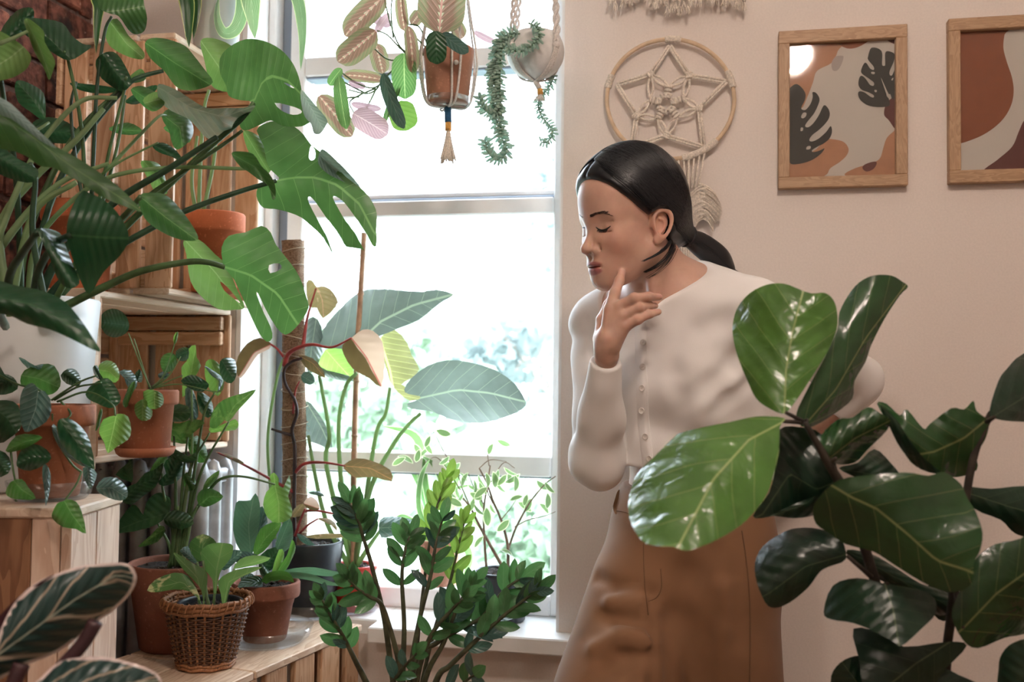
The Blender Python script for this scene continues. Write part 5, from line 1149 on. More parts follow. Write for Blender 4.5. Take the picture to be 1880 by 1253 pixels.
# ---------------------------------------------------------------- spider plant and jar behind it on the sill
M_SPI = leafmat('spider_leaf', (0.16, 0.29, 0.13), (0.2, 0.33, 0.16), 3, 0.02, rough=0.35, trans=0.4, quilt=0.0, margin=((0.72, 0.78, 0.68), 0.28))
q = onZ(806, 1108, ZS + 0.001); dq = depth_of(q)
SPD = thing('potted_spider_plant', 'cream-edged spider plant in a pale terracotta pot on the sill', 'plant', q)
pot(SPD, q, hp(q, 42), hp(q, 34), P(806, 990, dq).z - q.z, M_TERRA3, rim=0.2)
for lst, w_, rl in (([(800,992),(775,930),(775,850),(760,800),(701,782)], 0.026, 10), ([(798,992),(772,900),(745,850),(705,842)], 0.016, 30), ([(806,992),(790,930),(780,880),(778,830)], 0.018, 0), ([(808,992),(830,930),(838,880),(852,840)], 0.018, 20), ([(812,992),(840,960),(870,955),(890,985)], 0.016, 20), ([(802,992),(760,960),(735,950),(720,972)], 0.016, 20), ([(815,992),(850,1000),(862,1030),(845,1075)], 0.022, 0), ([(800,992),(770,940),(772,880),(790,840)], 0.014, 20), ([(804,992),(820,930),(800,860),(770,835)], 0.016, 20), ([(805,992),(812,930),(832,900),(868,890)], 0.014, 30), ([(798,992),(760,990),(740,1010)], 0.016, 30)):
    ribbon(SPD, M_SPI, pts3(lst, dq, dq - random.uniform(0.02, 0.10)), w_, rl)
# ---------------------------------------------------------------- thin variegated ficus at the right of the sill
M_FIC = leafmat('ficus_leaf', (0.20, 0.31, 0.17), (0.3, 0.4, 0.25), 5, 0.04, rough=0.35, trans=0.4, quilt=0.1, margin=((0.78, 0.82, 0.74), 0.30), var=0.1)
M_TWIG = simple('ficus_twig', (0.30, 0.22, 0.17), 0.8, 50, 0.3)
q = onZ(918, 1138, ZS + 0.001); dq = depth_of(q)
FI = thing('potted_ficus', 'thin variegated ficus with twiggy branches in a dark pot on the sill', 'plant', q)
pot(FI, q, hp(q, 53), hp(q, 46), P(916, 1048, dq).z - q.z, M_BLACKP, rim=0.12, rimw=0.002, soil=0.95)
br = [([(925,1045),(905,1010),(880,965),(865,935),(850,915)], 0.0042), ([(893,1042),(890,1000),(888,940),(895,890),(900,855)], 0.0032), ([(933,1042),(932,1000),(920,955),(905,920),(895,890),(880,860)], 0.0036), ([(933,1010),(945,975),(960,945),(975,920),(1000,890),(1020,875)], 0.0026), ([(945,968),(970,955),(1000,948),(1020,940)], 0.0014), ([(905,925),(895,900),(905,880),(925,850),(945,860)], 0.0016), ([(865,935),(850,900),(840,870),(830,850)], 0.0016), ([(890,930),(870,895),(860,870)], 0.0014), ([(898,856),(896,830),(910,812)], 0.0011), ([(845,900),(820,860),(800,840),(780,850)], 0.0013), ([(840,870),(815,830),(800,800),(790,785)], 0.0012), ([(920,955),(940,930),(955,905)], 0.0012), ([(880,860),(900,845),(930,848)], 0.0012)]
for lst, r_ in br:
    stem(FI, M_TWIG, lst, dq, dq + random.uniform(-0.06, 0.02), r_, r_ * 0.45, 'branch', 7, 5)
spots = [(850,905),(858,890),(870,880),(878,872),(892,868),(905,866),(915,862),(925,858),(935,862),(945,872),(840,868),(832,878),(845,850),(862,905),(870,915),(885,905),(895,895),(860,868),(880,885),(838,892),(910,880),(930,872),(955,870),(985,882),(960,912),(950,922),(968,908),(975,915),(1000,885),(935,955),(900,925),(888,985),(918,1010),(790,800),(800,790),(780,812),(795,822),(770,825),(745,840),(730,838),(760,815),(812,842),(825,838),(905,815),(912,808),(822,860),(810,872),(828,905),(818,915),(870,925),(990,925),(1005,905)]
for (x, y) in spots:
    a = R(random.uniform(20, 160)); l = random.uniform(24, 36); b_ = P(x, y, dq + random.uniform(-0.07, 0.03))
    t_ = b_ + CAMROT @ Vector((math.cos(a) * l / FPX * dq, -abs(math.sin(a)) * l * 0.9 / FPX * dq, random.uniform(-0.012, 0.012)))
    pleaf(FI, M_FIC, b_, t_, w=random.uniform(0.38, 0.5), shape='elliptic', roll=random.uniform(-60, 60), bend=0.1, fold=0.2, rows=8, cols=4)
pleaf(FI, M_FIC, P(893, 932, dq - 0.03), P(896, 968, dq - 0.03), w=0.48, shape='elliptic', rows=10, cols=6)
# ---------------------------------------------------------------- calathea in the lower left foreground
M_CAL = leafmat('calathea_leaf', (0.02, 0.06, 0.05), None, 9, 0.05, rough=0.3, trans=0.06, mid=0.03, pattern='calathea', margin=((0.72, 0.60, 0.58), 0.10), quilt=0.5, var=0.03, coat=0.2)
M_CALB = leafmat('calathea_underside', (0.045, 0.010, 0.016), (0.07, 0.02, 0.03), 9, 0.05, rough=0.45, trans=0.1, quilt=0.3, var=0.05)
M_CALS = simple('purple_stalk', (0.055, 0.022, 0.026), 0.5, 30, 0.3)
cdp = 0.95
cp = P(-60, 1500, cdp)
CA_ = thing('potted_calathea', 'calathea with cream and dark green painted leaves in the lower left corner', 'plant', (cp.x, cp.y, cp.z - 0.14))
pot(CA_, (cp.x, cp.y, cp.z - 0.14), 0.08, 0.06, 0.14, M_TERRA2, rim=0.2)
st2 = cp.z - 0.142
S2 = thing('plant_stool', 'tall wooden stool under the calathea, below the lower left corner', 'stool', (cp.x, cp.y, 0))
lathe('seat', [(0.0, st2 - 0.025), (0.10, st2 - 0.025), (0.105, st2 - 0.015), (0.103, st2), (0.0, st2)], (cp.x, cp.y, 0), M_PALE, S2, 36)
for k in range(4):
    a = 0.3 + k * math.pi / 2; tube('leg', [(cp.x + 0.06 * math.cos(a), cp.y + 0.06 * math.sin(a), st2 - 0.026), (cp.x + 0.10 * math.cos(a), cp.y + 0.10 * math.sin(a), 0.0)], [0.012, 0.009], M_PALE, S2, 8, 1)
tleaf(CA_, M_CAL, [(-30,1205),(-10,1190),(0,1160),(25,1110),(60,1075),(100,1055),(150,1040),(200,1035),(235,1036),(250,1055),(248,1075),(232,1100),(205,1125),(170,1148),(120,1190),(80,1210),(40,1225),(0,1248),(-30,1255)], cdp, [(-20,1215),(70,1150),(140,1100),(215,1055),(249,1064)], dt=0.05, cs=0.03, ds=0.02, grid=18)
tleaf(CA_, M_CAL, [(50,1275),(75,1245),(110,1215),(160,1207),(200,1208),(250,1220),(285,1235),(298,1255),(285,1290),(200,1310),(100,1310)], cdp - 0.04, [(60,1300),(170,1262),(295,1250)], dt=0.03, cs=0.03, grid=18)
tleaf(CA_, M_CALB, [(-20,1145),(0,1130),(30,1100),(75,1068),(100,1056),(60,1085),(25,1120),(5,1165),(-20,1200)], cdp + 0.03, [(-15,1180),(30,1110),(98,1057)], cs=0.01, grid=12)
stem(CA_, M_CALS, [(176,1142),(150,1185),(105,1235),(60,1300),(-20,1440),(-55,1490)], cdp + 0.03, cdp + 0.01, 0.0075, 0.006, 'leaf_stalk', 10, 6)
stem(CA_, M_CALS, [(40,1220),(20,1270),(-20,1400),(-58,1490)], cdp + 0.02, cdp, 0.008, 0.006, 'leaf_stalk', 10, 6)
stem(CA_, M_CALS, [(62,1298),(20,1360),(-50,1490)], cdp - 0.04, cdp, 0.006, 0.006, 'leaf_stalk', 10, 6)
# ---------------------------------------------------------------- prayer plant hanging in the window
M_MAR = leafmat('prayer_leaf', (0.2, 0.25, 0.12), (0.62, 0.33, 0.29), 8, 0.13, rough=0.35, trans=0.35, tcol=(1.1, 1.1, 0.95), mid=0.06, pattern='maranta', quilt=0.2, var=0.15, slant=0.5)
M_MARP = leafmat('prayer_leaf_pink', (0.45, 0.30, 0.34), (0.70, 0.55, 0.56), 9, 0.2, rough=0.35, trans=0.45, tcol=(1.1, 1.1, 1.05), mid=0.05, quilt=0.2, var=0.1, slant=0.5)
M_MARG = leafmat('prayer_leaf_green', (0.10, 0.20, 0.08), (0.35, 0.45, 0.25), 9, 0.14, rough=0.35, trans=0.45, tcol=(1.2, 1.4, 0.9), mid=0.06, quilt=0.2, slant=0.5)
M_CORD = simple('natural_cotton_cord', (0.78, 0.70, 0.61), 0.95, 300, 0.2, 0.5, 0.001)
M_CORDW = simple('white_cotton_cord', (0.74, 0.70, 0.67), 0.95, 300, 0.15, 0.5, 0.001)
M_BLUEW = simple('blue_wrap', (0.03, 0.12, 0.25), 0.9, 200, 0.25, 0.4, 0.0006); M_YELW = simple('yellow_wrap', (0.72, 0.38, 0.10), 0.9, 200, 0.25, 0.4, 0.0006)
hd = 1.86; q = P(822, 193, hd); rq = 47 / FPX * hd
HG = thing('hanging_prayer_plant', 'prayer plant in a terracotta pot hung in a macrame holder before the window', 'plant', q)
lathe('clear_liner', [(0.0, -0.002), (rq * 0.78, -0.002), (rq * 0.86, 0.004), (rq * 0.90, 0.012), (rq * 0.89, 0.012), (rq * 0.84, 0.004), (0.0, 0.0)], q, M_CLEAR, HG, 40)
pot(HG, q + Vector((0, 0, 0.001)), rq, rq * 0.80, P(822, 90, hd).z - q.z, M_TERRA3, rim=0.0, soil=0.93)
hook = Vector((q.x, q.y, q.z + 0.46))
rimz = P(822, 90, hd).z
for k in range(4):
    a = 0.55 + k * math.pi / 2; e = Vector((math.cos(a), math.sin(a), 0))
    for s in (-1, 1):
        tg = Vector((-math.sin(a), math.cos(a), 0)) * 0.004 * s
        tube('cord', [q + Vector((0, 0, -0.004)), q + e * (rq * 0.83) + tg + Vector((0, 0, 0.002)), q + e * (rq + 0.005) + tg * 2 + Vector((0, 0, (rimz - q.z) * 0.62)), Vector((q.x, q.y, rimz)) + e * (rq + 0.004) + tg * 2, Vector((q.x, q.y, rimz + 0.10)) + e * rq * 0.75 + tg, hook], 0.0022, M_CORDW, HG, 6, 6)
    mesh('knot', *ballv(q + e * (rq + 0.005) + Vector((0, 0, (rimz - q.z) * 0.62)), (0.0048, 0.0048, 0.0045), 10, 7), M_CORDW, HG)
tube('cord', [hook, (hook.x, hook.y, CZ)], 0.003, M_CORDW, HG, 6, 1)
tube('blue_wrapping', [q + Vector((0, 0, -0.004)), P(823, 225, hd)], 0.0065, M_BLUEW, HG, 12, 1)
tube('yellow_wrapping', [P(823, 225, hd), P(823, 240, hd)], 0.0062, M_YELW, HG, 12, 1)
def tassel(parent, p, ln, r, n, mat, name='tassel_strand'):
    for k in range(n):
        a = 6.283 * k / n + random.uniform(-.2, .2); rr = r * random.uniform(0.35, 1); e = Vector((math.cos(a), math.sin(a), 0))
        tube(name, [p + e * 0.002, p + e * rr * 0.45 - Vector((0, 0, ln * 0.4)), p + e * rr - Vector((0, 0, ln * random.uniform(0.9, 1.02)))], 0.0018, mat, parent, 5, 3)
tassel(HG, P(823, 239, hd), 60 / FPX * hd, 0.018, 26, M_CORD)
md = hd - 0.02
for (bx_, by_, tx_, ty_, w_, rl, mt, dd) in ((706,-8,633,66,.46,15,M_MAR,0), (690,57,620,113,.55,-15,M_MAR,-.03), (690,80,703,135,.62,0,M_MAR,.03), (735,-12,743,57,.38,20,M_MAR,0), (750,48,758,135,.34,-25,M_MAR,-.03), (742,98,744,182,.58,10,M_MARG,-.02), (703,135,742,236,.30,35,M_SHEEN,-.05), (732,186,748,240,.95,0,M_LIME,0), (648,208,712,247,.62,-10,M_MARP,-.03), (622,140,636,237,.29,20,M_MARG,-.05), (586,176,646,251,.46,-10,M_MAR,-.02), (704,147,630,138,.34,30,M_MAR,0), (627,126,604,157,.5,20,M_MARG,-.02), (806,61,814,-40,.86,5,M_MAR,-.04), (800,57,802,118,.66,0,M_DARKG,-.09), (812,62,860,96,.45,20,M_SHEEN,-.08), (850,70,832,38,.7,0,M_MAR,.02), (755,45,772,22,.8,10,M_MAR,.03), (715,25,690,60,.4,30,M_MARP,.02), (640,150,672,160,.4,20,M_MARP,0), (645,190,700,200,.3,30,M_MARP,0), (735,160,705,228,.25,50,M_MARG,-.01), (870,58,910,78,.3,20,M_MARP,.05), (680,30,720,45,.5,30,M_MARP,.04)):
    px_leaf(HG, mt, (bx_, by_, md + dd), (tx_, ty_, md + dd + 0.01), w=w_, shape='oblong', roll=rl, bend=0.05, fold=0.1, rows=14, cols=10)
for lst in ([(790,95),(755,100),(738,92),(712,65),(692,56)], [(790,95),(745,95),(722,60),(705,-5)], [(722,70),(718,20),(722,-20)], [(790,95),(765,70),(752,50)], [(790,96),(770,50),(745,40),(738,-10)], [(785,98),(735,110),(710,108),(688,90)], [(786,98),(750,110),(720,130),(690,160),(660,155),(625,132)], [(700,150),(690,165),(672,172),(640,165)], [(690,165),(680,185),(665,215)], [(690,162),(660,175),(642,188),(650,208)], [(720,130),(735,120),(745,105)], [(672,172),(630,150),(623,140)], [(660,178),(600,182),(588,178)], [(800,92),(806,70),(808,55)], [(795,92),(800,70)], [(810,92),(815,66)]):
    stem(HG, M_STEM, lst, hd, md, 0.0018, 0.0013, 'stem', 6, 5)
# ---------------------------------------------------------------- succulent strands in the white hanging bowl
hd2 = 1.88; cc = P(983, 96, hd2); rq = 53 / FPX * hd2
HS = thing('hanging_succulent', 'white round hanging bowl with trailing donkey-tail strands beside the wall', 'plant', cc - Vector((0, 0, rq)))
prof = [(0.0, -rq * 0.96)] + [(rq * math.sin(t), -rq * math.cos(t) * 0.96) for t in np.linspace(0.15, 2.25, 22)] + [(rq * 0.74, rq * 0.60), (0.0, rq * 0.45)]
M_BOWL = simple('matte_white_bowl', (0.74, 0.73, 0.72), 0.75, 90, 0.06)
lathe('bowl', prof, cc, M_BOWL, HS, 44)
lathe('soil', [(0.0, rq * 0.5), (rq * 0.72, rq * 0.5), (0.0, rq * 0.56)], cc, M_SOIL, HS, 30)
hook2 = cc + Vector((0, 0, 0.40))
for k in range(4):
    a = 0.9 + k * math.pi / 2; e = Vector((math.cos(a), math.sin(a), 0))
    low = [cc + Vector((0, 0, -rq - 0.002)), cc + e * rq * 0.62 + Vector((0, 0, -rq * 0.80)), cc + e * (rq * 0.95) + Vector((0, 0, -rq * 0.38)), cc + e * (rq + 0.004)]
    for s in (-1.5, -0.5, 0.5, 1.5):
        tg = Vector((-math.sin(a), math.cos(a), 0)) * 0.0032 * s
        tube('cord', [p + tg * (0.2 if i == 0 else 1) + e * 0.002 for i, p in enumerate(low)], 0.0017, M_CORDW, HS, 6, 5)
    A0 = cc + e * (rq + 0.004); top = hook2
    pts_a, pts_b, NN = [], [], 60
    for i in range(NN + 1):
        t = i / NN; c0 = A0.lerp(top, t) + e * 0.012 * math.sin(math.pi * t) ; ph_ = t * 60
        o_ = (e * math.cos(ph_) + Vector((-math.sin(a), math.cos(a), 0)) * math.sin(ph_)) * 0.0036; pts_a.append(c0 + o_); pts_b.append(c0 - o_)
    tube('twisted_cord', pts_a, 0.0030, M_CORDW, HS, 6, 1); tube('twisted_cord', pts_b, 0.0030, M_CORDW, HS, 6, 1)
    mesh('knot', *ballv(A0, (0.008, 0.008, 0.007), 10, 7), M_CORDW, HS)
tube('cord', [hook2, (hook2.x, hook2.y, CZ)], 0.003, M_CORDW, HS, 6, 1)
tube('white_wrapping', [cc + Vector((0, 0, -rq)), P(991, 163, hd2)], 0.0055, M_CORDW, HS, 12, 1)
tube('yellow_wrapping', [P(991, 163, hd2), P(992, 174, hd2)], 0.0056, M_YELW, HS, 12, 1)
tassel(HS, P(992, 173, hd2), 12 / FPX * hd2, 0.012, 14, M_CORDW)
M_SED = outleaf('sedum_leaflet', (0.46, 0.58, 0.52)); M_SEDS = simple('sedum_stem', (0.22, 0.32, 0.22), 0.6)
for lst, L_, da in (([(955,62),(935,62),(915,82),(905,130),(908,200),(918,245),(930,275),(920,292),(905,290),(895,275),(890,255)], 12, -0.04), ([(940,66),(925,75),(918,120),(918,165),(915,205),(898,208),(885,195),(880,175)], 11, -0.05), ([(970,42),(985,50),(990,65),(978,82),(955,95),(930,88)], 10, -0.075), ([(1000,150),(1010,140),(1015,148)], 9, 0.02), ([(1018,140),(1008,160),(992,180),(988,195),(995,215),(1010,232),(1014,248),(1005,260),(993,262)], 9, 0.03), ([(930,66),(912,95),(908,150),(916,210),(922,250)], 12, -0.045)):
    pp = [Vector(p) for p in cr([tuple(p) for p in pts3(lst, hd2 + da)], 14)]
    sto = tube('strand', pts3(lst, hd2 + da), 0.0018, M_SEDS, HS, 5, 6)
    parts_ = []; acc = 0
    for i in range(1, len(pp) - 1):
        acc += (pp[i] - pp[i - 1]).length
        if acc < 0.0038: continue
        acc = 0; tg = (pp[i + 1] - pp[i - 1]).normalized(); u_ = tg.orthogonal().normalized(); v_ = tg.cross(u_)
        for j in range(3):
            a = i * 2.4 + j * 2.094; rad_ = u_ * math.cos(a) + v_ * math.sin(a); dv = (rad_ + tg * 0.35).normalized(); l = 1.35 * L_ / FPX * hd2 * random.uniform(0.8, 1.15)
            side = dv.cross(tg).normalized(); nn = side.cross(dv); Mx = Matrix((side, dv, nn)).transposed()
            parts_.append(ballv(pp[i] + dv * l * 0.5, (l * 0.24, l * 0.5, l * 0.16), 6, 5, Mx @ Matrix(((1, 0, 0), (0, 0, 1), (0, -1, 0))) @ Matrix(((1, 0, 0), (0, 0, -1), (0, 1, 0)))))
    V, F = join(parts_); tag(mesh('leaflets', V, F, M_SED, sto), kind='stuff')
# ---------------------------------------------------------------- strap-leaved plant up on the tall crate
M_SNK = leafmat('strap_leaf', (0.025, 0.09, 0.03), (0.05, 0.13, 0.05), 3, 0.02, rough=0.3, trans=0.2, quilt=0.1, margin=((0.50, 0.55, 0.22), 0.16))
M_SNKL = leafmat('strap_leaf_light', (0.16, 0.26, 0.16), (0.3, 0.4, 0.3), 14, 0.3, rough=0.3, trans=0.35, quilt=0.1, margin=((0.55, 0.62, 0.45), 0.14))
q = P(400, -60, 1.95); q.z = az1 + 0.001; dq = depth_of(q)
DR = thing('potted_snake_plant', 'snake plant with drooping yellow-edged strap leaves on the tall crate', 'plant', q)
ph_ = 0.11; pot(DR, q, 0.055, 0.042, ph_, M_WHITEC, rim=0.2)
b0 = q + Vector((0, 0, ph_ - 0.01))
def strap(lst, w_, mat, d, rl=10, lift=0.05):
    ps = [b0, b0 + Vector((0, 0, 0.09 + lift))] + pts3(lst, d); ribbon(DR, mat, ps, w_, rl, 0.25, 'strap', 6, 4)
strap([(342,-60),(345,20),(347,88)], 0.034, M_SNK, 1.86)
strap([(365,-60),(360,20),(355,72)], 0.022, M_SNK, 1.88)
strap([(452,-60),(462,10),(468,72)], 0.046, M_SNKL, 1.86)
strap([(440,-30),(445,20),(432,55),(410,60),(398,30),(402,-10)], 0.026, M_SNKL, 1.88, 20, 0.0)
strap([(520,-60),(548,0),(556,60),(552,130)], 0.028, M_SNKL, 1.84, 30)
strap([(200,-30),(182,20),(176,100)], 0.026, M_SNK, 1.86, 20)
# ================================================================== wall decoration
M_OAK = woodmat('light_oak_frame', (0.48, 0.31, 0.18), (0.37, 0.22, 0.12), 'X', 3, 0.5, 0.03); M_OAKZ = woodmat('light_oak_frame_upright', (0.48, 0.31, 0.18), (0.37, 0.22, 0.12), 'Z', 3, 0.5, 0.03)
M_PAPER = simple('print_paper', (0.60, 0.55, 0.49), 0.7); M_P1 = simple('print_tan', (0.46, 0.23, 0.125), 0.7, 60, 0.06); M_P2 = simple('print_rust', (0.27, 0.085, 0.035), 0.7, 60, 0.06)
M_P3 = simple('print_maroon', (0.135, 0.04, 0.032), 0.7); M_P4 = simple('print_charcoal', (0.045, 0.043, 0.036), 0.7); M_P5 = simple('print_greige', (0.42, 0.36, 0.33), 0.7)
m, nt, b = newmat('frame_glazing'); b.inputs['Roughness'].default_value = 0.10
out = nt.nodes['Material Output']; tr = nt.nodes.new('ShaderNodeBsdfTransparent'); gl = nt.nodes.new('ShaderNodeBsdfGlossy'); gl.inputs['Roughness'].default_value = 0.035
fr = nt.nodes.new('ShaderNodeFresnel'); fr.inputs[0].default_value = 1.45; mx = nt.nodes.new('ShaderNodeMixShader')
nt.links.new(fr.outputs[0], mx.inputs[0]); nt.links.new(tr.outputs[0], mx.inputs[1]); nt.links.new(gl.outputs[0], mx.inputs[2]); nt.links.new(mx.outputs[0], out.inputs[0]); nt.nodes.remove(b); M_GLZ = m
YW = -0.004
def frame(label, o_tl, o_br, i_tl, i_br):
    """o/i: outer and inner corners in pixels (top-left, bottom-right)"""
    A, B = onY(*o_tl, -0.02), onY(*o_br, -0.02); a, b_ = onY(*i_tl, -0.02), onY(*i_br, -0.02)
    x0, x1, z0, z1 = A.x, B.x, B.z, A.z; u0, u1, v0, v1 = a.x, b_.x, b_.z, a.z
    t = thing('picture_frame', label, 'picture', ((x0 + x1) / 2, -0.001, z0))
    for nm, bb, mt in (('frame_rail', (x0, x1, v1, z1), M_OAK), ('frame_rail', (x0, x1, z0, v0), M_OAK), ('frame_stile', (x0, u0, v0, v1), M_OAKZ), ('frame_stile', (u1, x1, v0, v1), M_OAKZ)):
        V, F = bevbox(bb[0], bb[1], -0.022, -0.001, bb[2], bb[3], 0.0012); mesh(nm, V, F, mt, t, smooth=False)
    V, F = (boxv(u0 - 0.003, u1 + 0.003, -0.006, -0.002, v0 - 0.003, v1 + 0.003), BOXF); pr = mesh('print', V, F, M_PAPER, t, smooth=False)
    V, F = (boxv(u0 - 0.002, u1 + 0.002, -0.0122, -0.0112, v0 - 0.002, v1 + 0.002), BOXF); mesh('glazing', V, F, M_GLZ, t, smooth=False)
    return t, pr, (u0, u1, v0, v1)
def clip_poly(poly, box):
    u0, u1, v0, v1 = box
    for ax, lim, sg in ((0, u0, 1), (0, u1, -1), (1, v0, 1), (1, v1, -1)):
        o = []
        for i in range(len(poly)):
            p, q_ = poly[i - 1], poly[i]; ip, iq = (p[ax] - lim) * sg >= 0, (q_[ax] - lim) * sg >= 0
            if ip != iq:
                t = (lim - p[ax]) / (q_[ax] - p[ax]); o.append(tuple(p[k] + (q_[k] - p[k]) * t for k in (0, 1)))
            if iq: o.append(q_)
        poly = o
        if not poly: return []
    return poly
def printed(pr, box, out, mat, layer, holes=(), name='print_shape', sm=4):
    pl_ = []
    for (x, y) in cr(out, sm, True):
        w_ = onY(x, y, -0.006); pl_.append((w_.x, w_.z))
    pl_ = clip_poly(pl_, box)
    if len(pl_) < 3: return
    pts = [Vector(p) for p in pl_]; ed = [(i, (i + 1) % len(pts)) for i in range(len(pts))]
    for h in holes:
        hh = [onY(x, y, -0.006) for (x, y) in cr(h, 4, True)]
        hh = [(min(max(w_.x, box[0] + 0.0005), box[1] - 0.0005), w_.z) for w_ in hh]; n = len(pts); pts += [Vector(p) for p in hh]; ed += [(n + i, n + (i + 1) % len(hh)) for i in range(len(hh))]
    vo, eo, fo, _, _, _ = delaunay_2d_cdt(pts, ed, [], 1, 1e-6)
    HW = [[(min(max(onY(x, y, -0.006).x, box[0] + 0.0005), box[1] - 0.0005), onY(x, y, -0.006).z) for (x, y) in cr(h, 4, True)] for h in holes]
    cen = lambda f: (sum(vo[i].x for i in f) / len(f), sum(vo[i].y for i in f) / len(f))
    fo = [f for f in fo if not any(inpoly(*cen(f), h) for h in HW)]
    y = -0.0062 - 0.0003 * layer
    mesh(name, [(v.x, y, v.y) for v in vo], fo, mat, pr, smooth=False)
K = lambda L: [(1400 + x * 0.3032, y * 0.3032) for x, y in L]       # coordinates read off an enlarged view
t1, pr1, bx1_ = frame('oak-framed print with two charcoal monstera leaves on tan shapes', (1429.5, 58), (1667, 340), (1450, 80), (1645, 320))
pl1 = lambda o, m_, l, h=(): printed(pr1, bx1_, K(o), m_, l, [K(x) for x in h])
pl1([(140,250),(460,260),(455,310),(420,380),(330,430),(305,500),(270,590),(230,660),(140,640)], M_P1, 1)
pl1([(450,250),(470,275),(520,295),(580,285),(640,245),(560,235)], M_P2, 1)
pl1([(750,230),(770,255),(820,268),(840,220)], M_P3, 1)
pl1([(490,345),(470,338),(440,345),(420,375),(418,410),(430,430),(455,425),(478,390)], M_P5, 2)
pl1([(140,960),(300,920),(380,850),(430,845),(490,860),(520,900),(510,940),(470,980),(410,1020),(385,1060),(300,1090),(130,1090)], M_P1, 1)
pl1([(830,785),(790,800),(750,840),(730,900),(710,960),(660,990),(560,1020),(500,1065),(700,1090),(830,1080)], M_P1, 1)
pl1([(735,680),(745,640),(775,600),(830,600),(830,790),(800,780),(765,730),(740,705)], M_P3, 1)
pl1([(605,1020),(615,1000),(650,985),(685,980),(690,995),(670,1025),(630,1040)], M_P3, 2)
pl1([(175,995),(160,960),(150,900),(150,560),(160,540),(200,510),(235,530),(260,570),(255,610),(235,650),(240,665),(262,665),(290,630),(303,590),(302,560),(325,565),(345,600),(335,640),(310,690),(270,740),(258,765),(275,772),(305,750),(340,700),(370,640),(395,655),(407,690),(395,730),(350,780),(300,820),(283,850),(300,858),(340,840),(385,800),(412,765),(420,800),(405,840),(370,870),(330,890),(300,910),(305,922),(340,915),(375,900),(350,935),(300,970),(240,990)], M_P4, 3,
    [[(245,685),(265,685),(262,705),(245,718),(233,710)], [(232,775),(245,775),(243,792),(230,795)], [(270,888),(290,886),(288,903),(265,906)]])
pl1([(765,600),(770,625),(760,645),(700,650),(640,640),(595,610),(578,575),(585,555),(615,560),(650,585),(670,592),(672,578),(640,560),(600,545),(580,515),(585,475),(600,460),(625,480),(650,515),(672,520),(672,500),(640,475),(600,445),(598,420),(615,385),(630,385),(650,415),(672,425),(672,405),(640,365),(638,345),(660,290),(720,310),(723,390),(735,400),(742,390),(745,315),(795,325),(795,370),(770,430),(770,455),(785,455),(805,400),(812,340),(830,340),(830,600),(790,600)], M_P4, 3,
    [[(658,437),(678,438),(676,450),(660,448)], [(678,546),(692,548),(688,560),(678,556)], [(782,478),(792,472),(788,486),(780,488)], [(716,470),(760,565),(772,570),(780,598),(768,602),(750,580),(748,568)]])
t2, pr2, bx2_ = frame('oak-framed abstract print in rust and maroon, cut by the right edge', (1741, 35), (1985, 330), (1763, 56), (1960, 307))
pl2 = lambda o, m_, l, h=(): printed(pr2, bx2_, K(o), m_, l, [K(x) for x in h])
pl2([(1150,160),(1480,165),(1465,210),(1458,290),(1480,380),(1510,470),(1520,560),(1500,650),(1440,740),(1330,820),(1190,872),(1100,880)], M_P2, 1)
pl2([(1340,1040),(1420,970),(1510,890),(1550,800),(1590,720),(1700,600),(1900,560),(1900,1060),(1500,1070)], M_P3, 1)
# ---------------------------------------------------------------- hoop with knotted star
dd_ = -0.018
W = lambda x, y, Y=dd_: onY(x, y, Y)
K3 = lambda x, y: (1100 + x * 0.1995, 50 + y * 0.1995)
MR = thing('macrame_hoop', 'round hoop with a knotted cord star and feathered fringe on the wall', 'wall hanging', W(1230, 190, -0.002))
M_HOOP = simple('wooden_hoop', (0.66, 0.49, 0.33), 0.6, 60, 0.1)
ctr = (1231, 182); 
hoop = [W(ctr[0] + 117 * math.cos(a), ctr[1] + 110 * math.sin(a)) for a in np.linspace(0, 2 * math.pi, 65)[:-1]]
tube('hoop', hoop, 0.0042, M_HOOP, MR, 10, 1, True)
def cord(lst, n=1, gap=0.0052, r=0.0026, name='cord'):
    """n parallel cords along pixel points"""
    pp = [W(*p) for p in lst]
    dirv = (pp[-1] - pp[0]).normalized(); sd = dirv.cross(Vector((0, -1, 0))).normalized()
    for k in range(n):
        o = sd * gap * (k - (n - 1) / 2); tube(name, [p + o for p in pp], r, M_CORD, MR, 6, 4 if len(pp) > 2 else 1)
def knot(x, y, ang=0, w_=0.010, h_=0.007, n=3):
    c0 = W(x, y); a = R(ang); u_ = Vector((math.cos(a), 0, math.sin(a))); v_ = Vector((-math.sin(a), 0, math.cos(a)))
    for k in range(n):
        cc_ = c0 + v_ * (k - (n - 1) / 2) * 0.0042 + Vector((0, -0.001, 0))
        tube('knot', [cc_ - u_ * w_ * 0.5 + Vector((0, 0.002, 0)), cc_ - u_ * w_ * 0.3 - Vector((0, 0.0035, 0)), cc_ + u_ * w_ * 0.3 - Vector((0, 0.0035, 0)), cc_ + u_ * w_ * 0.5 + Vector((0, 0.002, 0))], 0.0028, M_CORD, MR, 6, 4)
out5 = [K3(650, 170), K3(1170, 500), K3(960, 1105), K3(300, 1105), K3(165, 530)]
in5 = [K3(825, 445), K3(920, 750), K3(620, 1000), K3(345, 820), K3(475, 435)]
mid5 = [K3(640, 545), K3(780, 655), K3(720, 830), K3(540, 840), K3(470, 665)]
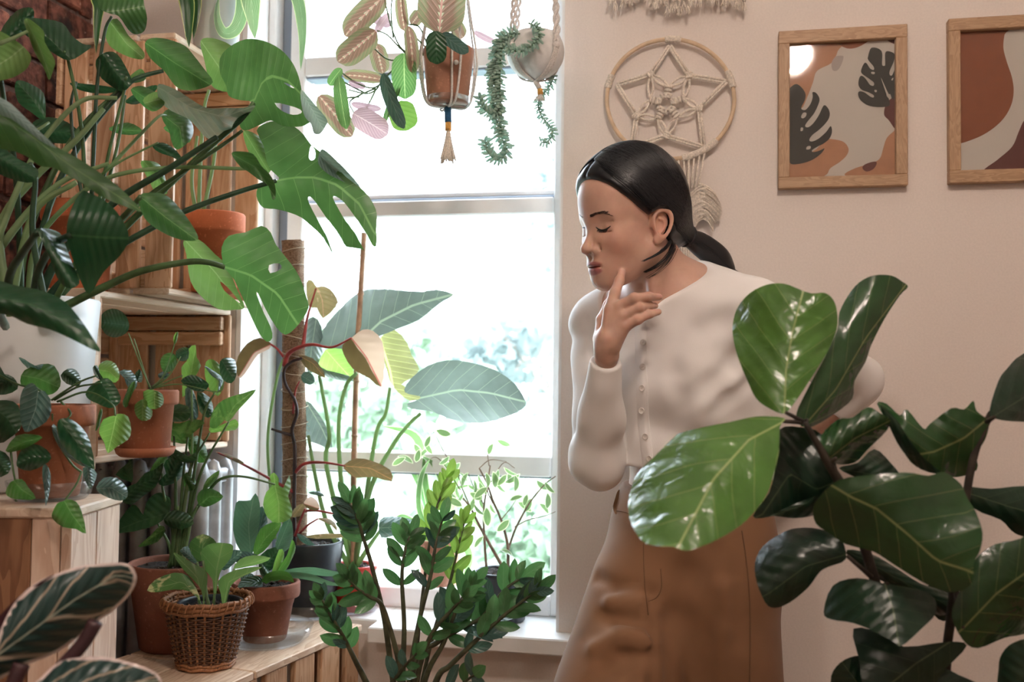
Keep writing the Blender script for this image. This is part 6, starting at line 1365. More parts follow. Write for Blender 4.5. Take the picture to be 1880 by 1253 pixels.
for i in range(5):
    cord([out5[i], in5[i]], 2); cord([in5[i], out5[(i + 1) % 5]], 2)
    a_ = in5[i - 1]; b_ = in5[i]; m_ = mid5[i]
    for p_ in (a_, b_):
        ex = ((p_[0] + m_[0]) / 2, (p_[1] + m_[1]) / 2); nx, ny = -(m_[1] - p_[1]), m_[0] - p_[0]; ln = math.hypot(nx, ny)
        for s in (-1, 1): cord([p_, (ex[0] + s * 5 * nx / ln, ex[1] + s * 5 * ny / ln), m_], 1)
    knot(*in5[i], i * 72 + 10, 0.012, n=3)
cx, cy = K3(615, 705)
for i in range(5):
    for t in (0.35, 0.55, 0.75, 0.95):
        x, y = cx + (mid5[i][0] - cx) * t, cy + (mid5[i][1] - cy) * t; an = math.degrees(math.atan2(-(mid5[i][1] - cy), mid5[i][0] - cx)) - 90
        knot(x, y, an, 0.011, n=1)
for i in range(12):
    a = i * math.pi / 6; knot(cx + 15 * math.cos(a), cy + 15 * math.sin(a), math.degrees(-a), 0.008, n=1)
# lashings around the hoop
for (x, y), span in ((K3(680, 130), 0.115), (K3(1205, 480), 0.13), (K3(130, 510), 0.10), (K3(950, 1170), 0.30), (K3(330, 1200), 0.16)):
    a0 = math.atan2((y - ctr[1]) / 110, (x - ctr[0]) / 117); n = int(span / 0.021)
    for k in range(n * 2 + 1):
        a = a0 + span * (k / (2 * n) - 0.5) * 2; px_, py_ = ctr[0] + 117 * math.cos(a), ctr[1] + 110 * math.sin(a); c0 = W(px_, py_)
        e = Vector((math.cos(a), 0, -math.sin(a)))
        tube('lashing', [c0 + e * 0.0058 * math.cos(b_) + Vector((0, 0.0058 * math.sin(b_), 0)) for b_ in np.linspace(0, 2 * math.pi, 9)[:-1]], 0.0019, M_CORD, MR, 5, 1, True)
# hanging cords and feather tassels
for k in range(8):
    x = 1225 + k * 10; yt = ctr[1] + 110 * math.sqrt(max(0.0, 1 - ((x - ctr[0]) / 117) ** 2)); cord([(x, yt), (1240 + k * 5.8, 345)], 1, r=0.0020)
for k in range(7):
    cord([(1236 + k * 4.6, 330), (1238 + k * 4.4, 430 + k % 2 * 6), (1237 + k * 4.5, 486)], 1, r=0.0021)
def feather(cx_, y0, y1, wmax, seed):
    rs = np.random.RandomState(seed); st_ = []
    for i in range(150):
        t = i / 149; y = y0 + (y1 - y0) * t * 0.72
        for s in (-1, 1):
            l = wmax * (0.55 + 0.45 * math.sin(math.pi * min(1, t * 1.05 + 0.12))) * rs.uniform(0.88, 1.05)
            x1_, y1_ = cx_ + s * l, y + l * 0.75 + (y1 - y0) * 0.10 * t
            z_ = -0.016 - rs.uniform(0, 0.008)
            st_.append(tubev([W(cx_, y, z_), W((cx_ + x1_) / 2, y + l * 0.28, z_ - 0.002), W(x1_, min(y1_, y1 + rs.uniform(-4, 4)), z_ + 0.003)], [0.0009, 0.0008, 0.0004], 4, 2, False))
    V, F = join(st_); tag(mesh('feather_fringe', V, F, M_CORD, MR), kind='stuff')
    for k in range(8): knot(cx_ - 1, y0 + 3 + (y1 - y0) * 0.085 * k, 20 if k % 2 else -20, 0.012, n=1)
feather(1291, 338, 428, 34, 4)
# upper fringe at the top edge of the picture
UF = thing('macrame_wall_fringe', 'cut cotton fringe of a wall hanging at the top edge of the picture', 'wall hanging', W(1240, -60, -0.002))
tube('dowel', [W(1105, -95, -0.03), W(1375, -95, -0.03)], 0.008, M_HOOP, UF, 10, 1)
rs = np.random.RandomState(11)
for k in range(34):
    x = 1122 + k * 7.4; end = 4 + 22 * math.exp(-((x - 1242) / 30.0) ** 2) + rs.uniform(-9, 8) + (8 if k in (0, 1, 32, 33, 31) else 0)
    if 1150 < x < 1185: end -= 3
    tube('fringe_cord', [W(x, -95, -0.03), W(x + rs.uniform(-3, 3), -40, -0.032), W(x + rs.uniform(-4, 4), end - 14, -0.03)], 0.003, M_CORD, UF, 6, 3)
    tu = []
    for j in range(12):
        a = rs.uniform(0, 6.28); tu.append(tubev([W(x, end - 16, -0.03), W(x + 3.5 * math.cos(a), end - 6, -0.03 + 0.004 * math.sin(a)), W(x + rs.uniform(2, 7) * math.cos(a), end + rs.uniform(-4, 5), -0.03 + 0.007 * math.sin(a))], 0.0008, 4, 1, False))
    V, F = join(tu); tag(mesh('frayed_end', V, F, M_CORD, UF), kind='stuff')
# ================================================================== the person (signed distance modelling in the viewer's right / up / depth axes)
def c3(px, py, d): return np.array([(px - 940.0) / FPX * d, -(py - 626.5) / FPX * d, d], dtype=np.float64)
def toworld(A):
    A = np.asarray(A); Rm = np.array(CAMROT); return (np.stack([A[:, 0], A[:, 1], -A[:, 2]], 1) @ Rm.T) + np.array(CAMPOS)
f32 = lambda a: np.asarray(a, np.float32)
def ln3(q): return np.sqrt(q[:, 0] * q[:, 0] + q[:, 1] * q[:, 1] + q[:, 2] * q[:, 2])
def sph(P_, c, r): return ln3(P_ - f32(c)) - np.float32(r)
def ell(P_, c, r, ax=None):
    q = P_ - f32(c)
    if ax is not None: q = q @ f32(ax).T
    r = f32(r); q = q / r; k0 = ln3(q); k1 = ln3(q / r) + np.float32(1e-9)
    return k0 * (k0 - np.float32(1.0)) / k1
def rcone(P_, a, b, r1, r2):
    a = f32(a); ba = f32(b) - a; q = P_ - a; h = np.clip((q @ ba) / ba.dot(ba), 0, 1); return ln3(q - h[:, None] * ba) - (np.float32(r1) + np.float32(r2 - r1) * h)
def su(a, b, k):
    k = np.float32(k); h = np.clip(np.float32(0.5) + np.float32(0.5) * (b - a) / k, 0, 1); return b + (a - b) * h - k * h * (1 - h)
def ss(a, b, k):          # a minus b
    return -su(-a, b, k)
def si(a, b, k): return -su(-a, -b, k)
def mesh_sdf(f, lo, hi, h, B=12):
    """blocked surface nets: returns vertices (viewer axes) and quads"""
    lo = np.asarray(lo, float); n = np.ceil((np.asarray(hi) - lo) / h).astype(int); nb = (n + B - 1) // B; n = nb * B
    gx = np.stack(np.meshgrid(*[(np.arange(k) + 0.5) * B * h for k in nb], indexing='ij'), -1).reshape(-1, 3) + lo
    cv = f(f32(gx)); keep = np.where(np.abs(cv) < B * h * 1.25)[0]
    vol = np.repeat(np.repeat(np.repeat(np.where(cv < 0, -1, 1).astype(np.float32).reshape(nb), B, 0), B, 1), B, 2)
    loc = np.stack(np.meshgrid(*[np.arange(B)] * 3, indexing='ij'), -1).reshape(-1, 3)
    for s in range(0, len(keep), 96):
        ids = keep[s:s + 96]; bi = np.stack(np.unravel_index(ids, nb), 1) * B
        idx = (bi[:, None, :] + loc[None]).reshape(-1, 3); v = f(f32(idx * h + lo))
        vol[idx[:, 0], idx[:, 1], idx[:, 2]] = v
    ins = vol < 0; a = ins[:-1, :-1, :-1]; anyc = a.copy(); allc = a.copy()
    for dx in (0, 1):
        for dy in (0, 1):
            for dz in (0, 1):
                q = ins[dx:ins.shape[0] - 1 + dx, dy:ins.shape[1] - 1 + dy, dz:ins.shape[2] - 1 + dz]; anyc |= q; allc &= q
    cells = np.argwhere(anyc & ~allc); vid = np.full(anyc.shape, -1, np.int32); vid[tuple(cells.T)] = np.arange(len(cells))
    acc = np.zeros((len(cells), 3)); cnt = np.zeros(len(cells))
    cor = [(i, j, k) for i in (0, 1) for j in (0, 1) for k in (0, 1)]
    val = {c: vol[cells[:, 0] + c[0], cells[:, 1] + c[1], cells[:, 2] + c[2]] for c in cor}
    for c1 in cor:
        for ax in range(3):
            if c1[ax]: continue
            c2 = list(c1); c2[ax] = 1; c2 = tuple(c2); v1, v2 = val[c1], val[c2]; m = (v1 < 0) != (v2 < 0)
            t = np.where(m, v1 / (v1 - v2 + 1e-12), 0); p = np.array(c1, float)[None] + 0 * t[:, None]; p[:, ax] = t; acc[m] += p[m]; cnt[m] += 1
    Vt = (cells + acc / cnt[:, None]) * h + lo
    Fq = []
    for ax in range(3):
        sl0 = [slice(None)] * 3; sl1 = [slice(None)] * 3; sl0[ax] = slice(0, -1); sl1[ax] = slice(1, None)
        e = np.argwhere(ins[tuple(sl0)] != ins[tuple(sl1)]); o1, o2 = [x for x in range(3) if x != ax]
        e = e[(e[:, o1] > 0) & (e[:, o2] > 0) & (e[:, o1] < anyc.shape[o1]) & (e[:, o2] < anyc.shape[o2]) & (e[:, ax] < anyc.shape[ax])]
        flip = ins[tuple(e.T)]; q = []
        for d1, d2 in ((0, 0), (1, 0), (1, 1), (0, 1)):
            ee = e.copy(); ee[:, o1] -= d1; ee[:, o2] -= d2; q.append(vid[tuple(ee.T)])
        q = np.stack(q, 1)
        if ax == 1: flip = ~flip
        q[flip] = q[flip][:, ::-1]; Fq.append(q)
    Fq = np.concatenate(Fq); Fq = Fq[(Fq >= 0).all(1)]
    return Vt, Fq
def fastmesh(name, V, F, mat, parent, attrs=None):
    off = np.array(wloc(parent)); Vw = toworld(V) - off
    me = bpy.data.meshes.new(name); me.vertices.add(len(Vw)); me.vertices.foreach_set('co', Vw.astype(np.float32).ravel())
    me.loops.add(F.size); me.loops.foreach_set('vertex_index', F.astype(np.int32).ravel())
    me.polygons.add(len(F)); me.polygons.foreach_set('loop_start', (np.arange(len(F)) * 4).astype(np.int32)); me.polygons.foreach_set('use_smooth', np.ones(len(F), bool))
    if attrs:
        for k, a in attrs.items(): me.attributes.new(k, 'FLOAT', 'POINT').data.foreach_set('value', np.asarray(a, np.float32))
    me.materials.append(mat); me.update(calc_edges=True); me.validate()
    o = bpy.data.objects.new(name, me); COL.objects.link(o); o.parent = parent
    return o
def surf(f, px, py, d0=1.3, d1=1.9, n=161):
    """depth of the first surface of f along the ray of a pixel"""
    ds = np.linspace(d0, d1, n); pts = f32(ds[:, None] * np.array([(px - 940.0) / FPX, -(py - 626.5) / FPX, 1.0])); v = f(pts); i = np.argmax(v < 0)
    if v[i] >= 0: return None
    if i == 0: return ds[0]
    t = v[i - 1] / (v[i - 1] - v[i]); return ds[i - 1] + t * (ds[i] - ds[i - 1])
def sp(f, px, py, off=0.0, default=None):
    d = surf(f, px, py)
    if d is None:
        if default is None: return None
        d = default
    return P(px, py, d - off)

# ---- axes
HA, HPI, HS_ = R(28.5), R(8.0), 0.945                       # head turn, nod, scale
Fh = np.array([-math.cos(HA), 0, -math.sin(HA)]); UPv = np.array([0, 1.0, 0])
HF = Fh * math.cos(HPI) - UPv * math.sin(HPI); HU = UPv * math.cos(HPI) + Fh * math.sin(HPI); HSd = np.array([math.sin(HA), 0, -math.cos(HA)])
HAX = np.stack([HF, HSd, HU]); HC0 = c3(1163, 424, 1.62)
BN_ = np.array([-0.64, 0, -0.768]); BL_ = np.array([0.768, 0, -0.64]); BAX = np.stack([BL_, UPv, BN_])
def hl2c(f, s, u): return HC0 + HS_ * (f * HF + s * HSd + u * HU)

def head_local(P_): return ((P_ - f32(HC0)) @ f32(HAX).T) / np.float32(HS_)
def head_sdf(P_):
    q = head_local(P_); A = lambda *v: np.array(v); qa = q.copy(); qa[:, 1] = np.abs(qa[:, 1])     # left/right symmetric
    d = ell(qa, A(-0.006, 0, 0.055), (0.092, 0.074, 0.088))
    d = su(d, ell(qa, A(0.040, 0, 0.052), (0.046, 0.056, 0.052)), 0.03)
    d = su(d, ell(qa, A(0.038, 0, -0.016), (0.052, 0.052, 0.072)), 0.03)
    d = su(d, rcone(qa, A(0.006, 0.050, -0.036), A(0.064, 0.012, -0.076), 0.017, 0.015), 0.028)
    d = su(d, ell(qa, A(0.050, 0.036, -0.014), (0.026, 0.020, 0.024)), 0.022)
    d = su(d, ell(qa, A(0.068, 0, -0.050), (0.022, 0.026, 0.027)), 0.022)
    d = su(d, ell(qa, A(0.070, 0, -0.079), (0.017, 0.019, 0.0135)), 0.016)
    d = su(d, rcone(qa, A(0.075, 0.006, 0.028), A(0.063, 0.040, 0.029), 0.0075, 0.008), 0.016)       # brow
    d = ss(d, sph(qa, A(0.098, 0.034, 0.011), 0.0175), 0.014)                                       # socket
    d = su(d, sph(qa, A(0.0655, 0.0315, 0.0085), 0.0138), 0.004)                                    # closed lid over the eyeball
    d = ss(d, rcone(qa, A(0.078, 0.021, 0.0195), A(0.070, 0.045, 0.0185), 0.0016, 0.0016), 0.004)    # lid crease
    d = ss(d, rcone(qa, A(0.0795, 0.022, -0.0005), A(0.0745, 0.043, 0.0015), 0.0010, 0.0010), 0.003)
    # nose
    n = rcone(qa, A(0.0765, 0, 0.020), A(0.1000, 0, -0.019), 0.0056, 0.0070)
    n = su(n, sph(qa, A(0.1012, 0, -0.0230), 0.0084), 0.007)
    n = su(n, ell(qa, A(0.0875, 0.0118, -0.0268), (0.0095, 0.0062, 0.0070)), 0.005)
    n = ss(n, ell(qa, A(0.0945, 0.0068, -0.0335), (0.0055, 0.0032, 0.0038)), 0.003)
    d = su(d, n, 0.006)
    d = ss(d, rcone(qa, A(0.0865, 0.0190, -0.0190), A(0.0800, 0.0205, -0.0330), 0.0016, 0.0020), 0.005)
    # lips
    up = ell(qa, A(0.0845, 0, -0.0490), (0.0090, 0.0225, 0.0062)); lo = ell(qa, A(0.0835, 0, -0.0600), (0.0092, 0.0195, 0.0072))
    d = su(d, up, 0.005); d = su(d, lo, 0.005)
    d = ss(d, ell(qa, A(0.094, 0, -0.0540), (0.010, 0.0235, 0.0010)), 0.003)
    d = ss(d, sph(qa, A(0.094, 0, -0.0385), 0.0030), 0.005)
    # ears
    t = math.radians(-14); e = qa - A(-0.006, 0.0725, 0.004); ef = e[:, 0] * math.cos(t) - e[:, 2] * math.sin(t); eu = e[:, 0] * math.sin(t) + e[:, 2] * math.cos(t); es = e[:, 1] - 0.28 * (-ef)
    wid = 0.78 + 0.25 * np.clip(eu / 0.03, -1, 1); rr = np.sqrt((ef / wid) ** 2 + (eu * 0.80) ** 2)
    ring = np.sqrt((rr - 0.0190) ** 2 + (es - 0.002) ** 2) - 0.0036
    plate = np.maximum(rr - 0.018, np.abs(es + 0.0085) - 0.0030)
    anti = np.sqrt((np.sqrt(((ef - 0.001) / wid) ** 2 + ((eu + 0.003) * 0.9) ** 2) - 0.0105) ** 2 + (es + 0.003) ** 2) - 0.0022
    anti = np.where(ef > 0.004, 0.02, anti)
    lobe = np.sqrt(((ef - 0.004) / 1.0) ** 2 + ((eu + 0.026) / 1.15) ** 2 + (es / 0.55) ** 2) - 0.0078
    trag = np.sqrt((ef - 0.0125) ** 2 + ((eu + 0.003) / 1.6) ** 2 + (es + 0.003) ** 2) - 0.0042
    ear = su(su(su(ring, plate, 0.003), anti, 0.003), su(lobe, trag, 0.002), 0.004)
    d = su(d, ear, 0.005)
    return d * HS_
NB, NT = c3(1238, 572, 1.668), hl2c(-0.022, 0, -0.035)
SHR, SHL = c3(1101, 596, 1.765), c3(1384, 580, 1.57)
ELR, WRR = c3(1094, 846, 1.665), c3(1114, 652, 1.548)
ELL_, WRL = c3(1576, 697, 1.74), c3(1435, 850, 1.80)
def neck_sdf(P_):
    d = rcone(P_, NT, NB, 0.0475, 0.056)
    d = su(d, rcone(P_, hl2c(-0.012, 0.05, -0.035), c3(1196, 578, 1.60), 0.012, 0.008), 0.02)      # neck muscle
    return d
def torso_sdf(P_):
    d = ell(P_, c3(1258, 690, 1.685), (0.145, 0.175, 0.088), BAX)
    d = su(d, ell(P_, c3(1245, 612, 1.678), (0.150, 0.075, 0.070), BAX), 0.05)
    d = su(d, ell(P_, c3(1272, 880, 1.69), (0.128, 0.17, 0.088), BAX), 0.06)
    for s in (-1, 1): d = su(d, ell(P_, c3(1252, 705, 1.685) + BL_ * 0.066 * s + BN_ * 0.060, (0.055, 0.058, 0.042), BAX), 0.05)
    d = su(d, rcone(P_, c3(1240, 545, 1.68), SHL, 0.050, 0.050), 0.05); d = su(d, rcone(P_, c3(1232, 548, 1.69), SHR, 0.050, 0.050), 0.05)
    d = su(d, ell(P_, c3(1270, 1030, 1.70), (0.150, 0.150, 0.108), BAX), 0.06)
    return d
def armR(P_, e=0.0): return su(rcone(P_, SHR, ELR, 0.043 + e, 0.033 + e), rcone(P_, ELR, WRR, 0.035 + e, 0.0200 + e), 0.012)
def armL(P_, e=0.0): return su(rcone(P_, SHL, ELL_, 0.043 + e, 0.033 + e), rcone(P_, ELL_, WRL, 0.034 + e, 0.021 + e), 0.012)
# hand
hz = 1.53
def jaw_d(px, py):
    d = surf(head_sdf, px, py); return d if d else 1.57
itip = c3(1142, 500, jaw_d(1140, 500) - 0.004)
FING = [
    [(c3(1121, 568, hz + 0.006), 0.0105), (c3(1128.5, 539, hz + 0.010), 0.0086), (c3(1137, 516, (hz + 0.010 + itip[2]) / 2), 0.0074), (itip, 0.0056)],
    [(c3(1138, 563, hz - 0.002), 0.0095), (c3(1164, 548, hz - 0.012), 0.0080), (c3(1191, 545, hz - 0.004), 0.0068), (c3(1210, 546, hz + 0.004), 0.0055)],
    [(c3(1145, 580, hz - 0.006), 0.0090), (c3(1173, 565, hz - 0.013), 0.0072), (c3(1192, 562, hz + 0.004), 0.0062), (c3(1203, 562, hz + 0.012), 0.0050)],
    [(c3(1147, 600, hz - 0.006), 0.0090), (c3(1171, 587, hz - 0.014), 0.0074), (c3(1193, 577, hz - 0.010), 0.0062), (c3(1209, 573, hz - 0.004), 0.0050)],
    [(c3(1104, 622, hz + 0.020), 0.0125), (c3(1107, 588, hz + 0.036), 0.0105), (c3(1118, 560, hz + 0.048), 0.0085), (c3(1128, 542, hz + 0.052), 0.0070)],
]
def hand_sdf(P_):
    d = rcone(P_, WRR, c3(1116, 622, hz + 0.006), 0.0195, 0.0185)
    for k in range(4):
        d = su(d, rcone(P_, c3(1115 + 3 * k, 632, hz + 0.006), FING[k][0][0], 0.0140, FING[k][0][1] + 0.0004), 0.006)
    d = su(d, rcone(P_, c3(1110, 640, hz + 0.012), FING[4][0][0], 0.014, 0.0125), 0.010)
    for k, ch in enumerate(FING):
        g = None
        for i in range(3):
            c_ = rcone(P_, ch[i][0], ch[i + 1][0], ch[i][1], ch[i + 1][1]); g = c_ if g is None else su(g, c_, 0.0015)
            if i: g = su(g, sph(P_, ch[i][0], ch[i][1] * 1.06), 0.003)
        d = su(d, g, 0.0028)
    return d
def plane_from(a, b, c): n = np.cross(b - a, c - a); n /= np.linalg.norm(n); return n, a
nN, nP = plane_from(c3(1302, 488, 1.63), c3(1186, 578, 1.575), c3(1138, 541, 1.74))
if nN[1] < 0: nN = -nN
def boxmask(P_, lo, hi): return ((P_ >= lo) & (P_ <= hi)).all(1)
def body_sdf(P_):
    d = np.full(len(P_), 0.3, np.float32)
    def add(fn, lo, hi, k, d):
        m = boxmask(P_, np.array(lo), np.array(hi))
        if m.any(): d[m] = su(d[m], fn(P_[m]), k)
        return d
    shrink = lambda p: torso_sdf(p) + np.float32(0.013) * np.clip(-((p - f32(nP)) @ f32(nN)) / np.float32(0.02), 0, 1)      # slimmer where clothing covers it
    d = add(shrink, (-1, -1, 1.0), (1, 0.15, 2.2), 0.02, d)
    d = add(lambda p: armL(p, -0.007), (0.24, -0.40, 1.3), (0.9, 0.14, 2.1), 0.02, d)
    d = add(lambda p: armR(p, -0.004), (0.0, -0.40, 1.3), (0.24, 0.14, 2.1), 0.02, d)
    d = add(neck_sdf, (0.05, -0.05, 1.4), (0.45, 0.30, 1.9), 0.03, d)
    d = add(head_sdf, (0.03, 0.03, 1.4), (0.35, 0.38, 1.85), 0.012, d)
    d = add(hand_sdf, (0.08, -0.10, 1.42), (0.30, 0.16, 1.70), 0.004, d)
    hl = lambda p: su(rcone(p, WRL, c3(1405, 880, 1.80), 0.022, 0.020), rcone(p, c3(1405, 880, 1.80), c3(1385, 930, 1.785), 0.018, 0.012), 0.01)
    return add(hl, (0.30, -0.5, 1.55), (0.7, 0.0, 2.0), 0.01, d)
# ---- clothes
cufN = (WRR - ELR) / np.linalg.norm(WRR - ELR); cufP = c3(1113, 664, 1.553)
cufLN = (WRL - ELL_) / np.linalg.norm(WRL - ELL_); cufLP = ELL_ + 0.35 * (WRL - ELL_)
WR = []
def groove(a, b, r, k, sg=-1): WR.append((a, b, r, k, sg))
def knit_base(P_):
    d = torso_sdf(P_) - 0.006
    d = su(d, neck_sdf(P_) - 0.004, 0.03)
    hemlow = c3(1272, 858, 1.69)
    d = su(d, ell(P_, hemlow, (0.142, 0.060, 0.104), BAX), 0.05)
    a = su(rcone(P_, SHR, ELR, 0.0505, 0.0405), rcone(P_, ELR, WRR, 0.0425, 0.0245), 0.012); a = su(a, sph(P_, ELR + np.array([0.004, 0.0, -0.004]), 0.0445), 0.02)
    fm = ELR + 0.45 * (WRR - ELR); a = su(a, sph(P_, fm + np.array([0.004, 0, 0]), 0.031), 0.03)
    a = np.maximum(a, ((P_ - cufP) @ cufN))
    b = np.maximum(armL(P_, 0.0075), ((P_ - cufLP) @ cufLN))
    hem = c3(1200, 866, 1.6)[1] - 0.012 * (P_[:, 0] - c3(1140, 866, 1.65)[0]) / 0.2
    d = si(d, hem - P_[:, 1], 0.004)
    d = su(d, a, 0.004); d = su(d, b, 0.025)
    return d
def knit_sdf(P_):
    d = knit_base(P_)
    for a, b, r, k, sg in WR:
        g = rcone(P_, a, b, r, r * 0.5); d = ss(d, g, k) if sg < 0 else su(d, g, k)
    q = P_ * 1.0
    d = d + 0.0016 * np.sin(q[:, 0] * 55 + q[:, 1] * 38 + 1.5 * np.sin(q[:, 1] * 30 + q[:, 2] * 22)) + 0.0011 * np.sin(q[:, 1] * 75 - q[:, 0] * 40 + 2 * np.sin(q[:, 0] * 31))
    d = ss(d, np.maximum(-((P_ - nP) @ nN), rcone(P_, NB - np.array([0, 0.03, 0]), NT, 0.098, 0.12)), 0.004)
    return d
def trouser_base(P_):
    d = ell(P_, c3(1268, 1040, 1.70), (0.158, 0.165, 0.118), BAX)
    d = su(d, ell(P_, c3(1270, 930, 1.69), (0.130, 0.10, 0.092), BAX), 0.05)
    d = su(d, rcone(P_, c3(1180, 1090, 1.69), c3(1105, 1420, 1.56), 0.092, 0.115), 0.035)
    d = su(d, rcone(P_, c3(1105, 1420, 1.56), c3(1130, 1960, 1.66), 0.115, 0.11), 0.03)
    d = su(d, rcone(P_, c3(1322, 1090, 1.675), c3(1318, 1420, 1.665), 0.098, 0.118), 0.02)
    d = su(d, rcone(P_, c3(1318, 1420, 1.665), c3(1310, 1985, 1.68), 0.118, 0.12), 0.03)
    return d
TW = []
def trouser_sdf(P_):
    d = trouser_base(P_)
    for a, b, r, k, sg in TW:
        g = rcone(P_, a, b, r, r * 0.5); d = ss(d, g, k) if sg < 0 else su(d, g, k)
    d = d + 0.0022 * np.sin(P_[:, 0] * 42 + 2.0 * np.sin(P_[:, 1] * 14 + P_[:, 2] * 9)) * np.clip((c3(0, 1060, 1.65)[1] - P_[:, 1]) / 0.1, 0, 1)
    top = c3(1140, 898, 1.65)[1] - 0.02 * np.clip((P_[:, 0] - c3(1140, 0, 1.65)[0]) / 0.2, 0, 1.2)
    d = np.maximum(d, P_[:, 1] - top)
    return d
def wr_px(lst, base, store, r, k, sg, off):
    """a crease or ridge along pixels on the cloth"""
    pts = []
    for (x, y) in lst:
        d = surf(base, x, y)
        if d: pts.append(c3(x, y, d - off))
    for a, b in zip(pts[:-1], pts[1:]): store.append((a, b, r, k, sg))
wr_px([(1400,640),(1350,670),(1310,700),(1275,725)], knit_base, WR, 0.010, 0.022, -1, 0.0115)
wr_px([(1370,580),(1320,592),(1280,600)], knit_base, WR, 0.012, 0.03, -1, 0.015)
wr_px([(1390,700),(1340,735),(1300,770)], knit_base, WR, 0.008, 0.02, -1, 0.0095)
wr_px([(1078,590),(1086,620),(1090,650)], knit_base, WR, 0.006, 0.014, -1, 0.004)
wr_px([(1230,690),(1240,740),(1232,800)], knit_base, WR, 0.010, 0.03, -1, 0.015)
wr_px([(1070,1100),(1110,1128),(1150,1140),(1190,1145)], trouser_base, TW, 0.009, 0.022, -1, 0.004)
wr_px([(1075,1085),(1120,1108),(1185,1105)], trouser_base, TW, 0.008, 0.022, 1, 0.0)
wr_px([(1195,1200),(1150,1205),(1110,1230),(1080,1260)], trouser_base, TW, 0.009, 0.022, -1, 0.004)
wr_px([(1195,1180),(1140,1170),(1090,1190)], trouser_base, TW, 0.009, 0.025, 1, 0.0)
wr_px([(1095,1060),(1130,1075),(1165,1070)], trouser_base, TW, 0.006, 0.016, -1, 0.003)
wr_px([(1290,1010),(1265,1060),(1240,1140),(1235,1253)], trouser_base, TW, 0.012, 0.035, -1, 0.006)
wr_px([(1330,1080),(1325,1160),(1318,1253)], trouser_base, TW, 0.006, 0.02, 1, 0.0)
wr_px([(1195,1090),(1197,1150),(1202,1253),(1204,1330)], trouser_base, TW, 0.006, 0.016, -1, 0.002)
# ---- materials
m, nt, b = newmat('skin'); at = nt.nodes.new('ShaderNodeAttribute'); at.attribute_name = 'lips'; an = nt.nodes.new('ShaderNodeAttribute'); an.attribute_name = 'nail'; aw = nt.nodes.new('ShaderNodeAttribute'); aw.attribute_name = 'warm'
oc = objco(nt); n1 = texnoise(nt, 40, 4, oc)
c = mixc(nt, n1.sstep(0.3, 0.7), (0.56, 0.345, 0.265), (0.62, 0.39, 0.305))
c = mixc(nt, E(nt, aw.outputs['Fac']), c, (0.60, 0.27, 0.20))
c = mixc(nt, E(nt, at.outputs['Fac']), c, (0.40, 0.15, 0.145)); c = mixc(nt, E(nt, an.outputs['Fac']), c, (0.62, 0.38, 0.32))
nt.links.new(c, b.inputs['Base Color']); b.inputs['Roughness'].default_value = 0.45; b.inputs['Specular IOR Level'].default_value = 0.4
b.inputs['Subsurface Weight'].default_value = 0.25; b.inputs['Subsurface Radius'].default_value = (0.009, 0.003, 0.0015); b.inputs['Subsurface Scale'].default_value = 1.0
bump(nt, b, texnoise(nt, 900, 2, oc), 0.08, 0.0004); M_SKIN = m
m, nt, b = newmat('white_knit'); b.inputs['Roughness'].default_value = 0.9; b.inputs['Sheen Weight'].default_value = 0.25; b.inputs['Base Color'].default_value = (0.86, 0.84, 0.83, 1)
oc = objco(nt); mp = nt.nodes.new('ShaderNodeMapping'); mp.inputs['Rotation'].default_value = (0, 0, R(-45)); nt.links.new(oc, mp.inputs[0]); wv = nt.nodes.new('ShaderNodeTexWave'); wv.inputs['Scale'].default_value = 220; wv.inputs['Distortion'].default_value = 0.0; nt.links.new(mp.outputs[0], wv.inputs[0])
bump(nt, b, E(nt, wv.outputs[1]) * 0.3 + texnoise(nt, 700, 2, oc) * 0.6, 0.15, 0.0005); M_KNIT = m
m, nt, b = newmat('tan_twill'); b.inputs['Roughness'].default_value = 0.85; b.inputs['Sheen Weight'].default_value = 0.1
oc = objco(nt); n1 = texnoise(nt, 6, 3, oc); n2 = texnoise(nt, 700, 2, oc); c = mixc(nt, n1.sstep(0.3, 0.7), (0.205, 0.098, 0.046), (0.255, 0.128, 0.062)); nt.links.new(c, b.inputs['Base Color']); bump(nt, b, n2, 0.2, 0.0005); M_TWILL = m
M_SEAM = simple('seam_thread', (0.16, 0.08, 0.04), 0.9)
m, nt, b = newmat('black_hair'); b.inputs['Base Color'].default_value = (0.009, 0.010, 0.013, 1); b.inputs['Roughness'].default_value = 0.33; b.inputs['Specular IOR Level'].default_value = 0.55; M_HAIR = m
M_BUTTON = simple('pearl_button', (0.74, 0.70, 0.66), 0.25); M_LASH = simple('dark_lash', (0.012, 0.010, 0.010), 0.6); M_BROWH = simple('brow_hair', (0.03, 0.02, 0.018), 0.6)
# ---- build
foot = P(1235, 1253, 1.66); foot.z = 0
PE = thing('person', 'person in white cardigan and tan trousers, finger at chin, gazing down at plants', 'person', foot)
V, F = mesh_sdf(body_sdf, (0.04, -0.44, 1.44), (0.66, 0.36, 1.90), 0.00195)
q = head_local(V); qs = np.abs(q[:, 1])
lu = ((q[:, 0] - 0.086) / 0.013) ** 2 + (qs / 0.0225) ** 2 + ((q[:, 2] + 0.0492) / 0.0062) ** 2; ll_ = ((q[:, 0] - 0.086) / 0.013) ** 2 + (qs / 0.0205) ** 2 + ((q[:, 2] + 0.0605) / 0.0075) ** 2
lips = np.clip((1.15 - np.minimum(lu, ll_)) / 0.3, 0, 1)
warm = 0.55 * np.exp(-(((q[:, 0] - 0.06) / 0.03) ** 2 + ((qs - 0.04) / 0.02) ** 2 + ((q[:, 2] + 0.02) / 0.022) ** 2)) + 0.5 * np.exp(-(((q[:, 0] + 0.006) / 0.025) ** 2 + ((qs - 0.075) / 0.012) ** 2 + (q[:, 2] / 0.03) ** 2))
nail = np.zeros(len(V))
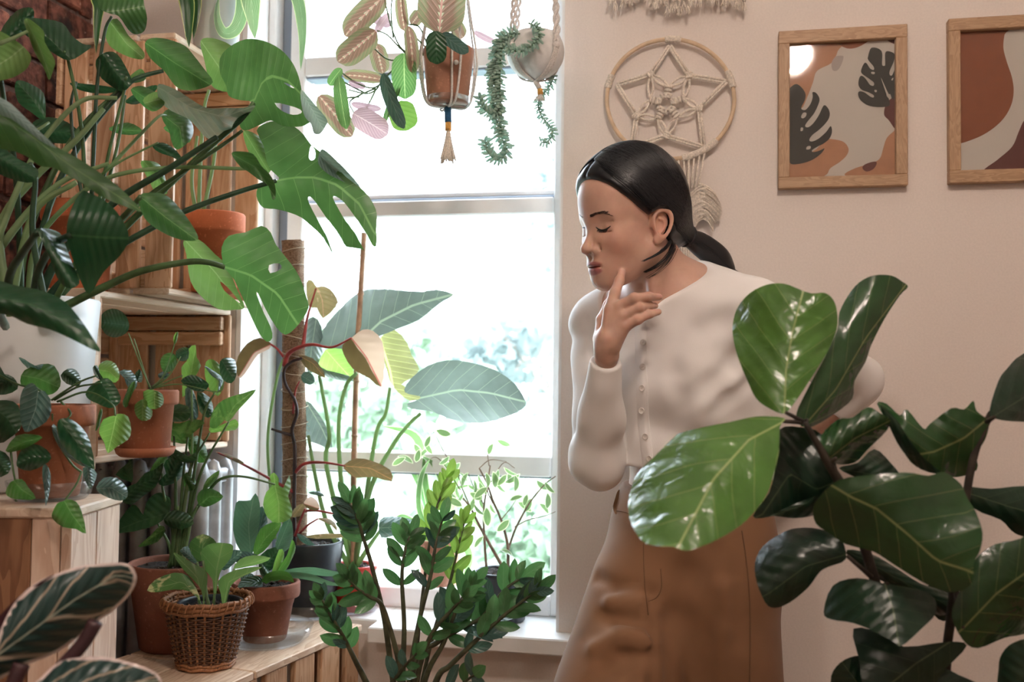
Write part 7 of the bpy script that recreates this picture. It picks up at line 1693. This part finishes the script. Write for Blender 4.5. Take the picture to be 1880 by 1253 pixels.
for k, (dx, dy, dz) in enumerate(((0.0, 0.001, -0.006), (0.001, 0.004, -0.005), (0.0, 0.004, -0.005), (0.001, 0.003, -0.005))):
    tipp = FING[k][3][0]; prev_ = FING[k][2][0]; ax_ = (tipp - prev_) / np.linalg.norm(tipp - prev_); nc = tipp + np.array([dx, dy, dz]) - ax_ * 0.001
    dv = V - nc; al = dv @ ax_; pe = np.sqrt(np.maximum(0, (dv ** 2).sum(1) - al ** 2)); nail = np.maximum(nail, np.clip((1.0 - np.maximum(np.abs(al) / 0.0062, pe / 0.0048)) * 5, 0, 1))
fastmesh('body', V, F, M_SKIN, PE, dict(lips=lips, warm=warm, nail=nail))
V, F = mesh_sdf(knit_sdf, (0.04, -0.26, 1.46), (0.66, 0.20, 1.90), 0.0036); CG = fastmesh('cardigan', V, F, M_KNIT, PE); CG['label'] = 'white fine-knit cropped cardigan'
V, F = mesh_sdf(trouser_sdf, (0.0, -1.26, 1.40), (0.50, -0.20, 1.90), 0.0055); TRS = fastmesh('trousers', V, F, M_TWILL, PE); TRS['label'] = 'tan high-waisted trousers'
# shoes
for (x, y, d) in ((1125, 2000, 1.655), (1310, 2000, 1.68)):
    a = P(x, y, d); a.z = 0.03; fw = Vector(toworld(np.array([BN_]))[0]) - CAMPOS; fw.z = 0; fw.normalize()
    V, F = ballv(a + fw * 0.06, (0.125, 0.045, 0.034), 16, 10, Matrix.Rotation(math.atan2(fw.y, fw.x), 3, 'Z')); V = [Vector((v.x, v.y, max(v.z, 0.001))) for v in V]; mesh('shoe', V, F, M_BLACKP, PE)
# placket, buttons
edge = [(1186, 592), (1187, 640), (1188, 690), (1191, 760), (1196, 815), (1201, 855)]
cr_e = cr(edge, 6); V, F = [], []
for (x, y) in cr_e:
    for j, (o, off) in enumerate(((-21, 0.0), (-20.5, 0.0022), (-10, 0.0026), (-0.8, 0.0026), (0, 0.0))):
        V.append(sp(knit_sdf, x + o, y, off, 1.57))
for i in range(len(cr_e) - 1):
    for j in range(4): F.append((i * 5 + j, i * 5 + j + 1, i * 5 + j + 6, i * 5 + j + 5))
mesh('button_placket', V, F, M_KNIT, CG)
tw = np.array([BN_]); nrm = (Vector(toworld(tw)[0]) - CAMPOS).normalized()
for (x, y) in ((1181, 629), (1180, 674), (1179, 713), (1178, 755), (1185, 802), (1192, 843)):
    pz = sp(knit_sdf, x, y, 0.0042, 1.57); Mx = Vector((0, 0, 1)).rotation_difference(nrm).to_matrix()
    bt = lathe('button', [(0.0, -0.0008), (0.0048, -0.0008), (0.0056, 0.0003), (0.0054, 0.0014), (0.0046, 0.0016), (0.0036, 0.0006), (0.0, 0.0005)], pz, M_BUTTON, CG, 20, Mx)
    for (u_, v_) in ((-0.0013, 0), (0.0013, 0)): mesh('button_hole', *ballv(pz + Mx @ Vector((u_, v_, 0.0006)), 0.0005, 6, 4), M_SEAM, bt)
# trouser seams, fly, waistband, belt loop
def seam(lst, f, nm, parent, mat=M_SEAM, r=0.0008, off=0.0003):
    pts = [sp(f, x, y, off, None) for (x, y) in cr(lst, 4)]; pts = [p for p in pts if p is not None]
    if len(pts) > 2: tube(nm, pts, r, mat, parent, 5, 1)
seam([(1132,938),(1145,940),(1160,944),(1185,948),(1220,950)], trouser_sdf, 'waistband_seam', TRS)
seam([(1181,990),(1182,1040),(1184,1080),(1187,1105),(1190,1130)], trouser_sdf, 'fly_seam', TRS)
seam([(1213,1045),(1214,1080),(1205,1098),(1190,1105)], trouser_sdf, 'fly_stitch', TRS)
seam([(1362,975),(1370,1030),(1376,1100),(1377,1180),(1376,1253)], trouser_sdf, 'side_seam', TRS, r=0.0012)
lp = [sp(trouser_sdf, x, y, 0.004, 1.62) for (x, y) in ((1137,900),(1134,915),(1130,930),(1131,945))]
if all(lp): ribbon(TRS, M_TWILL, lp, 0.008, 0, 0.0, 'oblong', name='belt_loop')
# brows, lashes, lid lines
def hairs(curve, n, spread, lenpx, ang, nm, mat, r=0.00035, off=0.0006):
    st_ = []; cv = cr(curve, 8); rs = np.random.RandomState(5)
    for i in range(n):
        x, y = cv[rs.randint(len(cv))]; x += rs.uniform(-1, 1); y += rs.uniform(-spread, spread); a = R(ang + rs.uniform(-12, 12)); l = lenpx * rs.uniform(0.7, 1.2)
        pts = [sp(head_sdf, x + l * t * math.cos(a), y - l * t * math.sin(a), off, None) for t in (0, 0.5, 1)]
        if all(p is not None for p in pts): st_.append(tubev(pts, [r, r, r * 0.4], 3, 1))
    if st_:
        V, F = join(st_); tag(mesh(nm, V, F, mat, PE), kind='stuff')
hairs([(1083,397),(1090,393.5),(1101,390.5),(1112,391)], 110, 2.0, 6.5, 12, 'eyebrow', M_BROWH, 0.00022)
hairs([(1108,391),(1116,393),(1122,396)], 22, 0.8, 5, -20, 'eyebrow', M_BROWH, 0.0002)
hairs([(1059,389),(1063,394),(1067,397)], 26, 1.2, 5, -40, 'eyebrow', M_BROWH, 0.0002)
def line(lst, nm, mat, r, off=0.0):
    pts = [sp(head_sdf, x, y, off, None) for (x, y) in cr(lst, 6)]; pts = [p for p in pts if p is not None]
    if len(pts) > 2: n = len(pts); tube(nm, pts, [r * (0.35 + 0.65 * math.sin(math.pi * (i + 0.5) / n)) for i in range(n)], mat, PE, 6, 1)
line([(1094,417),(1098,420.5),(1104,423),(1111,422),(1117,418.5),(1121,415)], 'eyelash_line', M_LASH, 0.0016)
line([(1066,415),(1069,418),(1074,418.5)], 'eyelash_line', M_LASH, 0.0011)
hairs([(1098,421),(1104,424),(1112,423),(1119,417)], 34, 0.4, 5, -120, 'eyelashes', M_LASH, 0.00025, 0.0016)
# ---------------------------------------------------------------- hair: centre parting drawn back into a low ponytail
HLx = [-0.13, -0.075, -0.045, -0.022, -0.004, 0.012, 0.035, 0.060, 0.078, 0.095]
HLy = [-0.075, -0.062, -0.045, -0.010, 0.014, 0.018, 0.036, 0.062, 0.086, 0.110]
TIE = np.array([-0.112, 0.004, -0.020])
def hair_loc(q):
    qa = q.copy(); qa[:, 1] = np.abs(qa[:, 1]); A = lambda *v: np.array(v)
    d = ell(qa, A(-0.008, 0, 0.056), (0.102, 0.084, 0.096))
    d = su(d, ell(qa, A(0.038, 0, 0.055), (0.056, 0.064, 0.058)), 0.03)
    d = su(d, rcone(q, A(-0.050, 0, 0.010), TIE, 0.062, 0.017), 0.035)
    d = d + 0.0035 * np.exp(-(qa[:, 1] / 0.0035) ** 2) * (q[:, 2] > 0.05) * (q[:, 0] > -0.04)      # parting groove
    d = d + 0.0003 * np.sin(q[:, 2] * 420 + q[:, 0] * 210 + 3 * np.sin(q[:, 0] * 60))
    cut = (np.interp(q[:, 0], HLx, HLy) - q[:, 2]) * 0.75
    cut = cut + np.clip(0.02 - qa[:, 1], 0, 1) * 0.0
    d = si(d, cut, 0.006)
    ear = np.sqrt(((q[:, 0] + 0.004) / 1.0) ** 2 + ((q[:, 2] - 0.002) / 1.25) ** 2) - 0.0215
    d = ss(d, np.maximum(ear, 0.060 - qa[:, 1]), 0.006)
    return d
def hair_sdf(P_): return hair_loc(head_local(P_)) * HS_
V, F = mesh_sdf(hair_sdf, (0.03, 0.02, 1.42), (0.36, 0.40, 1.85), 0.0028); HR = fastmesh('hair', V, F, M_HAIR, PE); HR['label'] = 'straight black hair parted in the middle and tied low'
rs = np.random.RandomState(21); paths = []
NSTR, NPT = 1500, 22
for i in range(NSTR):
    sg = 1 if rs.rand() < 0.72 else -1
    t = rs.rand() ** 0.8
    f0 = 0.088 - 0.135 * t; a = np.array([f0, 0.003 * sg, 0.16])
    bl = rs.rand()
    fr_ = rs.rand() < 0.45
    if fr_: f0 = 0.090 - 0.03 * rs.rand(); a = np.array([f0, 0.003 * sg, 0.16])
    ctrl1 = np.array([f0 * 0.85, sg * 0.062, 0.062 + 0.05 * rs.rand()]) if fr_ else np.array([f0 * 0.75 - 0.005, sg * 0.075, 0.085 + 0.02 * t])
    ctrl2 = np.array([0.005 - 0.06 * bl, sg * 0.090, 0.0 + 0.06 * bl]) if fr_ else np.array([-0.02 - 0.05 * bl, sg * 0.088, 0.012 + 0.055 * bl * (0.4 + 0.6 * t)])
    e = TIE + np.array([0.0, sg * 0.012 * rs.rand(), rs.uniform(-0.012, 0.012)])
    tt = np.linspace(0, 1, NPT)[:, None]; paths.append((1 - tt) ** 3 * a + 3 * (1 - tt) ** 2 * tt * ctrl1 + 3 * (1 - tt) * tt ** 2 * ctrl2 + tt ** 3 * e)
X = np.concatenate(paths)
def hl_smooth(q):
    qa = q.copy(); qa[:, 1] = np.abs(qa[:, 1]); A = lambda *v: np.array(v)
    d = ell(qa, A(-0.008, 0, 0.056), (0.102, 0.084, 0.096)); d = su(d, ell(qa, A(0.038, 0, 0.055), (0.056, 0.064, 0.058)), 0.03); return su(d, rcone(q, A(-0.050, 0, 0.010), TIE, 0.062, 0.017), 0.035)
for it in range(5):
    d = hl_smooth(X); g = np.stack([(hl_smooth(X + np.eye(3)[k] * 1e-4) - d) / 1e-4 for k in range(3)], 1); g /= np.linalg.norm(g, axis=1, keepdims=True) + 1e-9; X = X - g * (d - 0.0006)[:, None] * 0.95
hlv = np.interp(X[:, 0], HLx, HLy); low = X[:, 2] < hlv + 0.002; X[low, 2] = hlv[low] + 0.002 + rs.rand(low.sum()) * 0.006
d = hl_smooth(X); X = X - g * (d - 0.0006 - np.repeat(rs.uniform(0, 0.0012, NSTR), NPT))[:, None]
er = np.sqrt((X[:, 0] + 0.004) ** 2 + ((X[:, 2] - 0.002) / 1.25) ** 2); inn = (er < 0.026) & (np.abs(X[:, 1]) > 0.05); kf = 0.026 / np.maximum(er[inn], 1e-4); X[inn, 2] = 0.002 + np.abs(X[inn, 2] - 0.002) * kf + 0.002; X[inn, 0] = -0.004 + (X[inn, 0] + 0.004) * kf
X = X.reshape(NSTR, NPT, 3); st_ = []
for k in range(NSTR):
    W_ = toworld(HC0 + HS_ * (X[k] @ HAX)); off_ = rs.uniform(0, 0.0014)
    st_.append(tubev([Vector(p) for p in W_], 0.0005, 3, 1, False))
V, F = join(st_); tag(mesh('hair_strands', V, F, M_HAIR, HR), kind='stuff')
# ponytail
tie = HC0 + HS_ * (TIE @ HAX)
pt = [tie, c3(1290, 452, 1.69), c3(1318, 474, 1.70), c3(1336, 492, 1.71), c3(1349, 512, 1.715)]
core = [tuple(toworld(p[None])[0]) for p in pt]
tube('ponytail', core, [0.015, 0.021, 0.021, 0.013, 0.003], M_HAIR, HR, 14, 6)
st_ = []; M_TIE = simple('hair_tie', (0.02, 0.02, 0.025), 0.6)
for k in range(320):
    a = rs.uniform(0, 6.283); r = math.sqrt(rs.rand()); pts = []
    for i, p in enumerate(pt):
        rad_ = (0.0155, 0.0225, 0.0225, 0.016, 0.007)[i] * r; pts.append(p + np.array([-0.5 * math.cos(a) * rad_, 0.85 * math.cos(a) * rad_, math.sin(a) * rad_]) + rs.normal(0, 0.0006, 3))
    pts[-1] = pts[-1] + np.array([rs.uniform(-0.012, 0.012), rs.uniform(-0.022, 0.006), 0]); W_ = toworld(np.array(cr([tuple(p) for p in pts], 4)))
    st_.append(tubev([Vector(p) for p in W_], 0.0007, 3, 1, False))
V, F = join(st_); tag(mesh('ponytail_strands', V, F, M_HAIR, HR), kind='stuff')
Wt = Vector(toworld(tie[None])[0]); ax_ = (Vector(core[1]) - Vector(core[0])).normalized(); u_ = ax_.orthogonal().normalized(); v_ = ax_.cross(u_)
tube('hair_tie', [Wt + (u_ * math.cos(a) + v_ * math.sin(a)) * 0.017 for a in np.linspace(0, 6.283, 17)[:-1]], 0.003, M_TIE, HR, 8, 1, True)
# loose locks falling over the neck
st_ = []
for base in ([(1232, 440), (1222, 455), (1205, 468), (1180, 480)], [(1236, 448), (1225, 470), (1205, 488), (1183, 500)], [(1240, 455), (1228, 478), (1210, 498), (1188, 511)]):
    for k in range(24 if base[0][0] < 1240 else 7):
        o = rs.normal(0, 2.6, 2); pts = [P(x + o[0] * (1 - 0.4 * i / 3) + rs.normal(0, 0.8), y + o[1] * (1 - 0.7 * i / 3), (surf(body_sdf, x, y) or 1.6) - 0.005) for i, (x, y) in enumerate(base)]
        st_.append(tubev(pts, [0.00045, 0.0004, 0.00032, 0.00015], 3, 4, False))
V, F = join(st_); tag(mesh('loose_lock', V, F, M_HAIR, HR), kind='stuff')
